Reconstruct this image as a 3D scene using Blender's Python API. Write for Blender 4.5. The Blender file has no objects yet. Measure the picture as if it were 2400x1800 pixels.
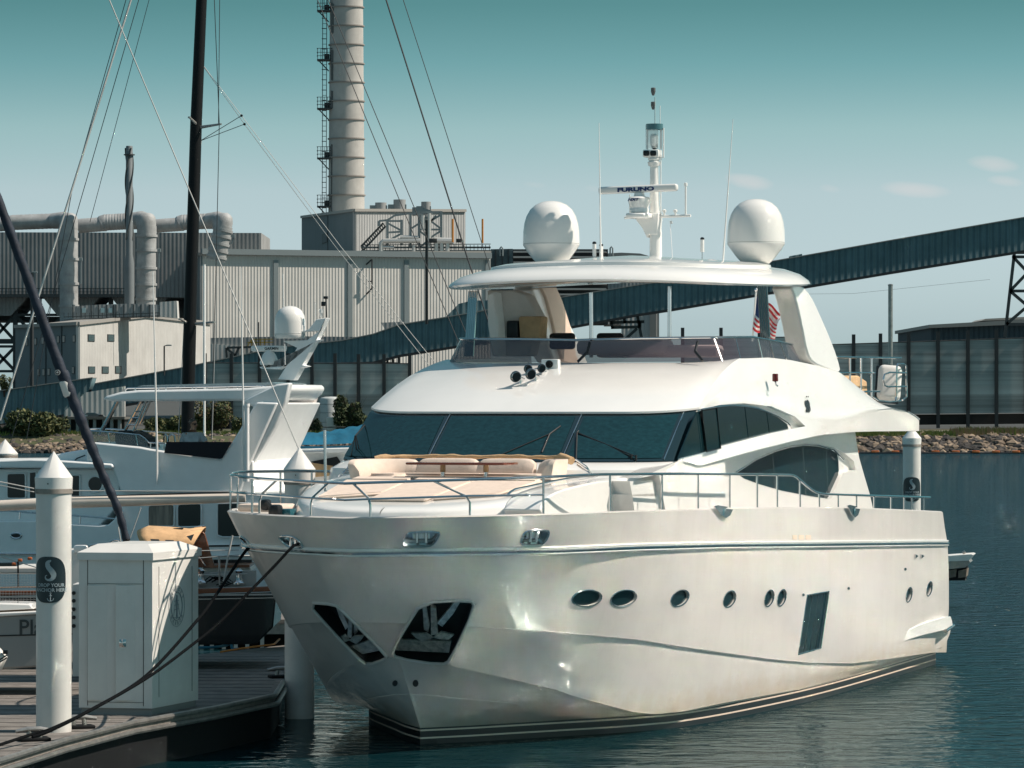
import bpy, bmesh, math, random
import numpy as np
from mathutils import Vector, Matrix
R = math.radians
random.seed(7); RNG = np.random.RandomState(5)
SC = bpy.context.scene
COL = SC.collection

# ---------------------------------------------------------------- camera, sky, sun, exposure
CH, F, CX, CY = 6.25, 9200.0, 1200.0, 936.0      # eye height (m), focal length in photo pixels, principal column, horizon row
cam = bpy.data.objects.new("camera", bpy.data.cameras.new("camera"))
COL.objects.link(cam)
cam.location = (0, 0, CH); cam.rotation_euler = (R(90), 0, 0)
cam.data.sensor_width = 36.0; cam.data.lens = 36.0 * F / 2400.0
cam.data.shift_y = (CY - 900.0) / 2400.0
cam.data.clip_start = 0.5; cam.data.clip_end = 6000.0
SC.camera = cam

SUN_AZ = Vector((1.0, -0.05, 0)).normalized()    # towards the sun, over ground
SUN_EL = R(47)
sd = Vector((SUN_AZ.x * math.cos(SUN_EL), SUN_AZ.y * math.cos(SUN_EL), math.sin(SUN_EL)))
sl = bpy.data.lights.new("sun", 'SUN'); sl.energy = 4.8; sl.angle = R(0.55); sl.color = (1.0, 0.885, 0.77)
sun = bpy.data.objects.new("sun", sl); COL.objects.link(sun)
sun.rotation_euler = sd.to_track_quat('Z', 'Y').to_euler(); sun.location = (40, -20, 60)

# colour grade of the photograph's sky against elevation (multiplies the sky model)
SKY_GRADE = [(0.0, (.545, .57, .57)), (.0093, (.633, .639, .597)), (.0202, (.844, .768, .670)), (.0365, (1.159, .986, .770)), (.0528, (1.33, 1.12, .80)),
             (.0691, (1.15, 1.15, .75)), (.0854, (.72, .98, .63)), (.1, (.50, .81, .50)), (.2, (.50, .80, .52)), (.45, (.6, .85, .60)), (.7, (.95, 1.1, .80)), (1.0, (1.4, 1.4, 1.05))]
SKQ, SKC = 20.0, 0.07
w = bpy.data.worlds.new("World"); SC.world = w; w.use_nodes = True
nt = w.node_tree; nt.nodes.clear()
def N(t, ty, **kw):
    n = t.nodes.new(ty)
    for k, v in kw.items():
        if k in n.inputs: n.inputs[k].default_value = v
        else: setattr(n, k, v)
    return n
sky = N(nt, 'ShaderNodeTexSky', sky_type='NISHITA', sun_disc=False, sun_elevation=SUN_EL,
        sun_rotation=math.atan2(SUN_AZ.x, SUN_AZ.y), altitude=0, air_density=1.0, dust_density=0.5, ozone_density=2.0)
bg = N(nt, 'ShaderNodeBackground', Strength=0.15)
wo = N(nt, 'ShaderNodeOutputWorld')
tint = N(nt, 'ShaderNodeMixRGB', blend_type='MULTIPLY'); tint.inputs[0].default_value = 1.0
tcw = N(nt, 'ShaderNodeTexCoord')
# the photograph's sky deepens quickly above the horizon: look the sky model up at a steeper elevation
sp0 = N(nt, 'ShaderNodeSeparateXYZ'); nt.links.new(tcw.outputs['Generated'], sp0.inputs[0])
def M0(op, a, b):
    m = N(nt, 'ShaderNodeMath', operation=op)
    for i, v in enumerate((a, b)):
        if isinstance(v, (int, float)): m.inputs[i].default_value = v
        else: nt.links.new(v, m.inputs[i])
    return m.outputs[0]
zup = M0('MAXIMUM', sp0.outputs[2], 0.0)
zz = M0('ADD', M0('ADD', M0('MULTIPLY', M0('MULTIPLY', zup, zup), SKQ), M0('MULTIPLY', zup, 1.5)), SKC)
lift = N(nt, 'ShaderNodeCombineXYZ'); nt.links.new(sp0.outputs[0], lift.inputs[0]); nt.links.new(sp0.outputs[1], lift.inputs[1]); nt.links.new(zz, lift.inputs[2])
nrm = N(nt, 'ShaderNodeVectorMath', operation='NORMALIZE'); nt.links.new(lift.outputs[0], nrm.inputs[0]); nt.links.new(nrm.outputs[0], sky.inputs[0])
# a few small thin clouds low over the horizon
sepw = N(nt, 'ShaderNodeSeparateXYZ'); nt.links.new(tcw.outputs['Generated'], sepw.inputs[0])
mpw = N(nt, 'ShaderNodeMapping'); mpw.inputs['Scale'].default_value = (26, 26, 60)
nt.links.new(tcw.outputs['Generated'], mpw.inputs[0])
nz = N(nt, 'ShaderNodeTexNoise', Scale=1.0, Detail=4.0, Roughness=0.6); nt.links.new(mpw.outputs[0], nz.inputs[0])
CLOUDS = [(1752, 425, 66, 22, .42), (2145, 445, 80, 18, .26), (2330, 385, 58, 18, .24), (2360, 425, 44, 13, .2), (1945, 442, 26, 10, .12), (1490, 428, 30, 9, .15), (1390, 442, 25, 9, .09), (1255, 434, 30, 8, .08)]
acc = None
def M2(op, a, b=None, c=None):
    m = N(nt, 'ShaderNodeMath', operation=op)
    for i, v in enumerate((a, b, c)):
        if v is None: continue
        if isinstance(v, (int, float)): m.inputs[i].default_value = v
        else: nt.links.new(v, m.inputs[i])
    return m.outputs[0]
vx = M2('DIVIDE', sepw.outputs[0], sepw.outputs[1]); vz = M2('DIVIDE', sepw.outputs[2], sepw.outputs[1])
front = M2('GREATER_THAN', sepw.outputs[1], 0.1)
tr = N(nt, 'ShaderNodeMath', operation='POWER'); tr.inputs[1].default_value = 0.5; nt.links.new(M2('MAXIMUM', sepw.outputs[2], 0.0), tr.inputs[0])
rmp = N(nt, 'ShaderNodeValToRGB'); nt.links.new(tr.outputs[0], rmp.inputs[0]); nt.links.new(rmp.outputs[0], tint.inputs[2])
while len(rmp.color_ramp.elements) < len(SKY_GRADE): rmp.color_ramp.elements.new(0.5)
for e, (zpos, c) in zip(rmp.color_ramp.elements, SKY_GRADE): e.position = zpos ** 0.5; e.color = (*[q / 2.4 for q in c], 1)
nf = M2('SUBTRACT', nz.outputs[0], 0.5)
for (px, py, rx, ry, amp) in CLOUDS:
    dx = M2('DIVIDE', M2('SUBTRACT', vx, (px - CX) / F), rx / F)
    dz = M2('ADD', M2('DIVIDE', M2('SUBTRACT', vz, (CY - py) / F), ry / F), M2('MULTIPLY', dx, 0.35))
    r2 = M2('ADD', M2('MULTIPLY', dx, dx), M2('MULTIPLY', dz, dz))
    v = M2('MULTIPLY', M2('MAXIMUM', M2('SUBTRACT', M2('ADD', 1.0, M2('MULTIPLY', nf, 2.6)), r2), 0.0), amp)
    acc = v if acc is None else M2('ADD', acc, v)
acc = M2('MULTIPLY', M2('MINIMUM', acc, 0.6), front)
cm = N(nt, 'ShaderNodeMixRGB'); cm.inputs[2].default_value = (2.25, 2.0, 1.95, 1)
nt.links.new(acc, cm.inputs[0])
nt.links.new(sky.outputs[0], tint.inputs[1]); nt.links.new(tint.outputs[0], cm.inputs[1])
gain = N(nt, 'ShaderNodeMixRGB', blend_type='MULTIPLY'); gain.inputs[0].default_value = 1.0; gain.inputs[2].default_value = (2.0, 2.0, 2.0, 1)
nt.links.new(cm.outputs[0], gain.inputs[1]); nt.links.new(gain.outputs[0], bg.inputs[0]); nt.links.new(bg.outputs[0], wo.inputs[0])
SC.view_settings.view_transform = 'Standard'; SC.view_settings.look = 'None'
SC.view_settings.exposure = 0.27; SC.view_settings.gamma = 1.0
SC.cycles.use_denoising = True
SC.cycles.max_bounces = 7; SC.cycles.glossy_bounces = 4; SC.cycles.transparent_max_bounces = 12
SC.cycles.sample_clamp_indirect = 0.0; SC.cycles.blur_glossy = 0.0

# ---------------------------------------------------------------- materials
MATS = {}
def mat(name, col, rough=0.5, metal=0.0, var=0.0, vscale=3.0, bump=0.0, bscale=20.0, spec=0.5, coat=0.0, alpha=1.0, vstretch=(1, 1, 1), corr=None, col2=None, trans=0.0, ior=1.45, streak=0.0):
    if name in MATS: return MATS[name]
    m = bpy.data.materials.new(name); m.use_nodes = True; t = m.node_tree
    b = t.nodes['Principled BSDF']; L = t.links.new
    b.inputs['Base Color'].default_value = (*col, 1); b.inputs['Roughness'].default_value = rough
    b.inputs['Metallic'].default_value = metal; b.inputs['Specular IOR Level'].default_value = spec
    b.inputs['Coat Weight'].default_value = coat; b.inputs['Coat Roughness'].default_value = 0.04
    b.inputs['Alpha'].default_value = alpha; b.inputs['Transmission Weight'].default_value = trans; b.inputs['IOR'].default_value = ior
    tc = N(t, 'ShaderNodeTexCoord'); mp = N(t, 'ShaderNodeMapping'); L(tc.outputs['Object'], mp.inputs[0])
    mp.inputs['Scale'].default_value = vstretch
    last = None
    if var > 0 or col2 is not None:
        n1 = N(t, 'ShaderNodeTexNoise', Scale=vscale, Detail=7.0, Roughness=0.62); L(mp.outputs[0], n1.inputs[0])
        rr = N(t, 'ShaderNodeMapRange'); rr.inputs[1].default_value = 0.35; rr.inputs[2].default_value = 0.65
        L(n1.outputs[0], rr.inputs[0])
        mx = N(t, 'ShaderNodeMixRGB'); L(rr.outputs[0], mx.inputs[0])
        c2 = col2 if col2 is not None else tuple(min(1, c * (1 + var)) for c in col)
        c1 = tuple(c * (1 - var) for c in col)
        mx.inputs[1].default_value = (*c1, 1); mx.inputs[2].default_value = (*c2, 1)
        last = mx.outputs[0]
    if streak > 0:                                   # weather streaks running down
        ms = N(t, 'ShaderNodeMapping'); L(tc.outputs['Object'], ms.inputs[0]); ms.inputs['Scale'].default_value = (1.6, 1.6, 0.12)
        n3 = N(t, 'ShaderNodeTexNoise', Scale=2.2, Detail=6.0, Roughness=0.7); L(ms.outputs[0], n3.inputs[0])
        r3 = N(t, 'ShaderNodeMapRange'); r3.inputs[1].default_value = 0.5; r3.inputs[2].default_value = 0.8
        r3.inputs[3].default_value = 0.0; r3.inputs[4].default_value = streak
        L(n3.outputs[0], r3.inputs[0])
        m3 = N(t, 'ShaderNodeMixRGB'); L(r3.outputs[0], m3.inputs[0])
        if last: L(last, m3.inputs[1])
        else: m3.inputs[1].default_value = (*col, 1)
        m3.inputs[2].default_value = (col[0] * .45, col[1] * .4, col[2] * .33, 1); last = m3.outputs[0]
    if name == 'hull_gelcoat':                        # tan scum line that creeps up from the water in patches
        sz = N(t, 'ShaderNodeSeparateXYZ'); L(tc.outputs['Object'], sz.inputs[0]); ng = N(t, 'ShaderNodeTexNoise', Scale=1.7, Detail=7.0, Roughness=.7); L(tc.outputs['Object'], ng.inputs[0])
        ad = N(t, 'ShaderNodeMath', operation='MULTIPLY_ADD'); L(ng.outputs[0], ad.inputs[0]); ad.inputs[1].default_value = -1.5; L(sz.outputs[2], ad.inputs[2])
        rz = N(t, 'ShaderNodeMapRange'); rz.inputs[1].default_value = -.45; rz.inputs[2].default_value = .10; rz.inputs[3].default_value = .55; rz.inputs[4].default_value = 0; L(ad.outputs[0], rz.inputs[0])
        mz = N(t, 'ShaderNodeMixRGB'); L(rz.outputs[0], mz.inputs[0]); L(last, mz.inputs[1]); mz.inputs[2].default_value = (.42, .33, .22, 1); last = mz.outputs[0]
    if last: L(last, b.inputs['Base Color'])
    hs = []
    if bump > 0:
        n2 = N(t, 'ShaderNodeTexNoise', Scale=bscale, Detail=5.0); L(mp.outputs[0], n2.inputs[0]); hs.append((n2.outputs[0], bump))
    if corr:                                          # (axis, pitch, depth) corrugation as real relief
        sx = N(t, 'ShaderNodeSeparateXYZ'); L(tc.outputs['Object'], sx.inputs[0])
        mm = N(t, 'ShaderNodeMath', operation='MULTIPLY'); L(sx.outputs[corr[0]], mm.inputs[0]); mm.inputs[1].default_value = 2 * math.pi / corr[1]
        s = N(t, 'ShaderNodeMath', operation='SINE'); L(mm.outputs[0], s.inputs[0])
        hs.append((s.outputs[0], corr[2]))
    prev = None
    for h, st in hs:
        bn = N(t, 'ShaderNodeBump'); bn.inputs['Distance'].default_value = st; bn.inputs['Strength'].default_value = 1.0
        L(h, bn.inputs['Height'])
        if prev: L(prev, bn.inputs['Normal'])
        prev = bn.outputs[0]
    if prev: L(prev, b.inputs['Normal'])
    MATS[name] = m; return m

# ---------------------------------------------------------------- mesh helper
class MB:
    def __init__(s): s.v = []; s.f = []; s.m = []
    def add(s, vs, fs, mi=0):
        o = len(s.v); s.v += [tuple(map(float, v)) for v in vs]; s.f += [tuple(o + i for i in f) for f in fs]; s.m += [mi] * len(fs); return s
    def box(s, c, d, mi=0, M=None):
        x, y, z = (q / 2 for q in d); vs = [Vector((sx * x, sy * y, sz * z)) for sx in (-1, 1) for sy in (-1, 1) for sz in (-1, 1)]
        if M is not None: vs = [M @ v for v in vs]
        vs = [v + Vector(c) for v in vs]
        return s.add(vs, [(0, 1, 3, 2), (4, 6, 7, 5), (0, 4, 5, 1), (2, 3, 7, 6), (0, 2, 6, 4), (1, 5, 7, 3)], mi)
    def rbox(s, c, d, r=0.03, mi=0, M=None, seg=2, top=None):
        bm = bmesh.new(); bmesh.ops.create_cube(bm, size=1)
        for v in bm.verts:
            v.co = Vector((v.co.x * d[0], v.co.y * d[1], v.co.z * d[2]))
            if top and v.co.z > 0: v.co.x *= top[0]; v.co.y *= top[1]
        bmesh.ops.bevel(bm, geom=list(bm.edges), offset=r, segments=seg, affect='EDGES', profile=0.5)
        bm.verts.ensure_lookup_table()
        vs = [((M @ v.co) if M is not None else v.co) + Vector(c) for v in bm.verts]
        fs = [[v.index for v in f.verts] for f in bm.faces]; bm.free(); return s.add(vs, fs, mi)
    def beam(s, a, b, w, h=None, mi=0):              # square bar from a to b
        a, b = Vector(a), Vector(b); h = h or w; d = b - a
        if d.length < 1e-6: return s
        q = d.to_track_quat('Z', 'Y').to_matrix() if abs(d.normalized().z) > .99 else Matrix((d.normalized().cross(Vector((0, 0, 1))).normalized(), Vector((0, 0, 0)), d.normalized())).transposed()
        if abs(d.normalized().z) <= .99:
            ax = d.normalized().cross(Vector((0, 0, 1))).normalized(); ay = d.normalized().cross(ax).normalized()
            q = Matrix((ax, ay, d.normalized())).transposed()
        return s.box((a + b) / 2, (w, h, d.length), mi, q)
    def tube(s, pts, r, n=8, mi=0, cap=True, close=False):
        pts = [Vector(p) for p in pts]; k = len(pts); rs = r if hasattr(r, '__len__') else [r] * k
        vs = []; up = None
        for i, p in enumerate(pts):
            if close: t = pts[(i + 1) % k] - pts[i - 1]
            else: t = (pts[min(i + 1, k - 1)] - pts[max(i - 1, 0)])
            t = t.normalized() if t.length > 0 else Vector((0, 0, 1))
            if up is None: up = Vector((0, 0, 1)) if abs(t.z) < .9 else Vector((1, 0, 0))
            a = t.cross(up)
            if a.length < 1e-4: a = t.cross(Vector((0, 1, 0)))
            a.normalize(); b = a.cross(t).normalized(); up = b
            for j in range(n):
                th = 2 * math.pi * j / n; vs.append(p + (a * math.cos(th) + b * math.sin(th)) * rs[i])
        fs = []
        for i in range(k if close else k - 1):
            for j in range(n):
                i2 = (i + 1) % k
                fs.append((i * n + j, i * n + (j + 1) % n, i2 * n + (j + 1) % n, i2 * n + j))
        if cap and not close: fs += [tuple(range(n))[::-1], tuple((k - 1) * n + j for j in range(n))]
        return s.add(vs, fs, mi)
    def lathe(s, prof, c=(0, 0, 0), n=32, mi=0, M=None, cap=True):   # prof: (radius, height)
        vs = []; k = len(prof)
        for (r, z) in prof:
            for j in range(n):
                th = 2 * math.pi * j / n; v = Vector((max(r, 1e-4) * math.cos(th), max(r, 1e-4) * math.sin(th), z))
                if M is not None: v = M @ v
                vs.append(v + Vector(c))
        fs = [(i * n + j, i * n + (j + 1) % n, (i + 1) * n + (j + 1) % n, (i + 1) * n + j) for i in range(k - 1) for j in range(n)]
        if cap: fs += [tuple(range(n))[::-1], tuple((k - 1) * n + j for j in range(n))]
        return s.add(vs, fs, mi)
    def prism(s, poly, off, mi=0):                   # closed polygon (3-D points) pushed along off
        poly = [Vector(p) for p in poly]; off = Vector(off); n = len(poly)
        vs = poly + [p + off for p in poly]
        fs = [tuple(range(n))[::-1], tuple(range(n, 2 * n))] + [(i, (i + 1) % n, n + (i + 1) % n, n + i) for i in range(n)]
        return s.add(vs, fs, mi)
    def grid(s, P, mi=0, closeu=False):               # P[r][c] -> quads
        r, c = len(P), len(P[0]); vs = [p for row in P for p in row]; fs = []
        for i in range(r - 1):
            m = []
            for j in range(c if closeu else c - 1):
                j2 = (j + 1) % c; fs.append((i * c + j, i * c + j2, (i + 1) * c + j2, (i + 1) * c + j))
        return s.add(vs, fs, mi)
    def build(s, name, mats, parent=None, smooth=35, loc=None, bevel=0, recalc=True, merge=1e-4):
        me = bpy.data.meshes.new(name); me.from_pydata(s.v, [], s.f)
        if not isinstance(mats, (list, tuple)): mats = [mats]
        for m in mats: me.materials.append(m)
        me.polygons.foreach_set('material_index', s.m)
        if merge or recalc:
            bm = bmesh.new(); bm.from_mesh(me)
            if merge: bmesh.ops.remove_doubles(bm, verts=bm.verts, dist=merge)
            if recalc: bmesh.ops.recalc_face_normals(bm, faces=bm.faces)
            bm.to_mesh(me); bm.free()
        if smooth:
            me.polygons.foreach_set('use_smooth', [True] * len(me.polygons)); me.set_sharp_from_angle(angle=R(smooth))
        o = bpy.data.objects.new(name, me); COL.objects.link(o)
        if parent: o.parent = parent
        if loc is not None: o.location = loc
        if bevel:
            b = o.modifiers.new('bevel', 'BEVEL'); b.width = bevel; b.segments = 2; b.limit_method = 'ANGLE'; b.angle_limit = R(40)
        return o
def tag(o, label=None, cat=None, group=None, kind=None):
    for k, v in (('label', label), ('category', cat), ('group', group), ('kind', kind)):
        if v: o[k] = v
    return o
def empty(name, loc=(0, 0, 0), rz=0.0, label=None, cat=None, group=None):
    o = bpy.data.objects.new(name, None); COL.objects.link(o); o.location = loc; o.rotation_euler = (0, 0, rz); o.empty_display_size = .2
    return tag(o, label, cat, group)
def copy_tree(o, parent=None):
    c = o.copy(); COL.objects.link(c); c.parent = parent
    for ch in list(o.children): copy_tree(ch, c)
    return c
def W(px, py, Y): return Vector(((px - CX) * Y / F, Y, CH - (py - CY) * Y / F))
def spl(pts, n):                                      # Catmull-Rom resample by chord length
    P = np.array(pts, float); k = len(P)
    E = np.vstack([2 * P[0] - P[1], P, 2 * P[-1] - P[-2]]); out = []
    for i in range(k - 1):
        for t in np.linspace(0, 1, 16, endpoint=False):
            a, b, c, d = E[i], E[i + 1], E[i + 2], E[i + 3]
            out.append(0.5 * ((2 * b) + (c - a) * t + (2 * a - 5 * b + 4 * c - d) * t * t + (3 * b - a - 3 * c + d) * t ** 3))
    out.append(P[-1]); out = np.array(out)
    s = np.r_[0, np.cumsum(np.linalg.norm(np.diff(out, axis=0), axis=1))]; u = np.linspace(0, s[-1], n) if np.isscalar(n) else np.array(n) * s[-1]
    return np.stack([np.interp(u, s, out[:, j]) for j in range(out.shape[1])], 1)
def to_mesh_applied(o):                               # bake modifiers into the mesh
    dg = bpy.context.evaluated_depsgraph_get(); me = bpy.data.meshes.new_from_object(o.evaluated_get(dg)); o.modifiers.clear(); o.data = me
def text_mesh(body, name, size, mats, parent=None, M=None, ext=0.004, bold=0.0, align='CENTER', shear=0.0, sx=1.0):
    cu = bpy.data.curves.new(name, 'FONT'); cu.body = body; cu.size = size; cu.extrude = ext; cu.offset = bold; cu.align_x = align; cu.align_y = 'CENTER'; cu.shear = shear; cu.resolution_u = 3
    t = bpy.data.objects.new(name, cu); COL.objects.link(t)
    dg = bpy.context.evaluated_depsgraph_get(); me = bpy.data.meshes.new_from_object(t.evaluated_get(dg)); bpy.data.objects.remove(t)
    me.transform(Matrix.Diagonal((sx, 1, 1, 1)))
    if M is not None: me.transform(M)
    me.materials.clear(); me.materials.append(mats); me.name = name
    o = bpy.data.objects.new(name, me); COL.objects.link(o); o.parent = parent; return o

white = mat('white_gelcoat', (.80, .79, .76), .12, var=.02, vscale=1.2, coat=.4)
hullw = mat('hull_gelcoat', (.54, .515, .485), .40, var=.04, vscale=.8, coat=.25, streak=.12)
offw = mat('off_white', (.72, .70, .66), .35, var=.04)
steel = mat('polished_steel', (.62, .62, .62), .12, metal=1.0, var=.05)
black = mat('black_paint', (.012, .014, .016), .35)
rubber = mat('black_rubber', (.015, .016, .018), .6)
glassd = mat('tinted_glass', (.006, .024, .030), .05, spec=.16)
glassw = mat('windscreen_glass', (.008, .036, .044), .04, spec=.28, var=.22, vscale=9, vstretch=(1, 1, 2.5))
beigec = mat('beige_cushion', (.68, .56, .47), .8, var=.06, vscale=6, bump=.004, bscale=14)
canvas = mat('tan_canvas', (.55, .36, .20), .85, var=.12, vscale=5, bump=.012, bscale=9)
cream = mat('cream_panel', (.66, .52, .42), .45, var=.04)
# ---------------------------------------------------------------- the big white yacht
TH = R(21); ST = (-1.661, 71.075)                     # heading, stem at the waterline
sT, cT = math.sin(TH), math.cos(TH)
YL = "large white motor yacht moored bow-on in the foreground with radar mast and two domes"
yacht = empty('motor_yacht', (ST[0], ST[1], 0), math.atan2(-cT, -sT), YL, 'yacht')
def wld(a, w): return ST[0] + a * sT + w * cT, ST[1] + a * cT - w * sT
def pj(a, w, z):
    X, Y = wld(a, w); return CX + F * X / Y, CY - F * (z - CH) / Y
def zat(a, w, py):
    X, Y = wld(a, w); return CH - (py - CY) * Y / F
def Lw(a, w, z): return Vector((-a, w, z))
def PW(px, py, wv):                                   # photo pixel -> point on the yacht plane at that distance from the centreline
    k = (px - CX) / F
    a = (k * (ST[1] - wv * sT) - ST[0] - wv * cT) / (sT - k * cT)
    return Vector((-a, wv, zat(a, wv, py)))
def PA(px, py, a):                                    # ... on the cross plane a metres aft of the stem
    k = (px - CX) / F
    wv = (k * (ST[1] + a * cT) - ST[0] - a * sT) / (cT + k * sT)
    return Vector((-a, wv, zat(a, wv, py)))
def PZ(px, py, z):
    Y = (CH - z) * F / (py - CY); X = (px - CX) * Y / F; dx, dy = X - ST[0], Y - ST[1]
    return Vector((-(dx * sT + dy * cT), dx * cT - dy * sT, z))

NC = 150
US = np.linspace(0, 1, NC) ** 1.35
def row(plan, img, dz=0.0):
    p = spl(plan, US); out = []
    xs, ys = zip(*img)
    for a, wv in p:
        if wv < 0: wv = 0
        px = pj(a, wv, 3)[0]; out.append((a, wv, zat(a, wv, float(np.interp(px, xs, ys))) + dz))
    return np.array(out)
END = 24.3
gG = [(-3.5, 0), (-3.46, .6), (-3.28, 1.3), (-2.9, 2.0), (-2.3, 2.62), (-1.5, 3.15), (-.4, 3.5), (1.2, 3.72), (4.4, 3.82), (10, 3.85), (18, 3.75), (END, 3.45)]
gR = [(-3.05, 0), (-3.0, .6), (-2.8, 1.3), (-2.4, 1.95), (-1.85, 2.5), (-1.05, 3.02), (0, 3.38), (1.5, 3.62), (4.4, 3.78), (10, 3.85), (18, 3.75), (END, 3.47)]
gK = [(-1.95, 0), (-1.88, .65), (-1.62, 1.3), (-1.05, 1.98), (-.2, 2.52), (.9, 2.95), (2.3, 3.28), (4.2, 3.55), (6, 3.67), (9, 3.75), (12, 3.8), (18, 3.7), (END, 3.42)]
gC = [(-1.15, 0), (-1.05, .5), (-.7, 1.08), (-.1, 1.6), (.7, 2.12), (1.5, 2.5), (2.6, 2.87), (3.8, 3.13), (5, 3.35), (7.6, 3.55), (11.6, 3.68), (16, 3.6), (END, 3.2)]
gB = [(0, 0), (.8, .64), (1.6, 1.17), (2.5, 1.78), (3.6, 2.5), (4.5, 2.93), (5.4, 3.22), (7.6, 3.48), (11.6, 3.65), (16, 3.57), (END, 3.16)]
rG = row(gG, [(717, 1216), (1000, 1213.5), (1300, 1207), (1440, 1201.5), (1560, 1197.5), (1700, 1193), (1900, 1191), (2000, 1191.5), (2190, 1199.5)])
rR = row(gR, [(717, 1298), (900, 1296), (1100, 1294), (1300, 1290.5), (1500, 1282.6), (1700, 1277.5), (1900, 1276), (2210, 1272.5)])
rK = row(gK, [(885, 1459), (1000, 1463), (1096, 1467.7), (1200, 1475), (1300, 1481.6), (1500, 1499.6), (1600, 1516), (1700, 1530), (1800, 1544), (1900, 1553.5), (2000, 1555), (2100, 1542), (2190, 1529)])
rC = row(gC, [(925, 1535), (1010, 1549), (1042, 1558), (1185, 1589), (1300, 1616), (1340, 1630), (1480, 1668), (1530, 1674), (1600, 1667), (1700, 1646), (1880, 1614), (2000, 1581), (2190, 1525)])
rB = row(gB, [(992, 1712)] ); rB[:, 2] = .30
def off(rw, d):                                       # inset a plan row
    q = rw.copy(); t = np.gradient(rw[:, :2], axis=0); t /= np.linalg.norm(t, axis=1)[:, None] + 1e-9
    q[:, 0] += d * t[:, 1]; q[:, 1] -= d * t[:, 0]; q[:, 1] = np.maximum(q[:, 1], 0); q[0, 1] = 0; return q
def mid(A, B, t, bow=0.0, aft=0.0, aft_r=0.0):
    q = A * (1 - t) + B * t; s = 4 * t * (1 - t); k = np.exp(-((US) / .35) ** 2)
    q[1:, 1] += (s * (bow * k + aft * (1 - k)))[1:]; q[:, 1] = np.maximum(q[:, 1], 0); return q
def zr(rw, z, dw=0.0):
    q = off(rw, -dw) if dw else rw.copy(); q[:, 2] = z; return q
deck_z = lambda rw: rw[:, 2] - np.interp(-rw[:, 0], [-24, -3, 1.5, 3.5], [.75, .62, .10, .06])[::1]
G_in = off(rG, .13)
Gd = G_in.copy(); Gd[:, 2] = rG[:, 2] - np.interp(rG[:, 0], [-3.5, -1.5, 3, 24], [.10, .14, .62, .75])
cen = Gd.copy(); cen[:, 1] = 0
kst = off(rK, .05); kst[:, 2] -= .012
cst = off(rC, .11); cst[:, 2] -= .02
fadeC = np.clip((4.6 - rC[:, 0]) / 1.2, 0, 1)[:, None]; cst = rC * (1 - fadeC) + cst * fadeC; cst[:, 2] = np.where(fadeC[:, 0] < 1, np.minimum(cst[:, 2], rC[:, 2] - .006), cst[:, 2])
c2 = mid(cst, rB, .52, .0, 0); k2 = np.clip((rC[:, 0] - .2) / .8, 0, 1) * np.clip((3.0 - rC[:, 0]) / 1.0, 0, 1)
c2[:, 1] += .13 * k2; c3 = c2.copy(); c3[:, 1] -= .10 * k2; c3[:, 2] -= .015
c3[:, 1] = np.maximum(c3[:, 1], 0)
rowsH = [cen, Gd, G_in, off(rG, .04) + [0, 0, .025], rG, mid(rG, rR, .5), rR,
         mid(rR, rK, .2, -.03, .02), mid(rR, rK, .4, -.04, .03), mid(rR, rK, .6, -.04, .04), mid(rR, rK, .8, -.03, .03), rK,
         kst, mid(kst, rC, .33, 0, .03), mid(kst, rC, .66, 0, .03), rC, cst, mid(cst, c2, .5), c2, c3, mid(c3, rB, .5), rB,
         zr(rB, .27), zr(rB, .24), zr(rB, .13), zr(rB, .10), zr(rB, -.02), zr(off(rB, .5), -.7)]
keel = rowsH[-1].copy(); keel[:, 1] = 0; keel[:, 2] = -.9; rowsH.append(keel)
for q in rowsH: q[0, 1] = 0
# the transom rakes: pull the upper rows forward at the very stern
for q in rowsH:
    z = q[:, 2]; k = np.clip((q[:, 0] - 21.5) / (END - 21.5), 0, 1) ** 2
    q[:, 0] -= k * np.clip((z - 2.7) / .8, 0, 1) * .45
hm = MB()
bandm = {22: 2, 21: 1, 23: 1, 24: 2, 25: 1, 26: 1, 27: 1}
for i in range(len(rowsH) - 1):
    mi = bandm.get(i, 0)
    A, B = rowsH[i], rowsH[i + 1]
    for sg in (1, -1):
        hm.grid([[(-a, sg * b, c) for a, b, c in A], [(-a, sg * b, c) for a, b, c in B]], mi)
loop = [(-q[-1, 0], q[-1, 1], q[-1, 2]) for q in rowsH] + [(-q[-1, 0], -q[-1, 1], q[-1, 2]) for q in rowsH[::-1]]
hm.add(loop, [tuple(range(len(loop)))])
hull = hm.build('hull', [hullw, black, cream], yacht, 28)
bm = bmesh.new(); bm.from_mesh(hull.data); bmesh.ops.dissolve_degenerate(bm, dist=1e-5, edges=bm.edges); bm.to_mesh(hull.data); bm.free()

def hull_pt(px, py):                                  # where the sight line meets the port (or starboard) hull side
    o = yacht_inv @ Vector((0, 0, CH)); d = (yacht_inv.to_3x3() @ Vector(((px - CX) / F, 1, -(py - CY) / F))).normalized()
    ok, p, n, _ = hull.ray_cast(o, d)
    return (p, n) if ok else (None, None)
yacht_inv = (Matrix.Translation((ST[0], ST[1], 0)) @ Matrix.Rotation(math.atan2(-cT, -sT), 4, 'Z')).inverted()
from mathutils.bvhtree import BVHTree
from mathutils.geometry import tessellate_polygon
def bvh_of(o): return BVHTree.FromPolygons([v.co for v in o.data.vertices], [tuple(p.vertices) for p in o.data.polygons])
hull_b = bvh_of(hull)
EYE = yacht_inv @ Vector((0, 0, CH)); RI = yacht_inv.to_3x3()
def hit(tree, px, py):
    d = (RI @ Vector(((px - CX) / F, 1, -(py - CY) / F))).normalized()
    p, n, i, t = tree.ray_cast(EYE, d)
    if p is None: return None, None
    if n.dot(d) > 0: n = -n
    return p, n
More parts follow.
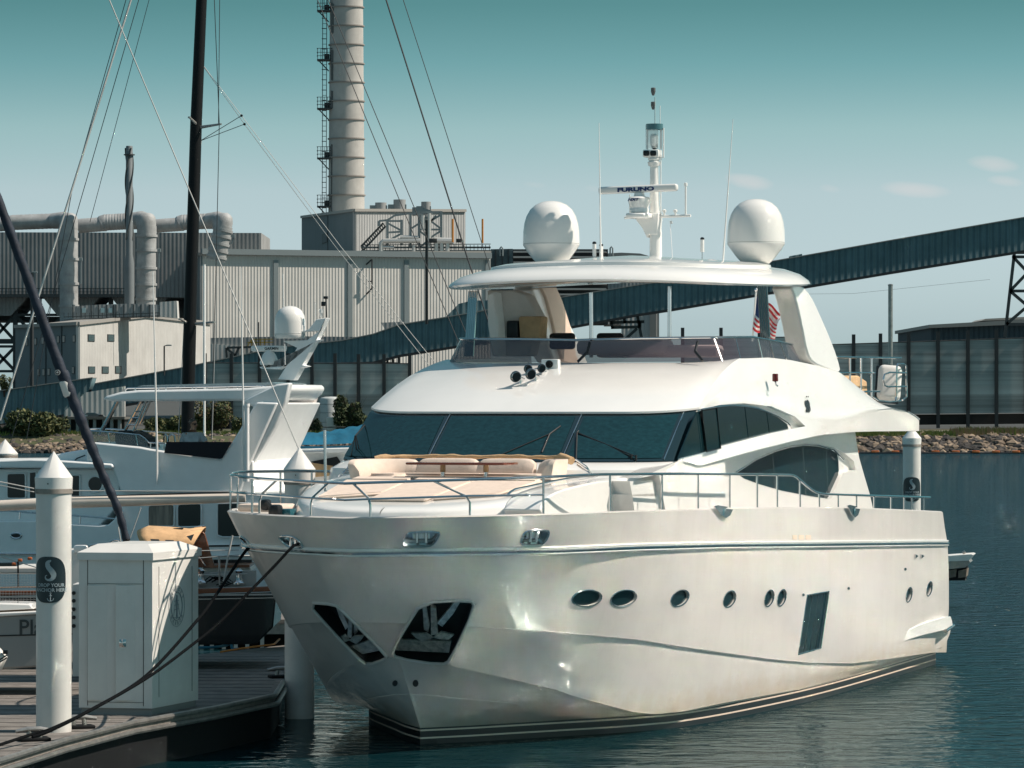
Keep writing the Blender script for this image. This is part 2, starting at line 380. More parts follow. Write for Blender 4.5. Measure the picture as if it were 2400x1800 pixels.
def on(tree, poly, lift=0.0, n0=None):
    out = []; ns = []
    for px, py in poly:
        p, n = hit(tree, px, py)
        if p is None: continue
        out.append(p); ns.append(n)
    nn = Vector((0, 0, 0))
    for n in ns: nn += n
    nn = (n0 or nn).normalized(); return [p + nn * lift for p in out], nn
def dens(poly, k=4, close=True):
    out = []; n = len(poly)
    for i in range(n if close else n - 1):
        a, b = Vector(poly[i]), Vector(poly[(i + 1) % n])
        for j in range(k): out.append(tuple(a.lerp(b, j / k)))
    if not close: out.append(tuple(poly[-1]))
    return out
def smooth_poly(poly, it=2):
    for _ in range(it):
        q = []
        for i in range(len(poly)):
            a, b = Vector(poly[i]), Vector(poly[(i + 1) % len(poly)])
            q += [tuple(a.lerp(b, .25)), tuple(a.lerp(b, .75))]
        poly = q
    return poly
def ell(cx, cy, rx, ry, sh=0.0, n=28): return [(cx + rx * math.cos(t) - sh * math.sin(t), cy + ry * math.sin(t)) for t in np.linspace(0, 2 * math.pi, n, endpoint=False)]
def sheet(name, pts, n, mats, parent, th=.012, mi=0, smooth=30):
    m = MB(); k = len(pts); P2 = [p for p in pts]
    tris = tessellate_polygon([P2]); top = [p + n * th for p in pts]
    m.add(P2 + top, [tuple(t) for t in tris] + [tuple(k + q for q in t) for t in tris] + [(i, (i + 1) % k, k + (i + 1) % k, k + i) for i in range(k)])
    return m.build(name, mats, parent, smooth)
def curve_prism(m, pts, n, d0, d1, mi=0):
    k = len(pts); tr = tessellate_polygon([pts]); A = [p + n * d0 for p in pts]; B = [p + n * d1 for p in pts]
    m.add(A + B, [tuple(t) for t in tr] + [tuple(k + q for q in t)[::-1] for t in tr] + [(i, (i + 1) % k, k + (i + 1) % k, k + i) for i in range(k)], mi)
def cut(o, cutter_mb, mats):
    c = cutter_mb.build('cutter', mats, None, 0); c.parent = o.parent
    bpy.context.view_layer.update()
    b = o.modifiers.new('b', 'BOOLEAN'); b.operation = 'DIFFERENCE'; b.object = c; b.solver = 'EXACT'; b.use_self = True; b.use_hole_tolerant = True
    to_mesh_applied(o); bpy.data.objects.remove(c)
    o.data.set_sharp_from_angle(angle=R(30))

# ---- openings in the hull
PORTS = [(1375, 1402, 34, 19, 5), (1461, 1402, 29, 19, 7), (1593, 1402, 19.5, 19, 7), (1709, 1404, 14, 19, 5), (1802, 1402, 10.5, 19, 4), (1831.5, 1401, 9.8, 19, 4), (2130, 1394, 6.8, 17, 3), (2177.6, 1380, 6.2, 16.5, 3)]
PK_P = [(988, 1411), (1100, 1405), (1115, 1420), (1057, 1547), (1035, 1558), (927, 1542), (918, 1525), (952, 1467)]
PK_S = [(719, 1411), (784, 1415), (800, 1428), (906, 1534), (905, 1544), (862, 1558), (840, 1543), (775, 1475)]
FL = {'a': [(945, 1268), (955, 1249), (968, 1246), (1029, 1245), (1029, 1254), (1018, 1272), (1006, 1279), (949, 1280)],
      'b': [(1219, 1268), (1228, 1248), (1242, 1242), (1283, 1241), (1286, 1249), (1277, 1270), (1266, 1277), (1223, 1276)],
      'c': [(652, 1256), (682, 1255), (700, 1265), (714, 1284), (686, 1284), (668, 1275)],
      'd': [(562, 1257), (570, 1257), (584, 1270), (592, 1287), (584, 1286), (573, 1272)]}
WIN = [(1891, 1395), (1943, 1386), (1941, 1402), (1924, 1519), (1870, 1534), (1877, 1490)]
cm_ = MB(); glassparts = []
for i, (x, y, rx, ry, sh) in enumerate(PORTS):
    pts, n = on(hull_b, ell(x, y, rx, ry, sh)); curve_prism(cm_, pts, n, .2, -.07, 0); glassparts.append(('porthole', pts, n, -.055, glassd))
for poly in (PK_P, PK_S):
    pts, n = on(hull_b, dens(smooth_poly(poly, 1), 2)); curve_prism(cm_, pts, n, .3, -.30, 1)
FLP = {}
for k, poly in FL.items():
    pts, n = on(hull_b, dens(smooth_poly(poly, 1), 2)); FLP[k] = (pts, n); curve_prism(cm_, pts, n, .2, -.09, 3)
pts, n = on(hull_b, dens(WIN, 3)); curve_prism(cm_, pts, n, .2, -.07, 0); glassparts.append(('hull_window', pts, n, -.055, glassd))
HW = (pts, n)
hull.data.materials.append(steel)
cut(hull, cm_, [hullw, black, cream, steel])
for nm, pts, n, d, mt in glassparts: 
    o = sheet(nm, [p + n * d for p in pts], n, mt, yacht, .012)
    if nm == 'porthole':
        m = MB(); c = sum(pts, Vector()) / len(pts); m.tube([c + (p - c) * 1.02 + n * .004 for p in pts], .014, 6, close=True); m.build('rim', steel, o)
        m = MB(); m.grid([[c + (p - c) * 1.0 + n * -.05 for p in pts] + [c + (pts[0] - c) + n * -.05], [c + (p - c) * .86 + n * -.045 for p in pts] + [c + (pts[0] - c) * .86 + n * -.045]]); m.build('seal', black, o)
m = MB(); pts, n = HW; c = sum(pts, Vector()) / len(pts)
m.tube([p + n * .0 for p in pts], .016, 6, close=True)
hw = [o for o in yacht.children if o.name.startswith('hull_window')][0]
m.build('frame', steel, hw)
m = MB()
for t in (.33, .6, .86): m.tube([pts[0].lerp(pts[3], t) + n * -.04, pts[12].lerp(pts[9], t) + n * -.04], .012, 6)
m.build('glazing_bar', black, hw)
# steel lips round the fairleads, with a post inside
for k, (pts, n) in FLP.items():
    o = MB().tube([p + n * .012 for p in pts], .022, 8, close=True).build('fairlead', steel, yacht)
    c = sum(pts, Vector()) / len(pts); w_ = max((p - c).length for p in pts)
    t = (pts[0] - c); t = Vector((n.y, -n.x, 0)).normalized()
    m = MB()
    for s in (-.25, .22): m.tube([c + t * w_ * s + Vector((0, 0, -.11)) - n * .05, c + t * w_ * s + Vector((0, 0, .11)) - n * .05], .028, 10)
    m.build('roller', steel, o)
    MB().rbox(c - n * .075, (.02, w_ * .9, .10), .004, M=Matrix(((n.x, t.x, 0), (n.y, t.y, 0), (0, 0, 1)))).build('liner', white, o)
# anchor pockets: frame lips, steel roller plates and the anchors
def pocket(poly, outer, flip):
    pts, n = on(hull_b, dens(smooth_poly(poly, 1), 2)); o = MB().tube([p + n * .01 for p in pts], .03, 8, close=True).build('anchor_pocket', [hullw], yacht)
    lo, n2 = on(hull_b, outer)
    return o, pts, n
oP, ptsP, nP = pocket(PK_P, [], False); oS, ptsS, nS = pocket(PK_S, [], True)
def P_in(px, py, d, n=nP, tree=hull_b):
    p, _ = hit(tree, px, py); return p - n * d
def plate(name, poly, d, th, n, mats, par): 
    return sheet(name, [P_in(x, y, d, n) for x, y in poly], n, mats, par, th)
dsteel = mat('scuffed_steel', (.62, .61, .58), .32, metal=.85, var=.35, vscale=9, bump=.004, bscale=40)
plate('roller_plate', [(929, 1506), (1057, 1510), (1052, 1537), (927, 1531)], .10, .03, nP, dsteel, oP)
plate('roller_plate', [(820, 1522), (870, 1505), (900, 1520), (905, 1528), (845, 1540)], .10, .03, nS, dsteel, oS)
def anchor(par, n, pc, sc, mir):
    m = MB(); q = lambda x, y, d: P_in(pc[0] + (x - 1015) * sc * mir, pc[1] + (y - 1480) * (sc if mir > 0 else .95), d, n)
    m.prism([q(1009, 1430, .14), q(1021, 1433, .14), q(1026, 1492, .12), q(1010, 1494, .12)], n * .07)         # shank
    m.prism([q(988, 1416, .2), q(993, 1413, .2), q(1006, 1475, .14), q(1003, 1492, .14), q(993, 1486, .14)], n * .04)  # left fluke
    m.prism([q(1078, 1410, .2), q(1090, 1406, .2), q(1062, 1450, .16), q(1036, 1478, .13), q(1024, 1470, .13)], n * .04)
    m.prism([q(963, 1490, .09), q(1000, 1487, .05), q(1015, 1496, .04), q(990, 1506, .05), q(975, 1500, .07)], n * .03)
    m.prism([q(1015, 1496, .04), q(1034, 1483, .05), q(1064, 1494, .09), q(1052, 1503, .07), q(1030, 1500, .05)], n * .03)
    m.prism([q(1002, 1402 + 10, .24), q(1032, 1409, .24), q(1030, 1420, .22), q(1010, 1425, .22)], n * .05)
    return m.build('anchor', dsteel, par)
anchor(oP, nP, (1015, 1480), 1.0, 1)
try: anchor(oS, nS, (818, 1487), .62, -1)
except Exception as e: print('anchor', e)
# thruster grille / drain dots on the stem
for (x, y, r) in [(974, 1601, 7), (926, 1601, 6), (1988, 1379, 3), (1882, 1394, 3), (2121, 1334, 3)]:
    pts, n = on(hull_b, ell(x, y, r, r * 1.15, 0, 12))
    if len(pts) > 8: sheet('drain', pts, n, black if r > 4 else steel, yacht, .012)
for x0, x1 in ((1857.5, 1867), (1872, 1883), (1888, 1900)):
    pts, n = on(hull_b, [(x0, 1254), (x1, 1254), (x1, 1264.5), (x0, 1264.5)]); sheet('side_lamp', pts, n, cream, yacht, .01)
for x in (2142, 2156):
    pts, n = on(hull_b, [(x, 1299), (x + 7, 1303), (x, 1309)]); sheet('vent_cowl', pts, n, steel, yacht, .04)

# ---- rub rail
prof = [(0, .085, 0), (.05, .075, 0), (.07, .055, 0), (.045, .035, 0), (.06, .025, 1), (.085, 0, 1), (.06, -.03, 1), (.045, -.035, 0), (.06, -.05, 0), (.03, -.07, 0), (0, -.075, 0)]
m = MB()
rows = [np.c_[off(rR, -d)[:, :2], off(rR, -d)[:, 2] + dz] for d, dz, _ in prof]
for q in rows: q[:, 0] -= np.clip((q[:, 0] - 21.5) / 2.8, 0, 1) ** 2 * np.clip((q[:, 2] - 2.7) / .8, 0, 1) * .45 - 0
for i in range(len(prof) - 1):
    for sg in (1, -1): m.grid([[(-a, sg * b, c) for a, b, c in rows[i]], [(-a, sg * b, c) for a, b, c in rows[i + 1]]], prof[i][2] and prof[i + 1][2])
m.build('rub_rail', [white, steel], yacht, 30)

# ---- swim platform wing at the stern
def S8(pts): return [(1600 + x / 2.765, 1200 + y / 2.765) for x, y in pts]
def slab(name, poly, w0, w1, mats, parent=None, mirror=False, smooth=25, bevel=0, push=None):
    m = MB(); A = [PW(x, y, w0) for x, y in poly]; m.prism(A, (push or Vector((0, w1 - w0, 0))))
    if mirror: m.prism([Vector((p.x, -p.y, p.z)) for p in A], Vector((0, -(w1 - w0), 0)))
    return m.build(name, mats, parent or yacht, smooth, bevel=bevel)
slab('swim_platform', smooth_poly(S8([(1300, 945), (1460, 790), (1600, 730), (1735, 700), (1742, 760), (1700, 868), (1620, 898), (1450, 935)]), 1), 3.48, -3.48, [hullw])
slab('platform_fairing', S8([(1176, 958), (1240, 905), (1310, 860), (1380, 812), (1450, 768), (1530, 732), (1600, 707), (1690, 682), (1738, 676), (1746, 700), (1752, 738), (1690, 770), (1560, 800), (1470, 828), (1400, 858), (1320, 895), (1250, 932)]), 3.66, 3.40, [white], bevel=.02)
m = MB(); p0, p1 = PW(2216, 1479, 3.72), PW(2234, 1466, 3.60); m.tube([p0, p1], .045, 12); m.tube([p1, p1 + Vector((0, -.3, 0))], .03, 8)
m.build('stern_cleat', steel, yacht)

# ---- superstructure
NF, NS = 34, 70
def side_list(lst, wf):
    P = [PW(x, y, wf) for x, y in lst]; return np.array([(-p.x, p.z) for p in P])
A_END = -PW(2164, 1008, 3.55).x
def rowS(front, zf, lst, w_a, zc=None, wend=None):
    f = spl(front, NF); ac, wc = f[-1]
    L = side_list(lst, w_a[0][1]); aa = ac + (A_END - ac) * np.linspace(0, 1, NS + 1)[1:]
    ww = np.interp(aa, [q[0] for q in w_a], [q[1] for q in w_a])
    # put every sample on the photo's line for its own half-width
    xs = [q[0] for q in lst]; ys = [q[1] for q in lst]; z = []
    for a, wv in zip(aa, ww):
        px = pj(a, wv, 6)[0]; z.append(zat(a, wv, float(np.interp(px, xs, ys))))
    z = np.array(z)
    zfr = np.full(NF, zf); k0 = z[0]; t = np.clip((np.arange(NF) / (NF - 1) - .6) / .4, 0, 1); zfr = zfr * (1 - t * t) + k0 * t * t
    return np.vstack([np.c_[f, zfr], np.c_[aa, ww, z]])
LB = [(1592, 1076), (1658, 1060), (1700, 1068), (1768, 1057), (1853, 1036), (1925, 1020), (1998, 1013), (2052, 1011), (2164, 1010)]
LBf = [(1592, 1078), (1640, 1092), (1700, 1075), (1768, 1056), (1853, 1035), (1925, 1019), (1998, 1012.5), (2052, 1011), (2164, 1010)]
LW_ = [(1633, 963), (1690, 951), (1744, 945), (1807, 951), (1861, 973), (1900, 985), (1960, 985), (2034, 972), (2088, 962), (2124, 968), (2150, 985), (2164, 1001)]
LT = [(1600, 842), (1752, 840), (1802, 838), (1853, 844), (1907, 855), (1969, 873), (2027, 920), (2060, 944), (2088, 957), (2124, 966), (2150, 983), (2164, 999)]
fb = [(3.3, 0), (3.35, 1.2), (3.6, 2.3), (4.0, 3.05), (4.45, 3.45)]
ft = [(4.6, 0), (4.65, 1.2), (4.9, 2.3), (5.3, 3.0), (5.75, 3.38)]
fT = [(7.9, 0), (7.95, 1.1), (8.2, 2.1), (8.6, 2.85), (9.1, 3.15)]
rb = rowS(fb, 5.07, LBf, [(4.4, 3.45), (8, 3.5), (A_END, 3.45)])
rt = rowS(ft, 5.965, LW_, [(5.7, 3.38), (8, 3.42), (16, 3.5), (A_END, 3.45)])
rT = rowS(fT, 6.98, LT, [(9, 3.15), (14, 3.1), (17, 3.2), (20, 3.35), (A_END, 3.3)])
def offS(q, d):
    r = off(q, d); return r
body = [rb, rt, np.c_[offS(rt, -.05)[:, :2], rt[:, 2] + .012], np.c_[offS(rt, -.05)[:, :2], rt[:, 2] + .05]]
# fade the brow lip out on the sides
fade = np.clip((NF + 4 - np.arange(NF + NS)) / 8, 0, 1)[:, None]
for k in (2, 3): body[k] = body[k] * fade + (rt + [0, 0, .012 if k == 2 else .05]) * (1 - fade)
for t in (.15, .32, .5, .68, .84, .94):
    q = body[3] * (1 - t) + rT * t; s = t * (1 - t)
    q[:NF, 2] += .55 * s; q[NF:, 1] += .32 * s; q[NF:, 2] += .0; body.append(q)
body.append(rT); rin = rT.copy(); rin[:, 1] = np.maximum(rin[:, 1] - .12, 0); rin[:NF, 0] += .12; body.append(rin)
r_in2 = rin.copy(); r_in2[:, 2] -= .25; body.append(r_in2)
cc = r_in2.copy(); cc[:, 1] = 0; body.append(cc)
m = MB()
def both(A, B, mi=0):
    for sg in (1, -1): m.grid([[(-a, sg * b, c) for a, b, c in A], [(-a, sg * b, c) for a, b, c in B]], mi)
for i in range(len(body) - 1): both(body[i], body[i + 1])
bc = rb.copy(); bc[:, 1] = 0; both(bc, rb)
lp = [(-q[-1, 0], q[-1, 1], q[-1, 2]) for q in [bc] + body]; lp2 = [(-q[-1, 0], -q[-1, 1], q[-1, 2]) for q in body[::-1]]
m.add(lp + lp2, [tuple(range(len(lp + lp2)))])
house = m.build('deckhouse', [white, cream], yacht, 32)
house_b = bvh_of(house)
UW = [(1592, 1074), (1633, 965), (1690, 953), (1744, 950), (1796, 962), (1830, 979), (1858, 1003), (1803, 1015), (1752.6, 1027.6), (1690, 1044), (1650, 1056)]
UWc = [(1600, 1071), (1638, 962), (1690, 949), (1744, 945), (1807, 952), (1861, 976), (1884, 999), (1803, 1015), (1752.6, 1028), (1690, 1045), (1655, 1058)]
cmb = MB(); A = [PW(x, y, 3.44) for x, y in UWc]; cmb.prism([p + Vector((0, .4, 0)) for p in A], Vector((0, -.50, 0)), 0)
cut(house, cmb, [white, cream])

# windscreen: three panes, pillars, corner glass
def lerp_row(t, k): return rb[k] * (1 - t) + rt[k] * t
def ws_pt(px, t):                                     # point on the windscreen at photo column px
    best = None; cand = []
    for sg in (1, -1):
        lim = 1e9
        for k in range(0, NF + 6):
            p = lerp_row(t, k); x_ = pj(p[0], sg * p[1], p[2])[0]
            if sg < 0 and x_ > lim: break
            lim = x_; cand.append((x_, (-p[0], sg * p[1], p[2]), sg * k))
    cand.sort(key=lambda q: q[2]); xs = [q[0] for q in cand]; P = np.array([q[1] for q in cand])
    return Vector([float(np.interp(px, xs, P[:, j])) for j in range(3)])
def pane(name, xb0, xb1, xt0, xt1, t0, t1, d, mt, th=.012, n=14):
    m = MB(); rows_ = []
    for j in range(7):
        t = t0 + (t1 - t0) * j / 6; r_ = []
        for i in range(n + 1):
            u = i / n; xb = xb0 + (xb1 - xb0) * u; xt = xt0 + (xt1 - xt0) * u
            p = ws_pt(xb + (xt - xb) * t, t); r_.append(p)
        rows_.append(r_)
    nrm = ((rows_[0][-1] - rows_[0][0]).cross(rows_[-1][0] - rows_[0][0])).normalized()
    if nrm.x < 0: nrm = -nrm
    if nrm.y * rows_[3][n // 2].y < -.9: nrm = -nrm
    rows_ = [[p + nrm * d for p in r_] for r_ in rows_]
    m.grid(rows_); m.grid([[p + nrm * th for p in r_] for r_ in rows_]); 
    return m.build(name, mt, yacht, 60, recalc=True), nrm
wsn = []
frit = mat('black_frit', (.006, .02, .024), .08, spec=.8, coat=.3)
_, nn = pane('windscreen_surround', 784, 1600, 862, 1634, .0, 1.0, .004, frit, n=60)
for (a, b, c, d) in ((797, 995, 872, 1046), (1011, 1306, 1062, 1352), (1326, 1548, 1372, 1594)):
    o, nn = pane('windscreen_pane', a, b, c, d, .06, .93, .014, glassw, n=20); wsn.append((o, nn))
for (xb, xt) in ((1001, 1055), (1316, 1363), (1556, 1603)):
    m = MB(); m.tube([ws_pt(xb, .02) + nn * .03, ws_pt((xb + xt) / 2, .5) + nn * .03, ws_pt(xt, .97) + nn * .03], .012, 6); m.build('pillar_trim', steel, yacht)
corner = mat('teal_corner_glass', (.02, .10, .12), .10, spec=.8, coat=.5)
A = [PW(1560, 1073, 3.40), PW(1605, 966, 3.30), PW(1633, 965, 3.46), PW(1591, 1074, 3.50)]
# side glass, a pane for each part of the upper side window
def C6(pts): return [(1400 + x / 3.687, 850 + y / 3.687) for x, y in pts]
sw = slab('side_window', C6([(700, 828), (860, 425), (905, 410), (945, 768)]), 3.475, 3.45, [glassd])
slab('side_window', C6([(1034, 385), (1150, 374), (1270, 380), (1301, 655), (1068, 713)]), 3.40, 3.37, [glassd])
slab('side_window', C6([(1277, 382), (1370, 396), (1460, 428), (1483, 610), (1308, 654)]), 3.40, 3.37, [glassd])
slab('side_window', C6([(1466, 430), (1560, 472), (1640, 530), (1652, 570), (1490, 608)]), 3.40, 3.37, [glassd])
slab('sliding_window', C6([(905, 410), (1032, 390), (1062, 738), (948, 768)]), 3.52, 3.50, [glassd])
m = MB(); fr = [PW(x, y, 3.53) for x, y in C6([(903, 408), (1032, 388), (1065, 740), (946, 770)])]; m.tube(fr, .016, 6, close=True); m.build('window_frame', black, yacht)
m = MB(); fr = [PW(x, y, 3.40) for x, y in C6([(860, 422), (905, 404), (1034, 380), (1150, 368), (1270, 374), (1370, 390), (1460, 420), (1560, 462), (1640, 515), (1690, 570)])]; m.tube(fr, .022, 6); m.build('window_trim', steel, yacht)

# saloon (lower house) with its curved window
SAL = [(1556, 1200), (1548, 1112), (1592, 1074), (1658, 1054), (1768, 1050), (1853, 1030), (1925, 1014), (2004, 1008), (2008, 1040), (2014, 1074), (2026, 1116), (2039, 1160), (2046, 1192), (2050, 1240), (1556, 1240)]
m = MB(); A = [PW(x, y, 3.05) for x, y in SAL]; m.prism(A, Vector((0, -6.1, 0))); saloon = m.build('saloon', [white, cream], yacht, 25)
C4 = lambda pts: [(1600 + x / 2.765, 900 + y / 2.765) for x, y in pts]
SW = C4([(350, 575), (480, 490), (600, 440), (700, 412), (790, 400), (880, 405), (960, 425), (1000, 450), (1010, 500), (1012, 560), (1000, 640), (968, 740), (940, 742), (800, 722), (640, 690), (500, 650), (400, 612)])
SWc = C4([(340, 575), (480, 484), (600, 432), (700, 402), (790, 388), (880, 392), (980, 412), (1050, 450), (1110, 500), (1120, 555), (1040, 575), (962, 745), (940, 746), (800, 726), (640, 694), (500, 654), (400, 618)])
cmb = MB(); A = [PW(x, y, 3.05) for x, y in SWc]; cmb.prism([p + Vector((0, .3, 0)) for p in A], Vector((0, -.42, 0)), 0)
cut(saloon, cmb, [white, cream])
slab('saloon_window', SW, 2.96, 2.94, [glassd])
for (x0, y0, x1, y1) in ((583, 450, 600, 680), (778, 400, 800, 722), (930, 418, 945, 740)):
    p, q = C4([(x0, y0), (x1, y1)]); MB().tube([PW(*p, 2.965), PW(*q, 2.965)], .008, 6).build('window_joint', steel, yacht)
m = MB(); m.tube([PW(x, y, 3.06) for x, y in C4([(340, 575), (480, 486), (600, 434), (700, 404), (790, 391), (880, 396), (980, 425), (1040, 490)])], .02, 6); m.build('window_trim', steel, yacht)
# ---- foredeck: coachroof, skirt below the windscreen, pads, sofa, table
def prow(front, z, n=40):
    f = spl(front, n); zz = np.interp(f[:, 0], *zip(*z)) if isinstance(z, list) else np.full(n, z); return np.c_[f, zz]
c0 = prow([(-2.0, 0), (-1.85, 1.0), (-1.4, 1.75), (-.6, 2.35), (.6, 2.75), (2.2, 2.95), (3.6, 3.0)], [(-2, 3.98), (4, 3.95)])
c1 = prow([(-1.85, 0), (-1.7, .92), (-1.25, 1.62), (-.45, 2.2), (.7, 2.58), (2.2, 2.8), (3.6, 2.86)], [(-2, 4.22), (-.4, 4.42), (1, 4.60), (3.6, 4.78)])
c2_ = prow([(-1.6, 0), (-1.45, .82), (-1.0, 1.45), (-.25, 1.98), (.8, 2.36), (2.2, 2.58), (3.6, 2.64)], [(-2, 4.30), (-.25, 4.52), (1, 4.70), (3.6, 4.86)])
c3_ = c2_.copy(); c3_[:, 1] = 0; c3_[:, 0] = c2_[:, 0]
m = MB()
def blend3(A, B, C, n=6):
    out = []
    for i in range(n + 1):
        t = i / n; out.append(A * (1 - t) ** 2 + B * 2 * t * (1 - t) + C * t * t)
    return out
rws = [c0] + blend3(c0 * .15 + c1 * .85, c1 + [-.02, .02, .06], c2_) + [c3_]
for i in range(len(rws) - 1):
    for sg in (1, -1): m.grid([[(-a, sg * b, c) for a, b, c in rws[i]], [(-a, sg * b, c) for a, b, c in rws[i + 1]]])
lp = [(-q[-1][0], q[-1][1], q[-1][2]) for q in rws] + [(-q[-1][0], -q[-1][1], q[-1][2]) for q in rws[::-1]]
m.add(lp, [tuple(range(len(lp)))])
m.build('coachroof', white, yacht, 40)
# skirt between windscreen and coachroof
k0 = rb[:NF + 1].copy(); k1 = off(k0, -.35); k1[:, 2] = 4.93; k1[:, 0] -= .1; k2 = off(k1, -.10); k2[:, 2] = 4.70; k3 = k2.copy(); k3[:, 2] = 3.9
k2[:, 1] = np.minimum(k2[:, 1], 3.42); k1[:, 1] = np.minimum(k1[:, 1], 3.44); k3[:, 1] = np.minimum(k3[:, 1], 3.3)
m = MB()
for A, B in ((k0 - [0, 0, .004], k0 * .6 + k1 * .4 + [0, 0, .02]), (k0 * .6 + k1 * .4 + [0, 0, .02], k1), (k1, k2), (k2, k3)):
    for sg in (1, -1): m.grid([[(-a, sg * b, c) for a, b, c in A], [(-a, sg * b, c) for a, b, c in B]])
m.build('foredeck_coaming', white, yacht, 40)
# flared shoulder that carries the deckhouse side down to the side deck, with steps
slab('house_shoulder', [(1500, 1120), (1592, 1080), (1660, 1062), (1700, 1062), (1700, 1200), (1560, 1200), (1545, 1112)], 3.42, 3.0, [white])
slab('coachroof_flank', smooth_poly([(1262, 1205), (1278, 1168), (1312, 1149), (1370, 1134), (1420, 1125), (1452, 1127), (1473, 1138), (1480, 1160), (1489, 1205), (1300, 1220)], 1), 2.9, 2.2, [white], bevel=.03)
for i, (x0, y0, y1) in enumerate(((1476, 1128, 1159), (1482, 1159, 1204))):
    A = [PW(x0, y0, 3.3), PW(1556, y0 - 3, 3.3), PW(1560, y1 + 4, 3.3), PW(x0 + 6, y1 + 4, 3.3)]
    MB().prism(A, Vector((-.25 * (1 - i), -.7, 0))).build('step', white, yacht, 20)
# sun pads (front) and cushions
def surf(a, wv):                                      # coachroof top height
    return float(np.interp(a, [-2, -.25, 1, 3.6], [4.30, 4.52, 4.70, 4.86]))
def pad(name, poly, th, mats, crown=.03, z=None, r=.05):
    bm = bmesh.new(); vs = [bm.verts.new((-a, b, (z(a, b) if z else surf(a, b)))) for a, b in poly]
    f = bm.faces.new(vs); ex = bmesh.ops.extrude_face_region(bm, geom=[f]); 
    up = [v for v in ex['geom'] if isinstance(v, bmesh.types.BMVert)]
    for v in up: v.co.z += th
    bmesh.ops.recalc_face_normals(bm, faces=bm.faces)
    bmesh.ops.bevel(bm, geom=list(bm.edges), offset=min(r, th * .45), segments=3, affect='EDGES')
    m = MB(); bm.verts.index_update(); m.add([v.co for v in bm.verts], [[v.index for v in f.verts] for f in bm.faces]); bm.free()
    return m.build(name, mats, yacht, 50)
for (w0, w1, f0, f1) in ((.60, 1.70, -.35, -.95), (-.55, .55, -1.08, -1.08), (-1.70, -.60, -.95, -.35)):
    pad('sun_pad', [(1.0, w0 * 1.12), (1.0, w1 * 1.12), (f0 if w1 > 1 else f1, w1 * (.96 if w1 > 1 else 1)), (f1 if w1 > 1 else f0, w0 * (.96 if w0 < -1 else 1))], .07, beigec, r=.03)
for (w0, w1) in ((.66, 1.86), (-.60, .60), (-1.86, -.66)):
    pad('sun_pad', [(1.42, w0), (1.42, w1), (1.03, w1), (1.03, w0)], .14, beigec, z=lambda a, b: 4.72 - .08 * (1.7 - a) / .65)
# U-shaped sofa: seat, backrest wrapped round
def arc_band(name, a0, a1, W_, z0, z1, th, mats, tilt=.12, n=26, rr=.55, lo=-1, hi=1, r=.05):
    path = []
    pts_ = [(a0, -W_)] + [(a1 - rr + rr * math.sin(t), -W_ + rr - rr * math.cos(t)) for t in np.linspace(0, math.pi / 2, 6)] + [(a1, 0)] + [(a1 - rr + rr * math.sin(t), W_ - rr + rr * math.cos(t)) for t in np.linspace(math.pi / 2, 0, 6)] + [(a0, W_)]
    q = spl([p for i, p in enumerate(pts_) if i == 0 or (Vector(p) - Vector(pts_[i - 1])).length > .02], 60)
    i0, i1 = int((lo + 1) / 2 * 59), int((hi + 1) / 2 * 59)
    q = q[i0:i1 + 1]; t = np.gradient(q, axis=0); t /= np.linalg.norm(t, axis=1)[:, None]; nn_ = np.c_[t[:, 1], -t[:, 0]]
    sec = [(0, z0), (.0 , z0 + .04), (.02, z0 + (z1 - z0) * .5), (.04 + tilt * .6, z1 - .04), (.07 + tilt * .7, z1), (.07 + th * .6 + tilt * .7, z1), (th + tilt * .7, z1 - .05), (th + .02, z0)]
    m = MB(); G = []
    for i in range(len(q)):
        e = min(i, len(q) - 1 - i); sh = 1 - .25 * math.exp(-e * 1.5); 
        G.append([(-(q[i, 0] + nn_[i, 0] * d * (1 if True else -1) ), q[i, 1] + nn_[i, 1] * d, z0 + (z - z0) * (sh if z > z0 + .1 else 1)) for d, z in sec])
    m.grid(G, closeu=True); m.add(G[0], [tuple(range(len(sec)))]); m.add(G[-1], [tuple(range(len(sec)))])
    return m.build(name, mats, yacht, 60)
SO = dict(a0=1.42, a1=2.62, W_=1.80)
seat = pad('sofa_seat', [(2.6, -1.7), (2.6, 1.7), (1.55, 1.7), (1.55, 1.15), (2.0, 1.1), (2.0, -1.1), (1.55, -1.15), (1.55, -1.7)], .17, beigec, z=lambda a, b: 4.70)
for lo, hi in ((-1, -.42), (-.40, .02), (.04, .44), (.46, 1)):
    arc_band('sofa_backrest', z0=4.78, z1=5.13 + (.015 if abs(lo) < .5 else 0), th=.17, mats=beigec, lo=lo, hi=hi, tilt=.1, **SO)
# folded tan sun awning lying along the top of the backrest
m = MB(); P = []
for i, t in enumerate(np.linspace(-1, 1, 44)):
    wv = t * 1.98; a = 2.92 - .35 * max(0, abs(t) - .7) / .3
    P.append((-a, wv, 5.175 + .004 * math.sin(i * 1.7) + .008 * math.cos(i * .45) - .07 * max(0, abs(t) - .85) / .15))
rs = [.034 + .007 * math.sin(i * 1.3) + (.045 if t > .86 else (.03 if t < -.88 else 0)) for i, t in enumerate(np.linspace(-1, 1, 44))]
m.tube(P, rs, 9); m.build('folded_awning', canvas, yacht, 60)
m = MB()
for i in range(4):
    t = i / 3; m.tube([(-2.5, -1.95 - .02 * i, 5.12 - .04 * i), (-2.1, -2.1 - .1 * t, 5.02 - .05 * i), (-1.9, -2.25 - .12 * t, 4.98 - .04 * i), (-1.8, -2.28 - .12 * t, 4.86 - .02 * i)], .013, 6)
m.build('awning_frame', steel, yacht)
m = MB()
for i in range(3): m.tube([(-2.65 - .05 * i, 2.02, 5.14 - .05 * i), (-2.75, 2.2 + .03 * i, 5.0 - .06 * i), (-2.9, 2.25, 4.85)], .022, 6)
m.build('awning_hinge', steel, yacht)
